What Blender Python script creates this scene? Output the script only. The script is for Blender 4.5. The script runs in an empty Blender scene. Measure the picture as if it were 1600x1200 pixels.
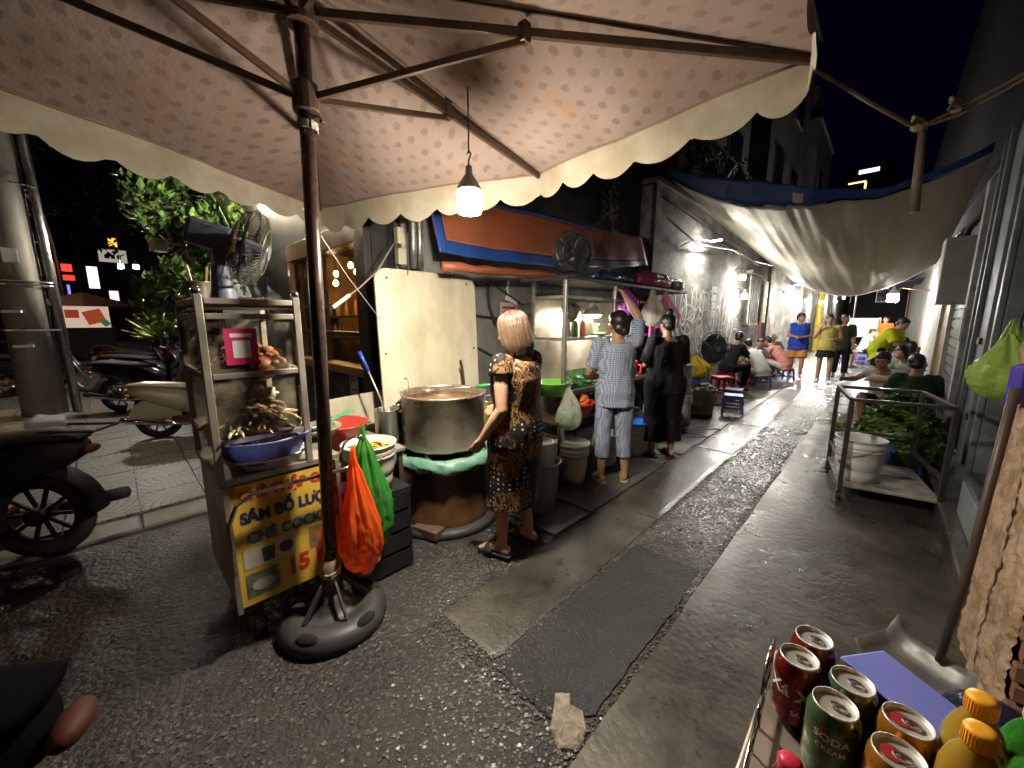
import bpy, bmesh, math, random
from math import sin, cos, pi, radians as R, sqrt, atan2
from mathutils import Vector, Matrix, noise as mnoise
import numpy as np
random.seed(7); np.random.seed(7)
scene = bpy.context.scene
C = scene.collection
# ------------------------------------------------------------------ camera, sky, sun, exposure
cam_d = bpy.data.cameras.new('camera'); cam = bpy.data.objects.new('camera', cam_d); C.objects.link(cam)
cam.location = (0, 0, 1.5); cam.rotation_euler = (R(90 - 9.45), 0, R(44))
cam_d.sensor_width = 36; cam_d.lens = 13.52; cam_d.clip_start = .02; cam_d.clip_end = 600
scene.camera = cam
world = bpy.data.worlds.new('World'); scene.world = world; world.use_nodes = True
wn = world.node_tree.nodes; wl = world.node_tree.links
bg = wn['Background']; sky = wn.new('ShaderNodeTexSky'); sky.sky_type = 'NISHITA'; sky.sun_disc = False
sky.sun_elevation = R(-3.0); sky.sun_rotation = R(120); sky.altitude = 0; sky.air_density = 1.0; sky.dust_density = .1; sky.ozone_density = 8
wl.new(sky.outputs[0], bg.inputs[0]); bg.inputs[1].default_value = .07
sun_d = bpy.data.lights.new('moon', 'SUN'); sun_d.energy = .012; sun_d.angle = R(20); sun_d.color = (1, .93, .85)
sun = bpy.data.objects.new('moon', sun_d); C.objects.link(sun); sun.rotation_euler = (R(35), 0, R(-30))
scene.view_settings.view_transform = 'Standard'; scene.view_settings.look = 'None'
scene.view_settings.exposure = 0.28; scene.view_settings.gamma = 1; scene.view_settings.use_curve_mapping = False
scene.render.engine = 'CYCLES'
cy = scene.cycles
cy.use_denoising = True
try: cy.denoiser = 'OPENIMAGEDENOISE'
except Exception: pass
cy.use_adaptive_sampling = True; cy.adaptive_threshold = .03
cy.max_bounces = 5; cy.diffuse_bounces = 3; cy.glossy_bounces = 2; cy.transmission_bounces = 3; cy.transparent_max_bounces = 12
cy.sample_clamp_indirect = 4; cy.caustics_reflective = False; cy.caustics_refractive = False; cy.use_light_tree = True

# ------------------------------------------------------------------ materials
def nt(m): return m.node_tree.nodes, m.node_tree.links
def newmat(name):
    m = bpy.data.materials.new(name); m.use_nodes = True
    n, l = nt(m); return m, n, l, n['Principled BSDF']
def c4(c): return (c[0], c[1], c[2], 1)
def dark(c, k): return tuple(x * k for x in c[:3])
def noise_node(n, l, co, scale, detail=4, rough=.55, stretch=None):
    t = n.new('ShaderNodeTexNoise'); t.inputs['Scale'].default_value = scale; t.inputs['Detail'].default_value = detail
    t.inputs['Roughness'].default_value = rough
    if stretch:
        mp = n.new('ShaderNodeMapping'); mp.inputs['Scale'].default_value = stretch
        l.new(co, mp.inputs[0]); l.new(mp.outputs[0], t.inputs[0])
    else: l.new(co, t.inputs[0])
    return t
def ramp(n, l, src, stops):
    r = n.new('ShaderNodeValToRGB'); e = r.color_ramp.elements
    while len(e) < len(stops): e.new(.5)
    for i, (p, c) in enumerate(stops):
        e[i].position = p; e[i].color = c4(c) if not isinstance(c, (int, float)) else (c, c, c, 1)
    l.new(src, r.inputs[0]); return r
def mix(n, l, fac, a, b, mode='MIX'):
    x = n.new('ShaderNodeMix'); x.data_type = 'RGBA'; x.blend_type = mode
    for i, v in ((0, fac), (6, a), (7, b)):
        if hasattr(v, 'is_output'): l.new(v, x.inputs[i])
        elif i == 0: x.inputs[0].default_value = v
        else: x.inputs[i].default_value = c4(v)
    return x.outputs[2]
def math_(n, l, op, a, b=0., c=None):
    x = n.new('ShaderNodeMath'); x.operation = op
    for i, v in enumerate((a, b, c)):
        if v is None: continue
        if hasattr(v, 'is_output'): l.new(v, x.inputs[i])
        else: x.inputs[i].default_value = v
    return x.outputs[0]
MC = {}
def mat(name, col, rough=.6, metal=0., var=.3, scale=5., col2=None, rvar=.12, bump=.15, bscale=30., stretch=None, spec=.5,
        emit=None, estr=0., coat=0., trans=0., sheen=0., sss=0., stops=(.35, .7), bdist=.004):
    if name in MC: return MC[name]
    m, n, l, b = newmat(name)
    tc = n.new('ShaderNodeTexCoord').outputs['Object']
    t = noise_node(n, l, tc, scale, 6, .6, stretch)
    r = ramp(n, l, t.outputs['Fac'], [(stops[0], dark(col2, 1) if col2 else dark(col, 1 - var)), (stops[1], col)])
    l.new(r.outputs[0], b.inputs['Base Color'])
    t2 = noise_node(n, l, tc, scale * 2.3, 3)
    r2 = ramp(n, l, t2.outputs['Fac'], [(.3, max(.02, rough - rvar)), (.7, min(1, rough + rvar))])
    l.new(r2.outputs[0], b.inputs['Roughness'])
    b.inputs['Metallic'].default_value = metal; b.inputs['Specular IOR Level'].default_value = spec
    if bump:
        t3 = noise_node(n, l, tc, bscale, 5, .6, stretch)
        bp = n.new('ShaderNodeBump'); bp.inputs['Strength'].default_value = bump; bp.inputs['Distance'].default_value = bdist
        l.new(t3.outputs['Fac'], bp.inputs['Height']); l.new(bp.outputs[0], b.inputs['Normal'])
    if emit: b.inputs['Emission Color'].default_value = c4(emit); b.inputs['Emission Strength'].default_value = estr
    b.inputs['Coat Weight'].default_value = coat; b.inputs['Transmission Weight'].default_value = trans
    b.inputs['Sheen Weight'].default_value = sheen
    if sss: b.inputs['Subsurface Weight'].default_value = sss; b.inputs['Subsurface Radius'].default_value = (.02, .008, .004); b.inputs['Subsurface Scale'].default_value = .5
    MC[name] = m; return m
def emis(name, col, s):
    if name in MC: return MC[name]
    m, n, l, b = newmat(name); b.inputs['Base Color'].default_value = (.8, .8, .8, 1)
    b.inputs['Emission Color'].default_value = c4(col); b.inputs['Emission Strength'].default_value = s
    MC[name] = m; return m
def film(name, col, alpha=.75, rough=.25, transl=.4, crinkle=60, bump=.6):
    """thin plastic: part opaque, part translucent, part see-through"""
    if name in MC: return MC[name]
    m, n, l, b = newmat(name); out = n['Material Output']
    b.inputs['Base Color'].default_value = c4(col); b.inputs['Roughness'].default_value = rough
    tc = n.new('ShaderNodeTexCoord').outputs['Object']
    t = noise_node(n, l, tc, crinkle, 4, .6, (1, 1, .35)); bp = n.new('ShaderNodeBump'); bp.inputs['Strength'].default_value = bump; bp.inputs['Distance'].default_value = .01
    l.new(t.outputs['Fac'], bp.inputs['Height']); l.new(bp.outputs[0], b.inputs['Normal'])
    tl = n.new('ShaderNodeBsdfTranslucent'); tl.inputs[0].default_value = c4(col)
    tp = n.new('ShaderNodeBsdfTransparent'); tp.inputs[0].default_value = c4([.5 + .5 * x for x in col])
    m1 = n.new('ShaderNodeMixShader'); m1.inputs[0].default_value = transl; l.new(b.outputs[0], m1.inputs[1]); l.new(tl.outputs[0], m1.inputs[2])
    m2 = n.new('ShaderNodeMixShader'); m2.inputs[0].default_value = alpha; l.new(tp.outputs[0], m2.inputs[1]); l.new(m1.outputs[0], m2.inputs[2])
    l.new(m2.outputs[0], out.inputs[0]); MC[name] = m; return m
def glass(name, tint=(.9, .95, .92), dirt=.12, refl=1.4, dirtcol=(.5, .48, .42)):
    if name in MC: return MC[name]
    m, n, l, b = newmat(name); out = n['Material Output']
    tc = n.new('ShaderNodeTexCoord').outputs['Object']
    t = noise_node(n, l, tc, 4, 6, .65)
    r = ramp(n, l, t.outputs['Fac'], [(.4, 0.), (.75, dirt * 2)])
    b.inputs['Base Color'].default_value = c4(dirtcol); b.inputs['Roughness'].default_value = .5
    tp = n.new('ShaderNodeBsdfTransparent'); tp.inputs[0].default_value = c4(tint)
    gl = n.new('ShaderNodeBsdfGlossy'); gl.inputs['Roughness'].default_value = .06
    lw = n.new('ShaderNodeLayerWeight'); lw.inputs[0].default_value = .5      # Schlick, the same on both faces of the pane
    fr = math_(n, l, 'ADD', math_(n, l, 'MULTIPLY', math_(n, l, 'POWER', lw.outputs['Facing'], 5.), .6), .03)
    m1 = n.new('ShaderNodeMixShader'); l.new(fr, m1.inputs[0]); l.new(tp.outputs[0], m1.inputs[1]); l.new(gl.outputs[0], m1.inputs[2])
    m2 = n.new('ShaderNodeMixShader'); l.new(r.outputs[0], m2.inputs[0]); l.new(m1.outputs[0], m2.inputs[1]); l.new(b.outputs[0], m2.inputs[2])
    l.new(m2.outputs[0], out.inputs[0]); MC[name] = m; return m

# ------------------------------------------------------------------ mesh builder
class MB:
    def __init__(s): s.v = []; s.f = []
    def add(s, vs, fs, mtx=None):
        o = len(s.v)
        s.v += [tuple(mtx @ Vector(p)) for p in vs] if mtx else [tuple(p) for p in vs]
        s.f += [tuple(i + o for i in f) for f in fs]; return s
    def box(s, c, d, rz=0, rx=0, ry=0, taper=1.):
        x, y, z = d[0] / 2, d[1] / 2, d[2] / 2; t = taper
        vs = [(-x, -y, -z), (x, -y, -z), (x, y, -z), (-x, y, -z), (-x * t, -y * t, z), (x * t, -y * t, z), (x * t, y * t, z), (-x * t, y * t, z)]
        fs = [(3, 2, 1, 0), (4, 5, 6, 7), (0, 1, 5, 4), (1, 2, 6, 5), (2, 3, 7, 6), (3, 0, 4, 7)]
        m = Matrix.Translation(c) @ Matrix.Rotation(rz, 4, 'Z') @ Matrix.Rotation(ry, 4, 'Y') @ Matrix.Rotation(rx, 4, 'X')
        return s.add(vs, fs, m)
    def box2(s, a, b): return s.box([(a[i] + b[i]) / 2 for i in range(3)], [abs(b[i] - a[i]) for i in range(3)])
    def frame(s, p0, p1):
        d = Vector(p1) - Vector(p0); q = d.normalized() if d.length > 1e-9 else Vector((0, 0, 1))
        u = q.orthogonal().normalized(); w = q.cross(u); return u, w
    def cyl(s, p0, p1, r0, r1=None, n=12, cap=True):
        r1 = r0 if r1 is None else r1; u, w = s.frame(p0, p1); o = len(s.v)
        for p, r in ((Vector(p0), r0), (Vector(p1), r1)):
            for i in range(n):
                a = 2 * pi * i / n; s.v.append(tuple(p + u * (r * cos(a)) + w * (r * sin(a))))
        for i in range(n): j = (i + 1) % n; s.f.append((o + i, o + j, o + n + j, o + n + i))
        if cap: s.f.append(tuple(o + i for i in reversed(range(n)))); s.f.append(tuple(o + n + i for i in range(n)))
        return s
    def bar(s, p0, p1, w, h=None, up=(0, 0, 1)):
        h = h or w; p0 = Vector(p0); p1 = Vector(p1); q = (p1 - p0).normalized(); a = q.cross(Vector(up))
        if a.length < 1e-4: a = q.cross(Vector((1, 0, 0)))
        a.normalize(); b = a.cross(q); vs = []
        for p in (p0, p1):
            for sx, sy in ((-1, -1), (1, -1), (1, 1), (-1, 1)): vs.append(p + a * (sx * w / 2) + b * (sy * h / 2))
        return s.add(vs, [(3, 2, 1, 0), (4, 5, 6, 7), (0, 1, 5, 4), (1, 2, 6, 5), (2, 3, 7, 6), (3, 0, 4, 7)])
    def tube(s, pts, r, n=6, closed=False):
        pts = [Vector(p) for p in pts]; o = len(s.v); N = len(pts); u = None
        for k, p in enumerate(pts):
            a = pts[(k - 1) % N] if (k > 0 or closed) else p; b = pts[(k + 1) % N] if (k < N - 1 or closed) else p
            q = (b - a).normalized()
            if u is None: u = q.orthogonal().normalized()
            else:
                u = u - q * u.dot(q)
                u = u.normalized() if u.length > 1e-6 else q.orthogonal().normalized()
            w = q.cross(u); rr = r[k] if isinstance(r, (list, tuple)) else r
            for i in range(n):
                t = 2 * pi * i / n; s.v.append(tuple(p + u * (rr * cos(t)) + w * (rr * sin(t))))
        for k in range(N if closed else N - 1):
            for i in range(n):
                j = (i + 1) % n; k2 = (k + 1) % N
                s.f.append((o + k * n + i, o + k * n + j, o + k2 * n + j, o + k2 * n + i))
        if not closed: s.f.append(tuple(o + i for i in reversed(range(n)))); s.f.append(tuple(o + (N - 1) * n + i for i in range(n)))
        return s
    def lathe(s, prof, n=20, c=(0, 0, 0), cap0=True, cap1=True, sx=1, sy=1, mtx=None):
        vs = []; fs = []
        for r, z in prof:
            for i in range(n): a = 2 * pi * i / n; vs.append((c[0] + r * sx * cos(a), c[1] + r * sy * sin(a), c[2] + z))
        for k in range(len(prof) - 1):
            for i in range(n): j = (i + 1) % n; fs.append((k * n + i, k * n + j, (k + 1) * n + j, (k + 1) * n + i))
        if cap0: fs.append(tuple(reversed(range(n))))
        if cap1: fs.append(tuple((len(prof) - 1) * n + i for i in range(n)))
        return s.add(vs, fs, mtx)
    def ell(s, c, rad, n=14, m=9, mtx=None):
        rx, ry, rz = rad if hasattr(rad, '__len__') else (rad,) * 3; vs = []; fs = []
        for k in range(1, m):
            t = pi * k / m
            for i in range(n): a = 2 * pi * i / n; vs.append((rx * sin(t) * cos(a), ry * sin(t) * sin(a), rz * cos(t)))
        for k in range(m - 2):
            for i in range(n): j = (i + 1) % n; fs.append((k * n + j, k * n + i, (k + 1) * n + i, (k + 1) * n + j))
        vs += [(0, 0, rz), (0, 0, -rz)]; a = len(vs) - 2
        for i in range(n): j = (i + 1) % n; fs.append((i, j, a)); fs.append(((m - 2) * n + j, (m - 2) * n + i, a + 1))
        mm = Matrix.Translation(c) @ (mtx if mtx else Matrix.Identity(4))
        return s.add(vs, fs, mm)
    def caps(s, p0, p1, r0, r1, n=12):
        s.cyl(p0, p1, r0, r1, n); s.ell(p0, r0, n, 8); s.ell(p1, r1, n, 8); return s
    def rings(s, rs, n=18):
        o = len(s.v)
        for c, a, b in rs:
            c = Vector(c)
            for i in range(n): t = 2 * pi * i / n; s.v.append(tuple(c + Vector(a) * cos(t) + Vector(b) * sin(t)))
        for k in range(len(rs) - 1):
            for i in range(n): j = (i + 1) % n; s.f.append((o + k * n + i, o + k * n + j, o + (k + 1) * n + j, o + (k + 1) * n + i))
        s.f.append(tuple(o + i for i in reversed(range(n)))); s.f.append(tuple(o + (len(rs) - 1) * n + i for i in range(n)))
        return s
    def grid(s, fn, nu, nv, thick=0):
        o = len(s.v)
        for k in range(nv + 1):
            for i in range(nu + 1): s.v.append(tuple(fn(i / nu, k / nv)))
        for k in range(nv):
            for i in range(nu):
                a = o + k * (nu + 1) + i; s.f.append((a, a + 1, a + nu + 2, a + nu + 1))
        return s
    def prism(s, poly, z0, z1, mtx=None):
        n = len(poly); vs = [(p[0], p[1], z0) for p in poly] + [(p[0], p[1], z1) for p in poly]
        fs = [tuple(reversed(range(n))), tuple(range(n, 2 * n))] + [(i, (i + 1) % n, n + (i + 1) % n, n + i) for i in range(n)]
        return s.add(vs, fs, mtx)
    def mesh(s, name='m', smooth=False):
        me = bpy.data.meshes.new(name); me.from_pydata(s.v, [], s.f); me.update()
        if smooth: me.polygons.foreach_set('use_smooth', [True] * len(me.polygons))
        return me
    def build(s, name, m, parent=None, smooth=False, bevel=0, solid=0, auto=None):
        me = s.mesh(name, smooth or auto is not None)
        if auto is not None:
            try: me.set_sharp_from_angle(angle=R(auto))
            except Exception: pass
        o = bpy.data.objects.new(name, me); C.objects.link(o)
        if m: me.materials.append(m)
        if parent: o.parent = parent
        if solid: q = o.modifiers.new('solid', 'SOLIDIFY'); q.thickness = solid; q.offset = 0
        if bevel: q = o.modifiers.new('bevel', 'BEVEL'); q.width = bevel; q.segments = 2; q.limit_method = 'ANGLE'; q.angle_limit = R(40)
        return o
def tag(o, label=None, cat=None, group=None, kind=None):
    if label: o['label'] = label
    if cat: o['category'] = cat
    if group: o['group'] = group
    if kind: o['kind'] = kind
    return o
def thing(name, label, cat, loc=(0, 0, 0), rz=0, group=None):
    o = bpy.data.objects.new(name, None); C.objects.link(o); o.location = loc; o.rotation_euler = (0, 0, rz); o.empty_display_size = .1
    return tag(o, label, cat, group)
def struct(o): o['kind'] = 'structure'; return o
def place(name, me, parent=None, loc=(0, 0, 0), rot=(0, 0, 0), sc=(1, 1, 1)):
    o = bpy.data.objects.new(name, me); C.objects.link(o); o.parent = parent; o.location = loc; o.rotation_euler = rot; o.scale = sc; return o
def dup(root, loc, rz=0, label=None, rx=0):
    r = root.copy(); C.objects.link(r); r.location = loc; r.rotation_euler = (rx, 0, rz)
    if label: r['label'] = label
    for ch in list(root.children):
        c = ch.copy(); C.objects.link(c); c.parent = r
        for g in list(ch.children): d = g.copy(); C.objects.link(d); d.parent = c
    return r
def text(body, size, m, name, parent, loc, rot, bold=.0, ext=.0008, align='LEFT', sx=1.):
    cu = bpy.data.curves.new(name, 'FONT'); cu.body = body; cu.size = size; cu.extrude = ext; cu.offset = bold; cu.align_x = align; cu.resolution_u = 3
    me = baked(bpy.data.objects.new(name, cu))
    me.materials.clear(); me.materials.append(m)
    o = bpy.data.objects.new(name, me); C.objects.link(o); o.parent = parent; o.location = loc; o.rotation_euler = rot; o.scale = (sx, 1, 1); return o
TS = bpy.data.scenes.new('scratch'); TC = TS.collection; TV = TS.view_layers[0]     # scratch scene: evaluates one object at a time
def baked(o):
    TC.objects.link(o); TV.update(); me = bpy.data.meshes.new_from_object(o.evaluated_get(TV.depsgraph)); bpy.data.objects.remove(o); return me
def N3(p, s=1.): return mnoise.noise(Vector((p[0] * s, p[1] * s, p[2] * s)))
def remesh(mb, voxel, smooth=2, fold=None):
    """union of overlapping solids -> one continuous skin"""
    me = mb.mesh('tmp'); o = bpy.data.objects.new('tmp', me)
    q = o.modifiers.new('r', 'REMESH'); q.mode = 'VOXEL'; q.voxel_size = voxel; q.use_smooth_shade = True
    if smooth: q = o.modifiers.new('s', 'SMOOTH'); q.factor = .5; q.iterations = smooth
    out = baked(o); bpy.data.meshes.remove(me)
    if fold:
        n = len(out.vertices); co = np.empty(n * 3, np.float32); out.vertices.foreach_get('co', co); nr = np.empty(n * 3, np.float32); out.vertex_normals.foreach_get('vector', nr)
        co = co.reshape(-1, 3); d = np.array([fold(Vector(c)) for c in co.tolist()], np.float32); co = co + nr.reshape(-1, 3) * d[:, None]
        out.vertices.foreach_set('co', co.ravel()); out.update()
    out.polygons.foreach_set('use_smooth', [True] * len(out.polygons))
    return out
# ================================================================== THE SETTING
def ground_mat(name, base, base2, fleck, fscale, fdens, rough, rvar, bump, wet=.5, bigscale=.8, bscale=60, flecksize=.35, film_=0.):
    m, n, l, b = newmat(name); tc = n.new('ShaderNodeTexCoord').outputs['Object']
    big = noise_node(n, l, tc, bigscale, 8, .62); mid = noise_node(n, l, tc, 7, 6, .6)
    c = mix(n, l, mid.outputs['Fac'], base2, base)
    rb = ramp(n, l, big.outputs['Fac'], [(.36, .42), (.64, 1.2)])
    c = mix(n, l, 1., c, rb.outputs[0], 'MULTIPLY')
    vo = n.new('ShaderNodeTexVoronoi'); vo.inputs['Scale'].default_value = fscale; l.new(tc, vo.inputs['Vector'])
    pick = math_(n, l, 'GREATER_THAN', vo.outputs['Color'], 1 - fdens)
    near = math_(n, l, 'LESS_THAN', vo.outputs['Distance'], flecksize)
    fm = math_(n, l, 'MULTIPLY', pick, near)
    c = mix(n, l, fm, c, fleck)
    sn = noise_node(n, l, tc, 2.7, 5, .7); sr = ramp(n, l, sn.outputs['Fac'], [(.40, .55), (.60, 1.1)]); c = mix(n, l, 1., c, sr.outputs[0], 'MULTIPLY')
    pn = noise_node(n, l, tc, 38, 3, .6); pr_ = ramp(n, l, pn.outputs['Fac'], [(.30, .35), (.40, 1.)]); c = mix(n, l, 1., c, pr_.outputs[0], 'MULTIPLY')
    l.new(c, b.inputs['Base Color'])
    rr = ramp(n, l, big.outputs['Fac'], [(.35, max(.03, rough - rvar)), (.65, min(1, rough + rvar))])
    mr = n.new('ShaderNodeMix'); mr.inputs[0].default_value = .35; l.new(rr.outputs[0], mr.inputs[2]); l.new(mid.outputs['Fac'], mr.inputs[3])
    l.new(mr.outputs[0], b.inputs['Roughness'])
    fine = noise_node(n, l, tc, bscale, 6, .7)
    h = math_(n, l, 'ADD', math_(n, l, 'MULTIPLY', fine.outputs['Fac'], .6), math_(n, l, 'MULTIPLY', vo.outputs['Distance'], -.5))
    h = math_(n, l, 'ADD', h, math_(n, l, 'MULTIPLY', mid.outputs['Fac'], 1.2))
    bp = n.new('ShaderNodeBump'); bp.inputs['Strength'].default_value = bump; bp.inputs['Distance'].default_value = .012
    l.new(h, bp.inputs['Height']); l.new(bp.outputs[0], b.inputs['Normal'])
    b.inputs['Specular IOR Level'].default_value = wet
    if film_:      # a broken film of water lying on the surface
        wf = ramp(n, l, sn.outputs['Fac'], [(.40, film_), (.62, film_ * .25)]); l.new(wf.outputs[0], b.inputs['Coat Weight'])
        b.inputs['Coat Roughness'].default_value = .14; b.inputs['Coat IOR'].default_value = 1.4
        b2 = n.new('ShaderNodeBump'); b2.inputs['Strength'].default_value = bump * .55; b2.inputs['Distance'].default_value = .01; l.new(h, b2.inputs['Height']); l.new(b2.outputs[0], b.inputs['Coat Normal'])
    return m
m_asph = ground_mat('old asphalt', (.042, .036, .030), (.019, .0165, .0145), (.125, .112, .098), 46, .22, .40, .2, 1.)
m_patch = ground_mat('new asphalt', (.022, .021, .020), (.013, .0125, .012), (.075, .07, .066), 80, .25, .42, .15, .8, .5, 1.5, 120)
m_conc = ground_mat('lane concrete', (.10, .086, .070), (.05, .043, .036), (.03, .028, .025), 30, .12, .30, .22, .34, .55, 1.1, 95, film_=.8)
m_slab = ground_mat('slab concrete', (.10, .088, .068), (.06, .053, .043), (.04, .036, .03), 45, .10, .36, .2, .34, .5, .9, 50, film_=.8)
m_grav = ground_mat('exposed gravel', (.09, .085, .08), (.045, .043, .042), (.2, .19, .175), 42, .4, .22, .14, 1.0, .65, 1.2, 50, .5, film_=1.)
def wob(y, k, a=.02): return a * N3((k * 3.7, y * 2.1, 0)) + a * .6 * N3((k, y * 8, 5))
def strip(name, x0, x1, y0, y1, z, m, edge=.015, th=.03, ny=60, parent=None, nx=10):
    """a cast strip of paving with ragged edges and a real thickness"""
    mb = MB(); W = nx + 1
    def pt(i, j):
        x = x0 + (x1 - x0) * i / nx; y = y0 + (y1 - y0) * j / ny
        if i in (0, nx): x += wob(y, x0 if i == 0 else x1 + 9, edge) + edge * .4 * N3((y * 30, x, 0))
        if j in (0, ny): y += edge * 1.2 * N3((x * 7, y, 3)) + edge * .8 * N3((x * 26, y, 5))
        drop = .004 if (i in (0, nx) or j in (0, ny)) else 0
        return (x, y, z + .003 * N3((x, y, 1), 2.5) - drop)
    for j in range(ny + 1):
        for i in range(W): mb.v.append(pt(i, j))
    for j in range(ny):
        for i in range(nx): k = j * W + i; mb.f.append((k, k + 1, k + W + 1, k + W))
    rim = [i for i in range(W)] + [j * W + nx for j in range(1, ny + 1)] + [ny * W + i for i in range(nx - 1, -1, -1)] + [j * W for j in range(ny - 1, 0, -1)]
    o = len(mb.v)
    for k in rim: p = mb.v[k]; mb.v.append((p[0], p[1], p[2] - th))
    for q in range(len(rim)): r = (q + 1) % len(rim); mb.f.append((rim[r], rim[q], o + q, o + r))
    return mb.build(name, m, parent, smooth=False)
g = MB().grid(lambda u, v: ((u - .5) * 300, (v - .5) * 300, 0), 8, 8).build('ground', m_asph); struct(g)
lane = strip('lane_paving', -.60, .72, -2.2, 46, .014, m_conc, .012, ny=160); struct(lane)
pav = strip('alley_paving', -2.95, -1.50, 1.9, 46, .010, m_conc, .03, ny=120); struct(pav)
yy = 1.02
k = 0
while yy < 24:
    ln = [1.7, 2.0, 1.5, 2.3, 1.9][k % 5]
    s = strip('slab', -1.49, -1.09, yy, yy + ln - .012, .010, m_slab, .012, ny=60, parent=pav); yy += ln; k += 1
gs = strip('gravel_strip', -1.085, -.605, 2.0, 24, .006, m_grav, .008, ny=140); struct(gs)
# the newer asphalt patch with its ragged outline
pp = []
for x, y in [(-1.07, 1.03), (-.9, .99), (-.72, 1.0), (-.63, 1.12), (-.63, 1.5), (-.625, 2.0), (-.64, 2.34), (-.74, 2.44), (-.86, 2.52), (-1.0, 2.5), (-1.06, 2.3), (-1.075, 1.8), (-1.08, 1.4)]:
    pp.append((x + random.uniform(-.012, .012), y + random.uniform(-.02, .02)))
pts = []
for i in range(len(pp)):
    a, b_ = pp[i], pp[(i + 1) % len(pp)]
    for t in range(14):
        x = a[0] + (b_[0] - a[0]) * t / 14; y = a[1] + (b_[1] - a[1]) * t / 14
        pts.append((x + .012 * N3((x * 9, y * 9, 2)) + .008 * N3((x * 40, y * 40, 2)), y + .02 * N3((x * 9, y * 9, 7)) + .012 * N3((x * 40, y * 40, 9))))
ap = MB().prism(pts, -.01, .0078).build('asphalt_patch', m_patch); struct(ap)
# broken flagstones in front of the stall
m_flag = ground_mat('flagstone', (.12, .11, .10), (.07, .065, .06), (.05, .05, .05), 40, .1, .4, .2, .35, film_=.7)
fl = []
for i in range(9):
    for j in range(2):
        x0 = -2.42 + j * .47; y0 = 1.98 + i * .46
        jit = lambda: random.uniform(-.018, .018)
        poly = [(x0 + jit(), y0 + jit()), (x0 + .45 + jit(), y0 + jit()), (x0 + .45 + jit(), y0 + .44 + jit()), (x0 + jit(), y0 + .44 + jit())]
        z = .018 + random.uniform(-.002, .005)
        if random.random() < .35:
            c = [(poly[0][0] + poly[2][0]) / 2 + jit(), (poly[0][1] + poly[2][1]) / 2]
            for q in ([poly[0], poly[1], poly[2]], [poly[0], poly[2], poly[3]]):
                cx = sum(p[0] for p in q) / 3; cy_ = sum(p[1] for p in q) / 3
                MB().prism([(cx + (p[0] - cx) * .95, cy_ + (p[1] - cy_) * .95) for p in q], -.01, z + random.uniform(-.003, .003)).build('flagstone', m_flag, pav, bevel=.003)
        else: MB().prism(poly, -.01, z).build('flagstone', m_flag, pav, bevel=.003)
# loose chips pressed in the old asphalt: too many to count
mb = MB()
def chip(x, y, s, z=0):
    a0 = random.uniform(0, 6.28); n = random.choice((4, 5, 5, 6)); top = []; bot = []
    for i in range(n):
        a = a0 + 6.283 * i / n; r = s * random.uniform(.6, 1.1); top.append((x + r * .7 * cos(a), y + r * .7 * sin(a), z + s * random.uniform(.2, .45))); bot.append((x + r * cos(a), y + r * sin(a), z - .004))
    o = len(mb.v); mb.v += top + bot; mb.f.append(tuple(o + i for i in range(n)))
    for i in range(n): j = (i + 1) % n; mb.f.append((o + n + i, o + n + j, o + j, o + i))
cnt = 0
while cnt < 8000:
    x = random.uniform(-3.6, -.62); y = random.uniform(-.3, 2.0)
    if -1.5 < x < -1.08 and y > 1.0: continue
    if -1.08 < x < -.6 and 1.02 < y: continue
    if x < -1.6 and y > 1.75: continue
    if random.random() < min(.93, max(0., (-1.25 - x) * .9 - y * .35)): continue
    d = N3((x, y, 3), 1.6)
    if random.random() > .45 + d: continue
    chip(x, y, random.choice((.003, .004, .004, .005, .006, .008, .012)) * random.uniform(.7, 1.2)); cnt += 1
for i in range(5000):
    y = 2.3 + 6 * random.random() ** 1.6; x = random.uniform(-1.07, -.62); chip(x, y, random.uniform(.006, .013), .006)
for i in range(4200):      # crumbs along the broken joints of slab, patch and lane
    q = random.random()
    if q < .3: x, y = -1.085 + random.gauss(0, .018), random.uniform(1.0, 4.5)
    elif q < .6: x, y = -.612 + random.gauss(0, .016), random.uniform(.3, 4.5)
    elif q < .75: x, y = -1.495 + random.gauss(0, .016), random.uniform(1.0, 4)
    elif q < .88: x, y = random.uniform(-1.5, -.62), 1.0 + random.gauss(0, .035)
    else: x, y = random.uniform(-1.07, -.64), 2.45 + random.gauss(0, .06)
    chip(x, y, random.choice((.003, .004, .006, .009)), .006)
m_chip = mat('stone chips', (.15, .138, .125), .38, var=.6, scale=40, bump=.2, col2=(.045, .042, .04))
o = mb.build('loose_chips', m_chip); tag(o, 'small stone chips pressed into the old wet asphalt', 'gravel', kind='stuff')
# a slab of broken pale concrete beside the patch
G_ = Matrix.Translation((-.70, 1.03, .0)) @ Matrix.Rotation(.9, 4, 'Z') @ Matrix.Scale(.78, 4)
poly = [(-.075, -.12), (.02, -.13), (.075, -.06), (.085, .03), (.03, .07), (.045, .13), (-.03, .14), (-.06, .05), (-.095, -.02)]
poly = [tuple(poly[i][k] + (poly[(i + 1) % 9][k] - poly[i][k]) * j / 4 for k in (0, 1)) for i in range(9) for j in range(4)]
mb = MB(); n_ = len(poly); rows = []
for sc, z in ((1.05, -.01), (1.0, .010), (.93, .018), (.75, .024), (.5, .026), (.22, .028)):
    rows.append([(p[0] * sc + .006 * N3((p[0] * 40, p[1] * 40, z * 50)), p[1] * sc + .006 * N3((p[1] * 40, p[0] * 40, z * 50)), z + (.006 * N3((p[0] * sc * 30, p[1] * sc * 30, 1)) + .005 * N3((p[0] * sc * 75, p[1] * sc * 75, 3)) if z > 0 else 0)) for p in poly])
vs = sum(rows, []); fs = []
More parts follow.
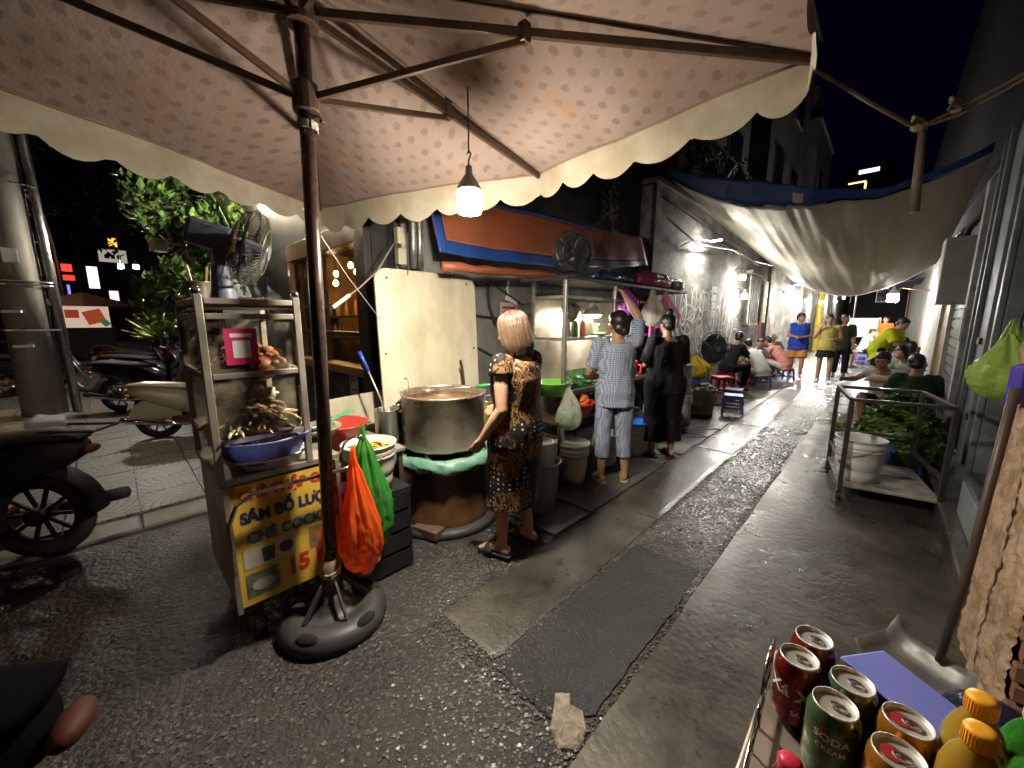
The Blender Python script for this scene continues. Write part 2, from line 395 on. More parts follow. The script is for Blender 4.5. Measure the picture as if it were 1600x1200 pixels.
for k in range(5):
    for i in range(n_): fs.append((k * n_ + i, k * n_ + (i + 1) % n_, (k + 1) * n_ + (i + 1) % n_, (k + 1) * n_ + i))
fs.append(tuple(5 * n_ + i for i in range(n_)))
mb.add(vs, fs, G_)
o = mb.build('concrete_fragment', mat('pale broken concrete', (.32, .275, .21), .8, var=.5, scale=30, bump=1., bscale=70, bdist=.01), smooth=False)
tag(o, 'pale broken lump of concrete lying at the end of the asphalt patch', 'rubble')

# ---- sidewalk of pressed fan tiles on the left
def fan_mat():
    m, n, l, b = newmat('fan tile'); tc = n.new('ShaderNodeTexCoord').outputs['Object']
    sp = n.new('ShaderNodeSeparateXYZ'); l.new(tc, sp.inputs[0])
    x = math_(n, l, 'ADD', sp.outputs[0], .2); y = math_(n, l, 'ADD', sp.outputs[1], .2)
    d = math_(n, l, 'SQRT', math_(n, l, 'ADD', math_(n, l, 'MULTIPLY', x, x), math_(n, l, 'MULTIPLY', y, y)))
    q = math_(n, l, 'DIVIDE', d, .057); ring = math_(n, l, 'FLOOR', q)
    fr = math_(n, l, 'ABSOLUTE', math_(n, l, 'SUBTRACT', math_(n, l, 'FRACT', q), .5))
    ang = math_(n, l, 'ARCTAN2', y, x)
    k = math_(n, l, 'ADD', math_(n, l, 'MULTIPLY', ang, math_(n, l, 'ADD', math_(n, l, 'MULTIPLY', ring, .9), 1.2)), math_(n, l, 'MULTIPLY', ring, .37))
    fa = math_(n, l, 'ABSOLUTE', math_(n, l, 'SUBTRACT', math_(n, l, 'FRACT', k), .5))
    g1 = math_(n, l, 'GREATER_THAN', fr, .41); g2 = math_(n, l, 'GREATER_THAN', fa, .44)
    gr = math_(n, l, 'MAXIMUM', g1, g2)
    t = noise_node(n, l, tc, 9, 6, .65); geo = n.new('ShaderNodeObjectInfo')
    c = ramp(n, l, t.outputs['Fac'], [(.3, (.11, .098, .085)), (.7, (.21, .19, .165))])
    rn = ramp(n, l, geo.outputs['Random'], [(0, .75), (1, 1.1)])
    cc = mix(n, l, 1., c.outputs[0], rn.outputs[0], 'MULTIPLY')
    l.new(mix(n, l, gr, cc, (.035, .03, .027)), b.inputs['Base Color'])
    b.inputs['Roughness'].default_value = .55
    bp = n.new('ShaderNodeBump'); bp.inputs['Strength'].default_value = 1; bp.inputs['Distance'].default_value = .006
    l.new(math_(n, l, 'ADD', math_(n, l, 'SUBTRACT', 1., gr), math_(n, l, 'MULTIPLY', t.outputs['Fac'], .3)), bp.inputs['Height']); l.new(bp.outputs[0], b.inputs['Normal'])
    return m
m_fan = fan_mat()
m_bed = ground_mat('mortar bed', (.09, .08, .07), (.06, .055, .05), (.05, .05, .05), 40, .05, .7, .15, .5)
sw = MB().box2((-40, -2.3, -.02), (-3.98, 1.6, .018)).build('sidewalk', m_bed); struct(sw)
tile = MB().box((0, 0, 0), (.392, .392, .03)).mesh('paving_tile'); tile.materials.append(m_fan)
nt_ = 0
for i in range(30):
    for j in range(9):
        if nt_ >= 270: break
        x = -4.2 - .4 * i; y = 1.4 - .4 * j
        o = place('paving_tile', tile, sw, (x, y, .022 + random.uniform(-.0015, .0015)), (random.uniform(-.004, .004), random.uniform(-.004, .004), (pi / 2) * ((i + 2 * (j % 2)) % 4)))
        nt_ += 1
m_kerb = mat('kerb concrete', (.17, .155, .135), .6, var=.4, scale=4, bump=.4, bscale=40)
kb = MB().box2((-3.97, -2.3, -.03), (-3.70, 1.55, .005)).build('kerb', m_bed); struct(kb)
for j in range(5):
    MB().box2((-3.965, -2.28 + j * .76, -.02), (-3.705, -2.28 + j * .76 + .75, .026)).build('kerb_stone', m_kerb, kb, bevel=.012)

# ================================================================== BUILDINGS, LEFT OF THE ALLEY
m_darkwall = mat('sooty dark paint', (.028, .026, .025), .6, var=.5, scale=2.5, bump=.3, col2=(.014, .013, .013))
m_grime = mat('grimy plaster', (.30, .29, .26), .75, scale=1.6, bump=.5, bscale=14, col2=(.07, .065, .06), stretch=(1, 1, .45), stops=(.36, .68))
m_black = mat('black paint', (.012, .012, .013), .45, var=.3)
m_wood = mat('varnished wood', (.34, .17, .05), .4, var=.5, scale=5, stretch=(6, 6, .6), bump=.2)
m_dkwood = mat('dark wood', (.035, .022, .014), .5, var=.5, scale=6, stretch=(6, 6, .6))
m_pane = glass('window glass', (.92, .88, .78), .10, 1.45)
m_alum = mat('dull aluminium', (.52, .51, .49), .38, 1., var=.3, scale=9, bump=.1)
m_steel = mat('stainless steel', (.62, .58, .52), .36, .85, var=.10, scale=3, bump=.02, rvar=.08)
m_chrome = mat('chrome', (.72, .7, .68), .12, 1., var=.15, scale=15, bump=.05)
m_iron = mat('rusty dark iron', (.07, .05, .04), .55, .6, var=.5, scale=14, bump=.4, col2=(.14, .07, .035))
m_rubber = mat('black rubber', (.018, .017, .017), .7, var=.3, scale=20, bump=.3)
m_blackp = mat('black plastic', (.02, .02, .021), .42, var=.3, scale=10, bump=.1)
def panel_(name, a, b, m, parent, **k): return MB().box2(a, b).build(name, m, parent, **k)
# --- corner cafe: front faces the street, side faces the alley
cb = thing('cafe_building', 'dark corner cafe with a warm lit wooden window behind the food cart', 'building')
Y0 = 1.47
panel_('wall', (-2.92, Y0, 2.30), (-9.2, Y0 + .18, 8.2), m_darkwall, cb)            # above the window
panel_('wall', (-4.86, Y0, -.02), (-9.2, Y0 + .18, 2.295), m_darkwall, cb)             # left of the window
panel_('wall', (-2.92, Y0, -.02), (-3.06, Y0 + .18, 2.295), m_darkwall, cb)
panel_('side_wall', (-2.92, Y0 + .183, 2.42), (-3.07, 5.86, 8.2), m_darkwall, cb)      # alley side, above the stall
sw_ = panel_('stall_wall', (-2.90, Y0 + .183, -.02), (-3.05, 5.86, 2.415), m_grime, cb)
panel_('stall_riser', (-4.855, Y0 + .02, -.02), (-3.065, Y0 + .15, 1.02), m_black, cb)    # black panel under the glass
win = panel_('window_frame', (-4.85, Y0 - .03, 2.12), (-3.065, Y0 + .1, 2.292), m_wood, cb, bevel=.006)
for x in (-4.80, -4.10, -3.13): panel_('window_post', (x - .045, Y0 - .028, 1.10), (x + .045, Y0 + .09, 2.117), m_wood if x < -3.2 else m_dkwood, cb, bevel=.005)
panel_('window_sill', (-4.85, Y0 - .05, 1.022), (-3.065, Y0 + .1, 1.097), m_wood, cb, bevel=.006)
panel_('transom', (-4.75, Y0 - .005, 1.36), (-3.18, Y0 + .06, 1.395), m_dkwood, cb)
for x0, x1 in ((-4.752, -4.148), (-4.052, -3.178)):
    panel_('pane', (x0, Y0 + .03, 1.398), (x1, Y0 + .036, 2.115), m_pane, cb); panel_('pane', (x0, Y0 + .03, 1.1), (x1, Y0 + .036, 1.358), m_pane, cb)
m_gold = mat('ochre cafe plaster', (.55, .33, .10), .7, var=.5, scale=3, bump=.3, col2=(.2, .11, .04))
panel_('room_back', (-7.6, 4.4, -.02), (-3.08, 4.5, 2.9), m_gold, cb); panel_('room_side', (-7.7, Y0 + .2, -.02), (-7.6, 4.39, 2.9), m_gold, cb)
panel_('room_ceiling', (-7.6, Y0 + .2, 2.7), (-3.08, 4.39, 2.8), m_dkwood, cb); panel_('room_floor', (-7.6, Y0 + .2, .02), (-3.08, 4.39, .04), m_dkwood, cb)
pst = panel_('post', (-2.915, Y0 - .065, 0), (-3.055, Y0 - .005, 2.3), m_dkwood, cb, bevel=.004)
em_cafe = emis('cafe filament glow', (1., .58, .2), 160)
for i, (x, y, z) in enumerate([(-5.17, 2.3, 2.21), (-5.66, 2.3, 2.14), (-5.74, 2.32, 2.02), (-6.15, 2.3, 2.18), (-6.9, 2.6, 2.15), (-4.9, 2.25, 2.1)]):
    t = thing('pendant_bulb', ['warm filament bulb, highest of the front cluster in the cafe window', 'warm filament bulb in the middle of the cafe window cluster', 'lowest warm filament bulb in the cafe window', 'warm filament bulb deep at the left of the cafe window', 'warm filament bulb farthest back inside the cafe', 'warm filament bulb at the right edge of the cafe window'][i], 'light bulb', (x, y, z), group='cafe pendant bulbs')
    MB().tube([(0, 0, .1), (0, 0, 2.69 - z)], .004, 5).build('cord', m_blackp, t)
    MB().lathe([(.012, .03), (.018, .06), (.016, .1), (.006, .11)], 10).build('socket', m_dkwood, t, smooth=True)
    MB().ell((0, 0, 0), (.032, .032, .042), 10, 7).build('glass', em_cafe, t, smooth=True)
# cafe shelf with bottles and framed plates
sh = thing('cafe_shelf', 'wooden shelf inside the cafe seen through the glass', 'shelf', (-6.3, 2.75, 0))
for z in (1.2, 1.55): MB().box((0, 0, z), (1.7, .25, .03)).build('board', m_dkwood, sh)
for x in (-.83, .83): MB().box((x, 0, .9), (.03, .24, 1.7)).build('upright', m_dkwood, sh)
bc = [(.2, .25, .08), (.5, .2, .06), (.6, .5, .2), (.12, .2, .25), (.5, .35, .1)]
bt = MB().lathe([(.035, 0), (.037, .02), (.037, .14), (.015, .19), (.013, .24)], 10).mesh('bottle', True)
for i in range(9):
    x = -7.0 + i * .17; z = 1.215 if i % 2 else 1.565
    b2 = bt.copy(); b2.materials.append(mat('bottle tint %d' % (i % 5), bc[i % 5], .2)); o = place('bottle', b2, None, (x, 2.7, z)); tag(o, '%s bottle on the %s cafe shelf behind the glass, %s from the left' % (['olive', 'brown', 'gold', 'blue green', 'tan'][i % 5], 'lower' if i % 2 else 'upper', ['first', 'first', 'second', 'second', 'third', 'third', 'fourth', 'fourth', 'fifth'][i]), 'bottle', 'bottles on the cafe shelf')
# white sticker with a round letter on the black panel
st = thing('cafe_notice', 'small white notice with a large letter P on the black cafe front', 'sign', (-3.42, Y0 + .012, .93)); st.rotation_euler = (R(90), 0, 0)
MB().box((.0, .0, .0), (.17, .2, .006)).build('board', mat('white card', (.75, .76, .74), .5, var=.1), st)
m_ink = mat('ink black', (.02, .02, .02), .6, var=.1)
text('P', .13, m_ink, 'lettering', st, (-.07, -.02, .004), (0, 0, 0), .002); text('PARKING', .028, m_ink, 'lettering', st, (-.055, -.07, .004), (0, 0, 0)) if False else None
MB().box((.02, .03, .004), (.07, .008, .002)).build('rule', m_ink, st); MB().box((.0, -.055, .004), (.12, .012, .002)).build('rule', m_ink, st)

# --- long plaster wall with graffiti
def wall_mat():
    m, n, l, b = newmat('weathered graffiti wall plaster'); tc = n.new('ShaderNodeTexCoord').outputs['Object']
    a = noise_node(n, l, tc, 1.7, 6, .7, (1, .45, .8)); s = noise_node(n, l, tc, 3.1, 5, .7, (1, .5, 1)); d = noise_node(n, l, tc, 9, 5, .7, (1, .5, 1))
    c = ramp(n, l, a.outputs['Fac'], [(.36, (.10, .095, .085)), (.5, (.24, .225, .20)), (.66, (.40, .385, .35))])
    st_ = ramp(n, l, s.outputs['Fac'], [(.38, .5), (.58, 1.)])
    c1 = mix(n, l, 1., c.outputs[0], st_.outputs[0], 'MULTIPLY')
    pk = ramp(n, l, d.outputs['Fac'], [(.60, 0.), (.64, 1.)])
    c2 = mix(n, l, pk.outputs[0], c1, (.09, .08, .07))
    l.new(c2, b.inputs['Base Color']); b.inputs['Roughness'].default_value = .8
    h = math_(n, l, 'ADD', d.outputs['Fac'], math_(n, l, 'MULTIPLY', s.outputs['Fac'], .5))
    bp = n.new('ShaderNodeBump'); bp.inputs['Strength'].default_value = .6; bp.inputs['Distance'].default_value = .015
    l.new(h, bp.inputs['Height']); l.new(bp.outputs[0], b.inputs['Normal']); return m
m_wall = wall_mat()
aw = thing('alley_wall', 'long grey plaster wall with white graffiti loops along the alley', 'wall')
def wv(u, v): y = 5.88 + u * 40; z = -.02 + v * 3.54; return (-2.70 + .02 * N3((y, z, 0), .8) + .008 * N3((y, z, 4), 4), y, z)
mb = MB().grid(wv, 150, 16)
mb.box2((-2.99, 5.88, -.02), (-2.76, 45.8, 3.5)); mb.build('plaster', m_wall, aw)
MB().box2((-3.02, 5.87, 3.52), (-2.66, 45.8, 3.60)).build('coping', m_kerb, aw, bevel=.01)
for y in (13.6, 19.4, 25.2, 31): MB().box2((-2.755, y, 0), (-2.60, y + .32, 3.4)).build('pier', m_wall, aw, bevel=.01)
m_spray = mat('white spray paint', (.72, .72, .68), .7, var=.4, scale=12, bump=.2, col2=(.40, .39, .36))
def loop(cy_, cz, ry, rz, tilt=0, w=.028, a0=0, a1=2 * pi, n=24):
    mb = MB(); P = []
    for i in range(n + 1):
        a = a0 + (a1 - a0) * i / n; rr = 1 + .07 * N3((cy_ + cos(a), cz + sin(a), 3), 2)
        y = ry * cos(a) * rr; z = rz * sin(a) * rr
        P.append((cy_ + y * cos(tilt) - z * sin(tilt), cz + y * sin(tilt) + z * cos(tilt)))
    for i in range(n):
        (y0, z0), (y1, z1) = P[i], P[i + 1]; d = Vector((y1 - y0, z1 - z0)); q = Vector((-d[1], d[0])).normalized() * w / 2
        vs = []
        for (y, z) in ((y0 - q[0], z0 - q[1]), (y1 - q[0], z1 - q[1]), (y1 + q[0], z1 + q[1]), (y0 + q[0], z0 + q[1])):
            vs.append((-2.70 + .02 * N3((y, z, 0), .8) + .008 * N3((y, z, 4), 4) + .012, y, z))
        mb.add(vs, [(3, 2, 1, 0)])
    return mb.build('graffiti_stroke', m_spray, aw)
for (y, z, ry, rz) in [(6.35, 1.75, .14, .27), (6.75, 1.72, .13, .29), (7.25, 1.70, .15, .30), (7.75, 1.78, .12, .32), (6.3, 1.15, .17, .25), (6.9, 1.1, .2, .28), (7.5, 1.12, .16, .3), (8.15, 1.2, .17, .34), (8.2, 1.8, .11, .28), (6.6, .62, .2, .22), (7.3, .58, .22, .2), (8.75, 1.75, .14, .36), (9.2, 1.4, .2, .4), (9.7, 1.75, .12, .36), (10.2, 1.3, .18, .36)]:
    loop(y, z, ry, rz, random.uniform(-.15, .15), random.uniform(.028, .045))
    if random.random() < .6: loop(y, z, ry * .5, rz * .55, random.uniform(-.2, .2), .02)
for i in range(26):
    y = random.uniform(6.1, 11.5); z = random.uniform(.5, 2.1)
    loop(y, z, random.uniform(.12, .4), random.uniform(.08, .3), random.uniform(-1, 1), random.uniform(.012, .028), random.uniform(0, 3), random.uniform(3.5, 6.5), 16)
# letter block on the wall
for i, w_ in enumerate((.30, .28, .24, .26)):
    MB().box((-2.664, 8.82 + .0 * i, 2.12 - i * .16), (.006, w_, .13)).build('stencil_block', mat('pale stencil', (.6, .62, .62), .7, var=.35, scale=20), aw)
m_red_spray = mat('red spray paint', (.45, .12, .13), .7, var=.5, scale=10)
for i in range(7):
    y = 12.6 + i * .28
    MB().bar((-2.66, y, .95), (-2.66, y + .12, 1.55 + .1 * (i % 3)), .05, .012, (1, 0, 0)).build('red_stroke', m_red_spray, aw)
# barred window on the wall, with concrete lintel
wb = thing('barred_window', 'narrow barred window high on the graffiti wall under a lintel', 'window', (-2.62, 11.35, 0))
MB().box((-.01, .35, 2.0), (.06, .95, 1.25)).build('recess_shade', mat('painted void shade', (.03, .028, .025), .8), wb)  # flat slab; shade of the window opening is put into its dark colour
MB().box((.02, .35, 2.68), (.16, 1.15, .09)).build('lintel', m_kerb, wb, bevel=.01)
for i in range(6): MB().box((.045, -.1 + i * .18, 2.0), (.03, .075, 1.24)).build('bar', mat('pale painted bar', (.35, .33, .29), .6, var=.4, scale=8), wb)
for z in (1.39, 2.61): MB().box((.04, .35, z), (.05, .98, .05)).build('rail', m_iron, wb)
yb = thing('hanging_banner', 'yellow and white vertical banner on the wall past the barred window', 'banner', (-2.6, 13.1, 0))
MB().box((0, 0, 2.0), (.015, .42, 1.15)).build('cloth', mat('yellow banner cloth', (.6, .5, .08), .7, var=.5, scale=14, col2=(.55, .52, .4)), yb)
for z in (1.7, 1.95, 2.2): MB().box((.01, 0, z), (.006, .3, .06)).build('print_line', mat('white card', (.75, .76, .74), .5), yb)
yp = thing('yellow_pole', 'tall yellow painted pipe standing against the far alley wall', 'pipe', (-2.48, 24.3, 0))
MB().cyl((0, 0, 0), (0, 0, 3.3), .14, n=12).build('tube', mat('yellow paint', (.55, .42, .05), .5), yp); MB().cyl((0, 0, 3.3), (0, 0, 3.36), .17, n=12).build('collar', m_iron, yp)
# houses behind the wall, dark at night, with balcony
m_house = mat('unlit house plaster', (.11, .105, .10), .8, var=.4, scale=1.2, bump=.2)
m_house2 = mat('unlit grey plaster', (.09, .09, .095), .8, var=.4, scale=1.0, bump=.2)
m_win = mat('unlit window glass', (.015, .017, .02), .15, var=.3)
def house(label, a, b, m, wins=(), roof=None, face='x'):
    h = thing('house', label, 'building'); MB().box2(a, b).build('wall', m, h)
    MB().box2((a[0] - .1, a[1] - .1, b[2] + .003), (b[0] + .1, b[1] + .1, b[2] + .15)).build('roof', m_kerb, h)
    for (y, z, w, hh) in wins:
        if face == 'x': fo = MB().box2((b[0] - .02, y, z), (b[0] + .05, y + w, z + hh)).build('window', m_alum, h); MB().box2((b[0] + .052, y + .06, z + .06), (b[0] + .056, y + w - .06, z + hh - .06)).build('pane', m_win, fo)
        else: fo = MB().box2((y, a[1] + .02, z), (y + w, a[1] - .05, z + hh)).build('window', m_alum, h); MB().box2((y + .06, a[1] - .056, z + .06), (y + w - .06, a[1] - .052, z + hh - .06)).build('pane', m_win, fo)
    return h
h1 = house('unlit house rising behind the graffiti wall with a railed balcony', (-8, 8.6, -.02), (-3.5, 13.6, 9.5), m_house, [(9.2, 5.2, .9, 1.5), (11.6, 5.2, 1.2, 1.3), (9.4, 7.6, 1., 1.2)])
MB().box2((-3.49, 8.7, 4.1), (-2.95, 12.2, 4.22)).build('balcony', m_house2, h1)
for i in range(24): MB().box((-2.97, 8.78 + i * .146, 4.66), (.022, .022, .86)).build('baluster', m_iron, h1)
MB().box((-2.97, 10.45, 5.1), (.05, 3.5, .04)).build('handrail', m_iron, h1)
h2 = house('tall unlit block farther along behind the graffiti wall', (-9, 15.5, -.02), (-3.4, 22, 13.), m_house2, [(16.2, 6, 1.4, 1.4), (19, 6, 1.4, 1.4), (16.2, 9, 1.4, 1.4), (19, 9, 1.4, 1.4)])
MB().cyl((-3.8, 21.2, 13.15), (-3.8, 21.2, 15.4), .09, n=8).build('vent_pipe', m_house, h2)
h3 = house('small pale rooftop hut stepping up beyond the tall unlit block', (-7, 24, -.02), (-3.3, 29, 10.6), m_house, [(25, 7.5, 1.2, 1.4)])
MB().box2((-5.4, 24.6, 10.76), (-3.6, 27, 12.4)).build('stair_hut', m_house, h3)
h4 = house('dark building closing the far end of the alley', (-6, 46, -.02), (5, 50, 6.5), m_house2, [(-4, 3, 1.4, 1.4), (-1, 3, 1.4, 1.4), (2, 3, 1.4, 1.4)], face='y')
tw = thing('far_tower', 'distant tower with a lit sign and gold outline against the night sky', 'building', (-7.5, 125, 0))
MB().box((0, 0, 18), (9, 6, 36)).build('shaft', mat('tower at night', (.02, .022, .03), .6), tw)
tx = MB().box((.6, -3.05, 34.4), (3.4, .1, .8)).build('lit_sign', emis('white blue sign', (.75, .8, 1.), 2.5), tw)
MB().box((-1.2, -3.05, 32.3), (3., .1, .3)).build('light_strip', emis('gold light strip', (1., .62, .2), 2.2), tw); MB().box((.3, -3.05, 30.6), (.35, .1, 3.2)).build('light_strip', emis('gold light strip', (1., .62, .2), 2.2), tw)

# ================================================================== BUILDING, RIGHT OF THE ALLEY
m_teal = mat('grey teal steel paint', (.21, .245, .245), .5, .0, var=.4, scale=3, bump=.25, bscale=20, col2=(.12, .14, .14))
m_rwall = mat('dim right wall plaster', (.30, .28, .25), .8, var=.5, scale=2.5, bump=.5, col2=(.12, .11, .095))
rb = thing('alley_side_building', 'dim building on the right with a grey steel gate and columns', 'building')
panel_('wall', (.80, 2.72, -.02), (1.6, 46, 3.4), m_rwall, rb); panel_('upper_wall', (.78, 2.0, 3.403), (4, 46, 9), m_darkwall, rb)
for y0, y1 in ((5.25, 6.75),):
    panel_('gate_leaf', (.70, y0, .12), (.795, y1, 3.38), m_teal, rb, bevel=.006)
    for y in (5.32, 5.62, 6.38, 6.68): panel_('gate_rib', (.66, y - .04, .125), (.698, y + .04, 3.37), m_teal, rb, bevel=.006)
    panel_('gate_foot', (.60, y0 - .03, 0), (.797, y1 + .03, .117), m_teal, rb, bevel=.008)
    for y, z in ((6.1, 1.26), (5.95, .5)): panel_('latch', (.675, y - .06, z), (.698, y + .06, z + .06), m_iron, rb)
panel_('white_post', (.62, 6.80, 0), (.78, 6.96, 3.0), mat('peeling white paint', (.5, .49, .46), .6, var=.5, scale=9, col2=(.25, .25, .25)), rb, bevel=.006)
panel_('post_poster', (.612, 6.82, 1.25), (.618, 6.94, 1.65), mat('faded yellow blue paper', (.45, .42, .12), .7, var=.5, scale=6, col2=(.12, .17, .4)), rb)
panel_('shutter', (.72, 7.0, .05), (.797, 8.9, 2.6), mat('dull green shutter', (.10, .105, .09), .6, var=.4, scale=3, stretch=(1, 1, 8)), rb)
for z in [i * .13 + .1 for i in range(19)]: panel_('shutter_slat', (.70, 7.02, z), (.722, 8.88, z + .10), mat('dull green shutter', (.10, .105, .09), .6), rb)
panel_('door_post', (.66, 9.0, 0), (.78, 9.12, 2.5), mat('pale door paint', (.42, .37, .29), .6, var=.4), rb); panel_('door', (.70, 9.2, 0), (.797, 10.4, 2.4), mat('worn tan door', (.30, .20, .12), .6, var=.5, scale=4, stretch=(1, 1, .2)), rb)
panel_('door_post', (.66, 10.45, 0), (.78, 10.57, 2.5), mat('pale door paint', (.42, .37, .29), .6), rb)
panel_('ledge', (.42, 2.8, .0), (.797, 5.2, .16), m_conc, rb, bevel=.015)
panel_('ledge_flap', (.50, 3.0, .165), (.53, 4.0, .40), m_teal, rb, bevel=.004)
# electrical cabinet, projecting from the wall
eb = thing('junction_cabinet', 'grey steel electrical cabinet mounted high on the right wall', 'cabinet', (.60, 7.9, 0))
MB().box((0, 0, 2.13), (.36, .42, .85)).build('case', mat('cabinet grey', (.50, .49, .48), .5, .1, var=.25, scale=4), eb, bevel=.012)
MB().box((-.02, -.213, 2.13), (.30, .008, .78)).build('door', mat('cabinet grey', (.50, .49, .48), .5), eb, bevel=.004)
MB().box((.10, -.222, 2.1), (.02, .012, .08)).build('lock', m_iron, eb)
MB().tube([(.0, 0, 2.56), (.02, -.05, 2.68), (.1, -.1, 2.8), (.16, -.1, 3.1)], .035, 8).build('conduit', m_blackp, eb, smooth=True)
MB().tube([(-.08, .05, 2.56), (-.02, 0, 2.66), (.08, -.02, 2.72)], .03, 8).build('conduit', m_chrome, eb, smooth=True)
# --- near masonry pier, broken plaster over brick
m_pier = mat('crumbling tan plaster', (.44, .31, .20), .85, scale=11, col2=(.23, .145, .085), stops=(.38, .62), bump=1., bscale=24, bdist=.02)
m_brick = mat('old red brick', (.30, .14, .09), .85, var=.5, scale=7, bump=.5, bscale=45, col2=(.17, .08, .055))
m_mort = mat('brick mortar', (.24, .20, .16), .9, var=.4, scale=9, bump=.5)
pr = thing('masonry_pier', 'crumbling tan plastered brick pier at the right edge', 'wall')
MB().box2((.445, 2.02, -.02), (1.5, 2.68, 3.39)).build('core', m_mort, pr)
def pf(u, v):
    y = 1.985 + u * .70; z = v * 3.38
    e = min(u, 1 - u) * .7
    x = .415 + .008 * N3((y, z, 0), 6) + .009 * N3((y, z, 2), 20) + .008 * N3((y, z, 5), 48) + max(0, .02 - e) * .8
    yy_ = y + (.008 * N3((z, 1, 0), 18) + .006 * N3((z, 4, 0), 50) if u in (0., 1.) else 0)
    return (x, yy_, z)
MB().grid(pf, 70, 330).build('plaster', m_pier, pr, smooth=True)
brk = MB().box((0, 0, 0), (.205, .09, .062)).mesh('brick'); brk.materials.append(m_brick)
bm_ = bmesh.new(); bm_.from_mesh(brk); bmesh.ops.bevel(bm_, geom=bm_.edges[:], offset=.006, segments=1, affect='EDGES'); bm_.to_mesh(brk); bm_.free()
for r_ in range(44):
    for c_ in range(5):
        x = .545 + c_ * .217 + (.108 if r_ % 2 else 0) - .01
        place('brick', brk, pr, (x, 2.0 + random.uniform(-.006, .006), .04 + r_ * .0745), (0, 0, random.uniform(-.01, .01)))
    if r_ % 2: place('brick', brk, pr, (.485, 2.0 + random.uniform(-.006, .006), .04 + r_ * .0745), (0, 0, 0), (.42, 1, 1))
# ================================================================== UMBRELLA
def RF(r, f, z): return Vector((.7193 * r - .6947 * f, .6947 * r + .7193 * f, z))
PX, PY = -1.85, .62
um = thing('market_umbrella', 'large stained pink beige market umbrella with scalloped valance over the cart', 'umbrella', (PX, PY, 0))
um_o = Vector((PX, PY, 0))
tips = [RF(1.2, 1.71, 2.50), RF(.174, 2.63, 2.39), RF(-1.43, 3.04, 2.30), RF(-2.75, 1.05, 2.56), RF(-2.0, -.45, 2.55), RF(-.5, -.7, 2.52), RF(.47, .35, 2.5)]
tips = [t - um_o for t in tips]
def fabric_mat():
    m, n, l, b = newmat('printed umbrella cloth'); uv = n.new('ShaderNodeUVMap').outputs[0]
    sp = n.new('ShaderNodeSeparateXYZ'); l.new(uv, sp.inputs[0])
    gx = math_(n, l, 'DIVIDE', sp.outputs[0], .092); gy = math_(n, l, 'DIVIDE', sp.outputs[1], .10)
    row = math_(n, l, 'FLOOR', gy); off = math_(n, l, 'MULTIPLY', math_(n, l, 'MODULO', row, 2.), .5)
    fx = math_(n, l, 'SUBTRACT', math_(n, l, 'FRACT', math_(n, l, 'ADD', gx, off)), .5); fy = math_(n, l, 'SUBTRACT', math_(n, l, 'FRACT', gy), .5)
    tc = n.new('ShaderNodeTexCoord').outputs['Object']
    w = noise_node(n, l, uv, 55, 2)
    r2 = math_(n, l, 'ADD', math_(n, l, 'POWER', math_(n, l, 'MULTIPLY', fx, 1.5), 2.), math_(n, l, 'POWER', math_(n, l, 'MULTIPLY', fy, 1.6), 2.))
    r2 = math_(n, l, 'ADD', r2, math_(n, l, 'MULTIPLY', math_(n, l, 'SUBTRACT', w.outputs['Fac'], .5), .28))
    spot = ramp(n, l, r2, [(.10, 1.), (.14, 0.)])
    big = noise_node(n, l, tc, 1.6, 6, .6); fade = noise_node(n, l, tc, 3.7, 4, .6)
    base = ramp(n, l, big.outputs['Fac'], [(.3, (.22, .160, .135)), (.7, (.33, .25, .215))])
    fine = n.new('ShaderNodeMix'); c = mix(n, l, math_(n, l, 'MULTIPLY', spot.outputs[0], math_(n, l, 'MULTIPLY', fade.outputs['Fac'], .85)), base.outputs[0], (.12, .075, .062))
    rs = noise_node(n, l, tc, 2.4, 5, .55, (1, 1, 1)); rust = ramp(n, l, rs.outputs['Fac'], [(.57, 0.), (.62, .26), (.66, .03)])
    c = mix(n, l, rust.outputs[0], c, (.34, .15, .04))
    # brown drip stains running down the panels
    ds = noise_node(n, l, uv, 3.2, 4, .6, (2.2, .35, 1)); dr = ramp(n, l, ds.outputs['Fac'], [(.66, 0.), (.72, .5)])
    c = mix(n, l, dr.outputs[0], c, (.30, .17, .07))
    l.new(c, b.inputs['Base Color']); b.inputs['Roughness'].default_value = .75; b.inputs['Specular IOR Level'].default_value = .3
    t3 = noise_node(n, l, tc, 9, 4, .6); bp = n.new('ShaderNodeBump'); bp.inputs['Strength'].default_value = .5; bp.inputs['Distance'].default_value = .02
    l.new(t3.outputs['Fac'], bp.inputs['Height']); l.new(bp.outputs[0], b.inputs['Normal'])
    return m
m_fab = fabric_mat()
m_val = mat('cream valance cloth', (.42, .385, .31), .8, var=.3, scale=5, bump=.4, bscale=14, col2=(.30, .25, .17))
apex = Vector((0.03, .04, 2.80))
NT = len(tips); NU, NV = 22, 22
verts = []; faces = []; uvs = []; edge_pts = []
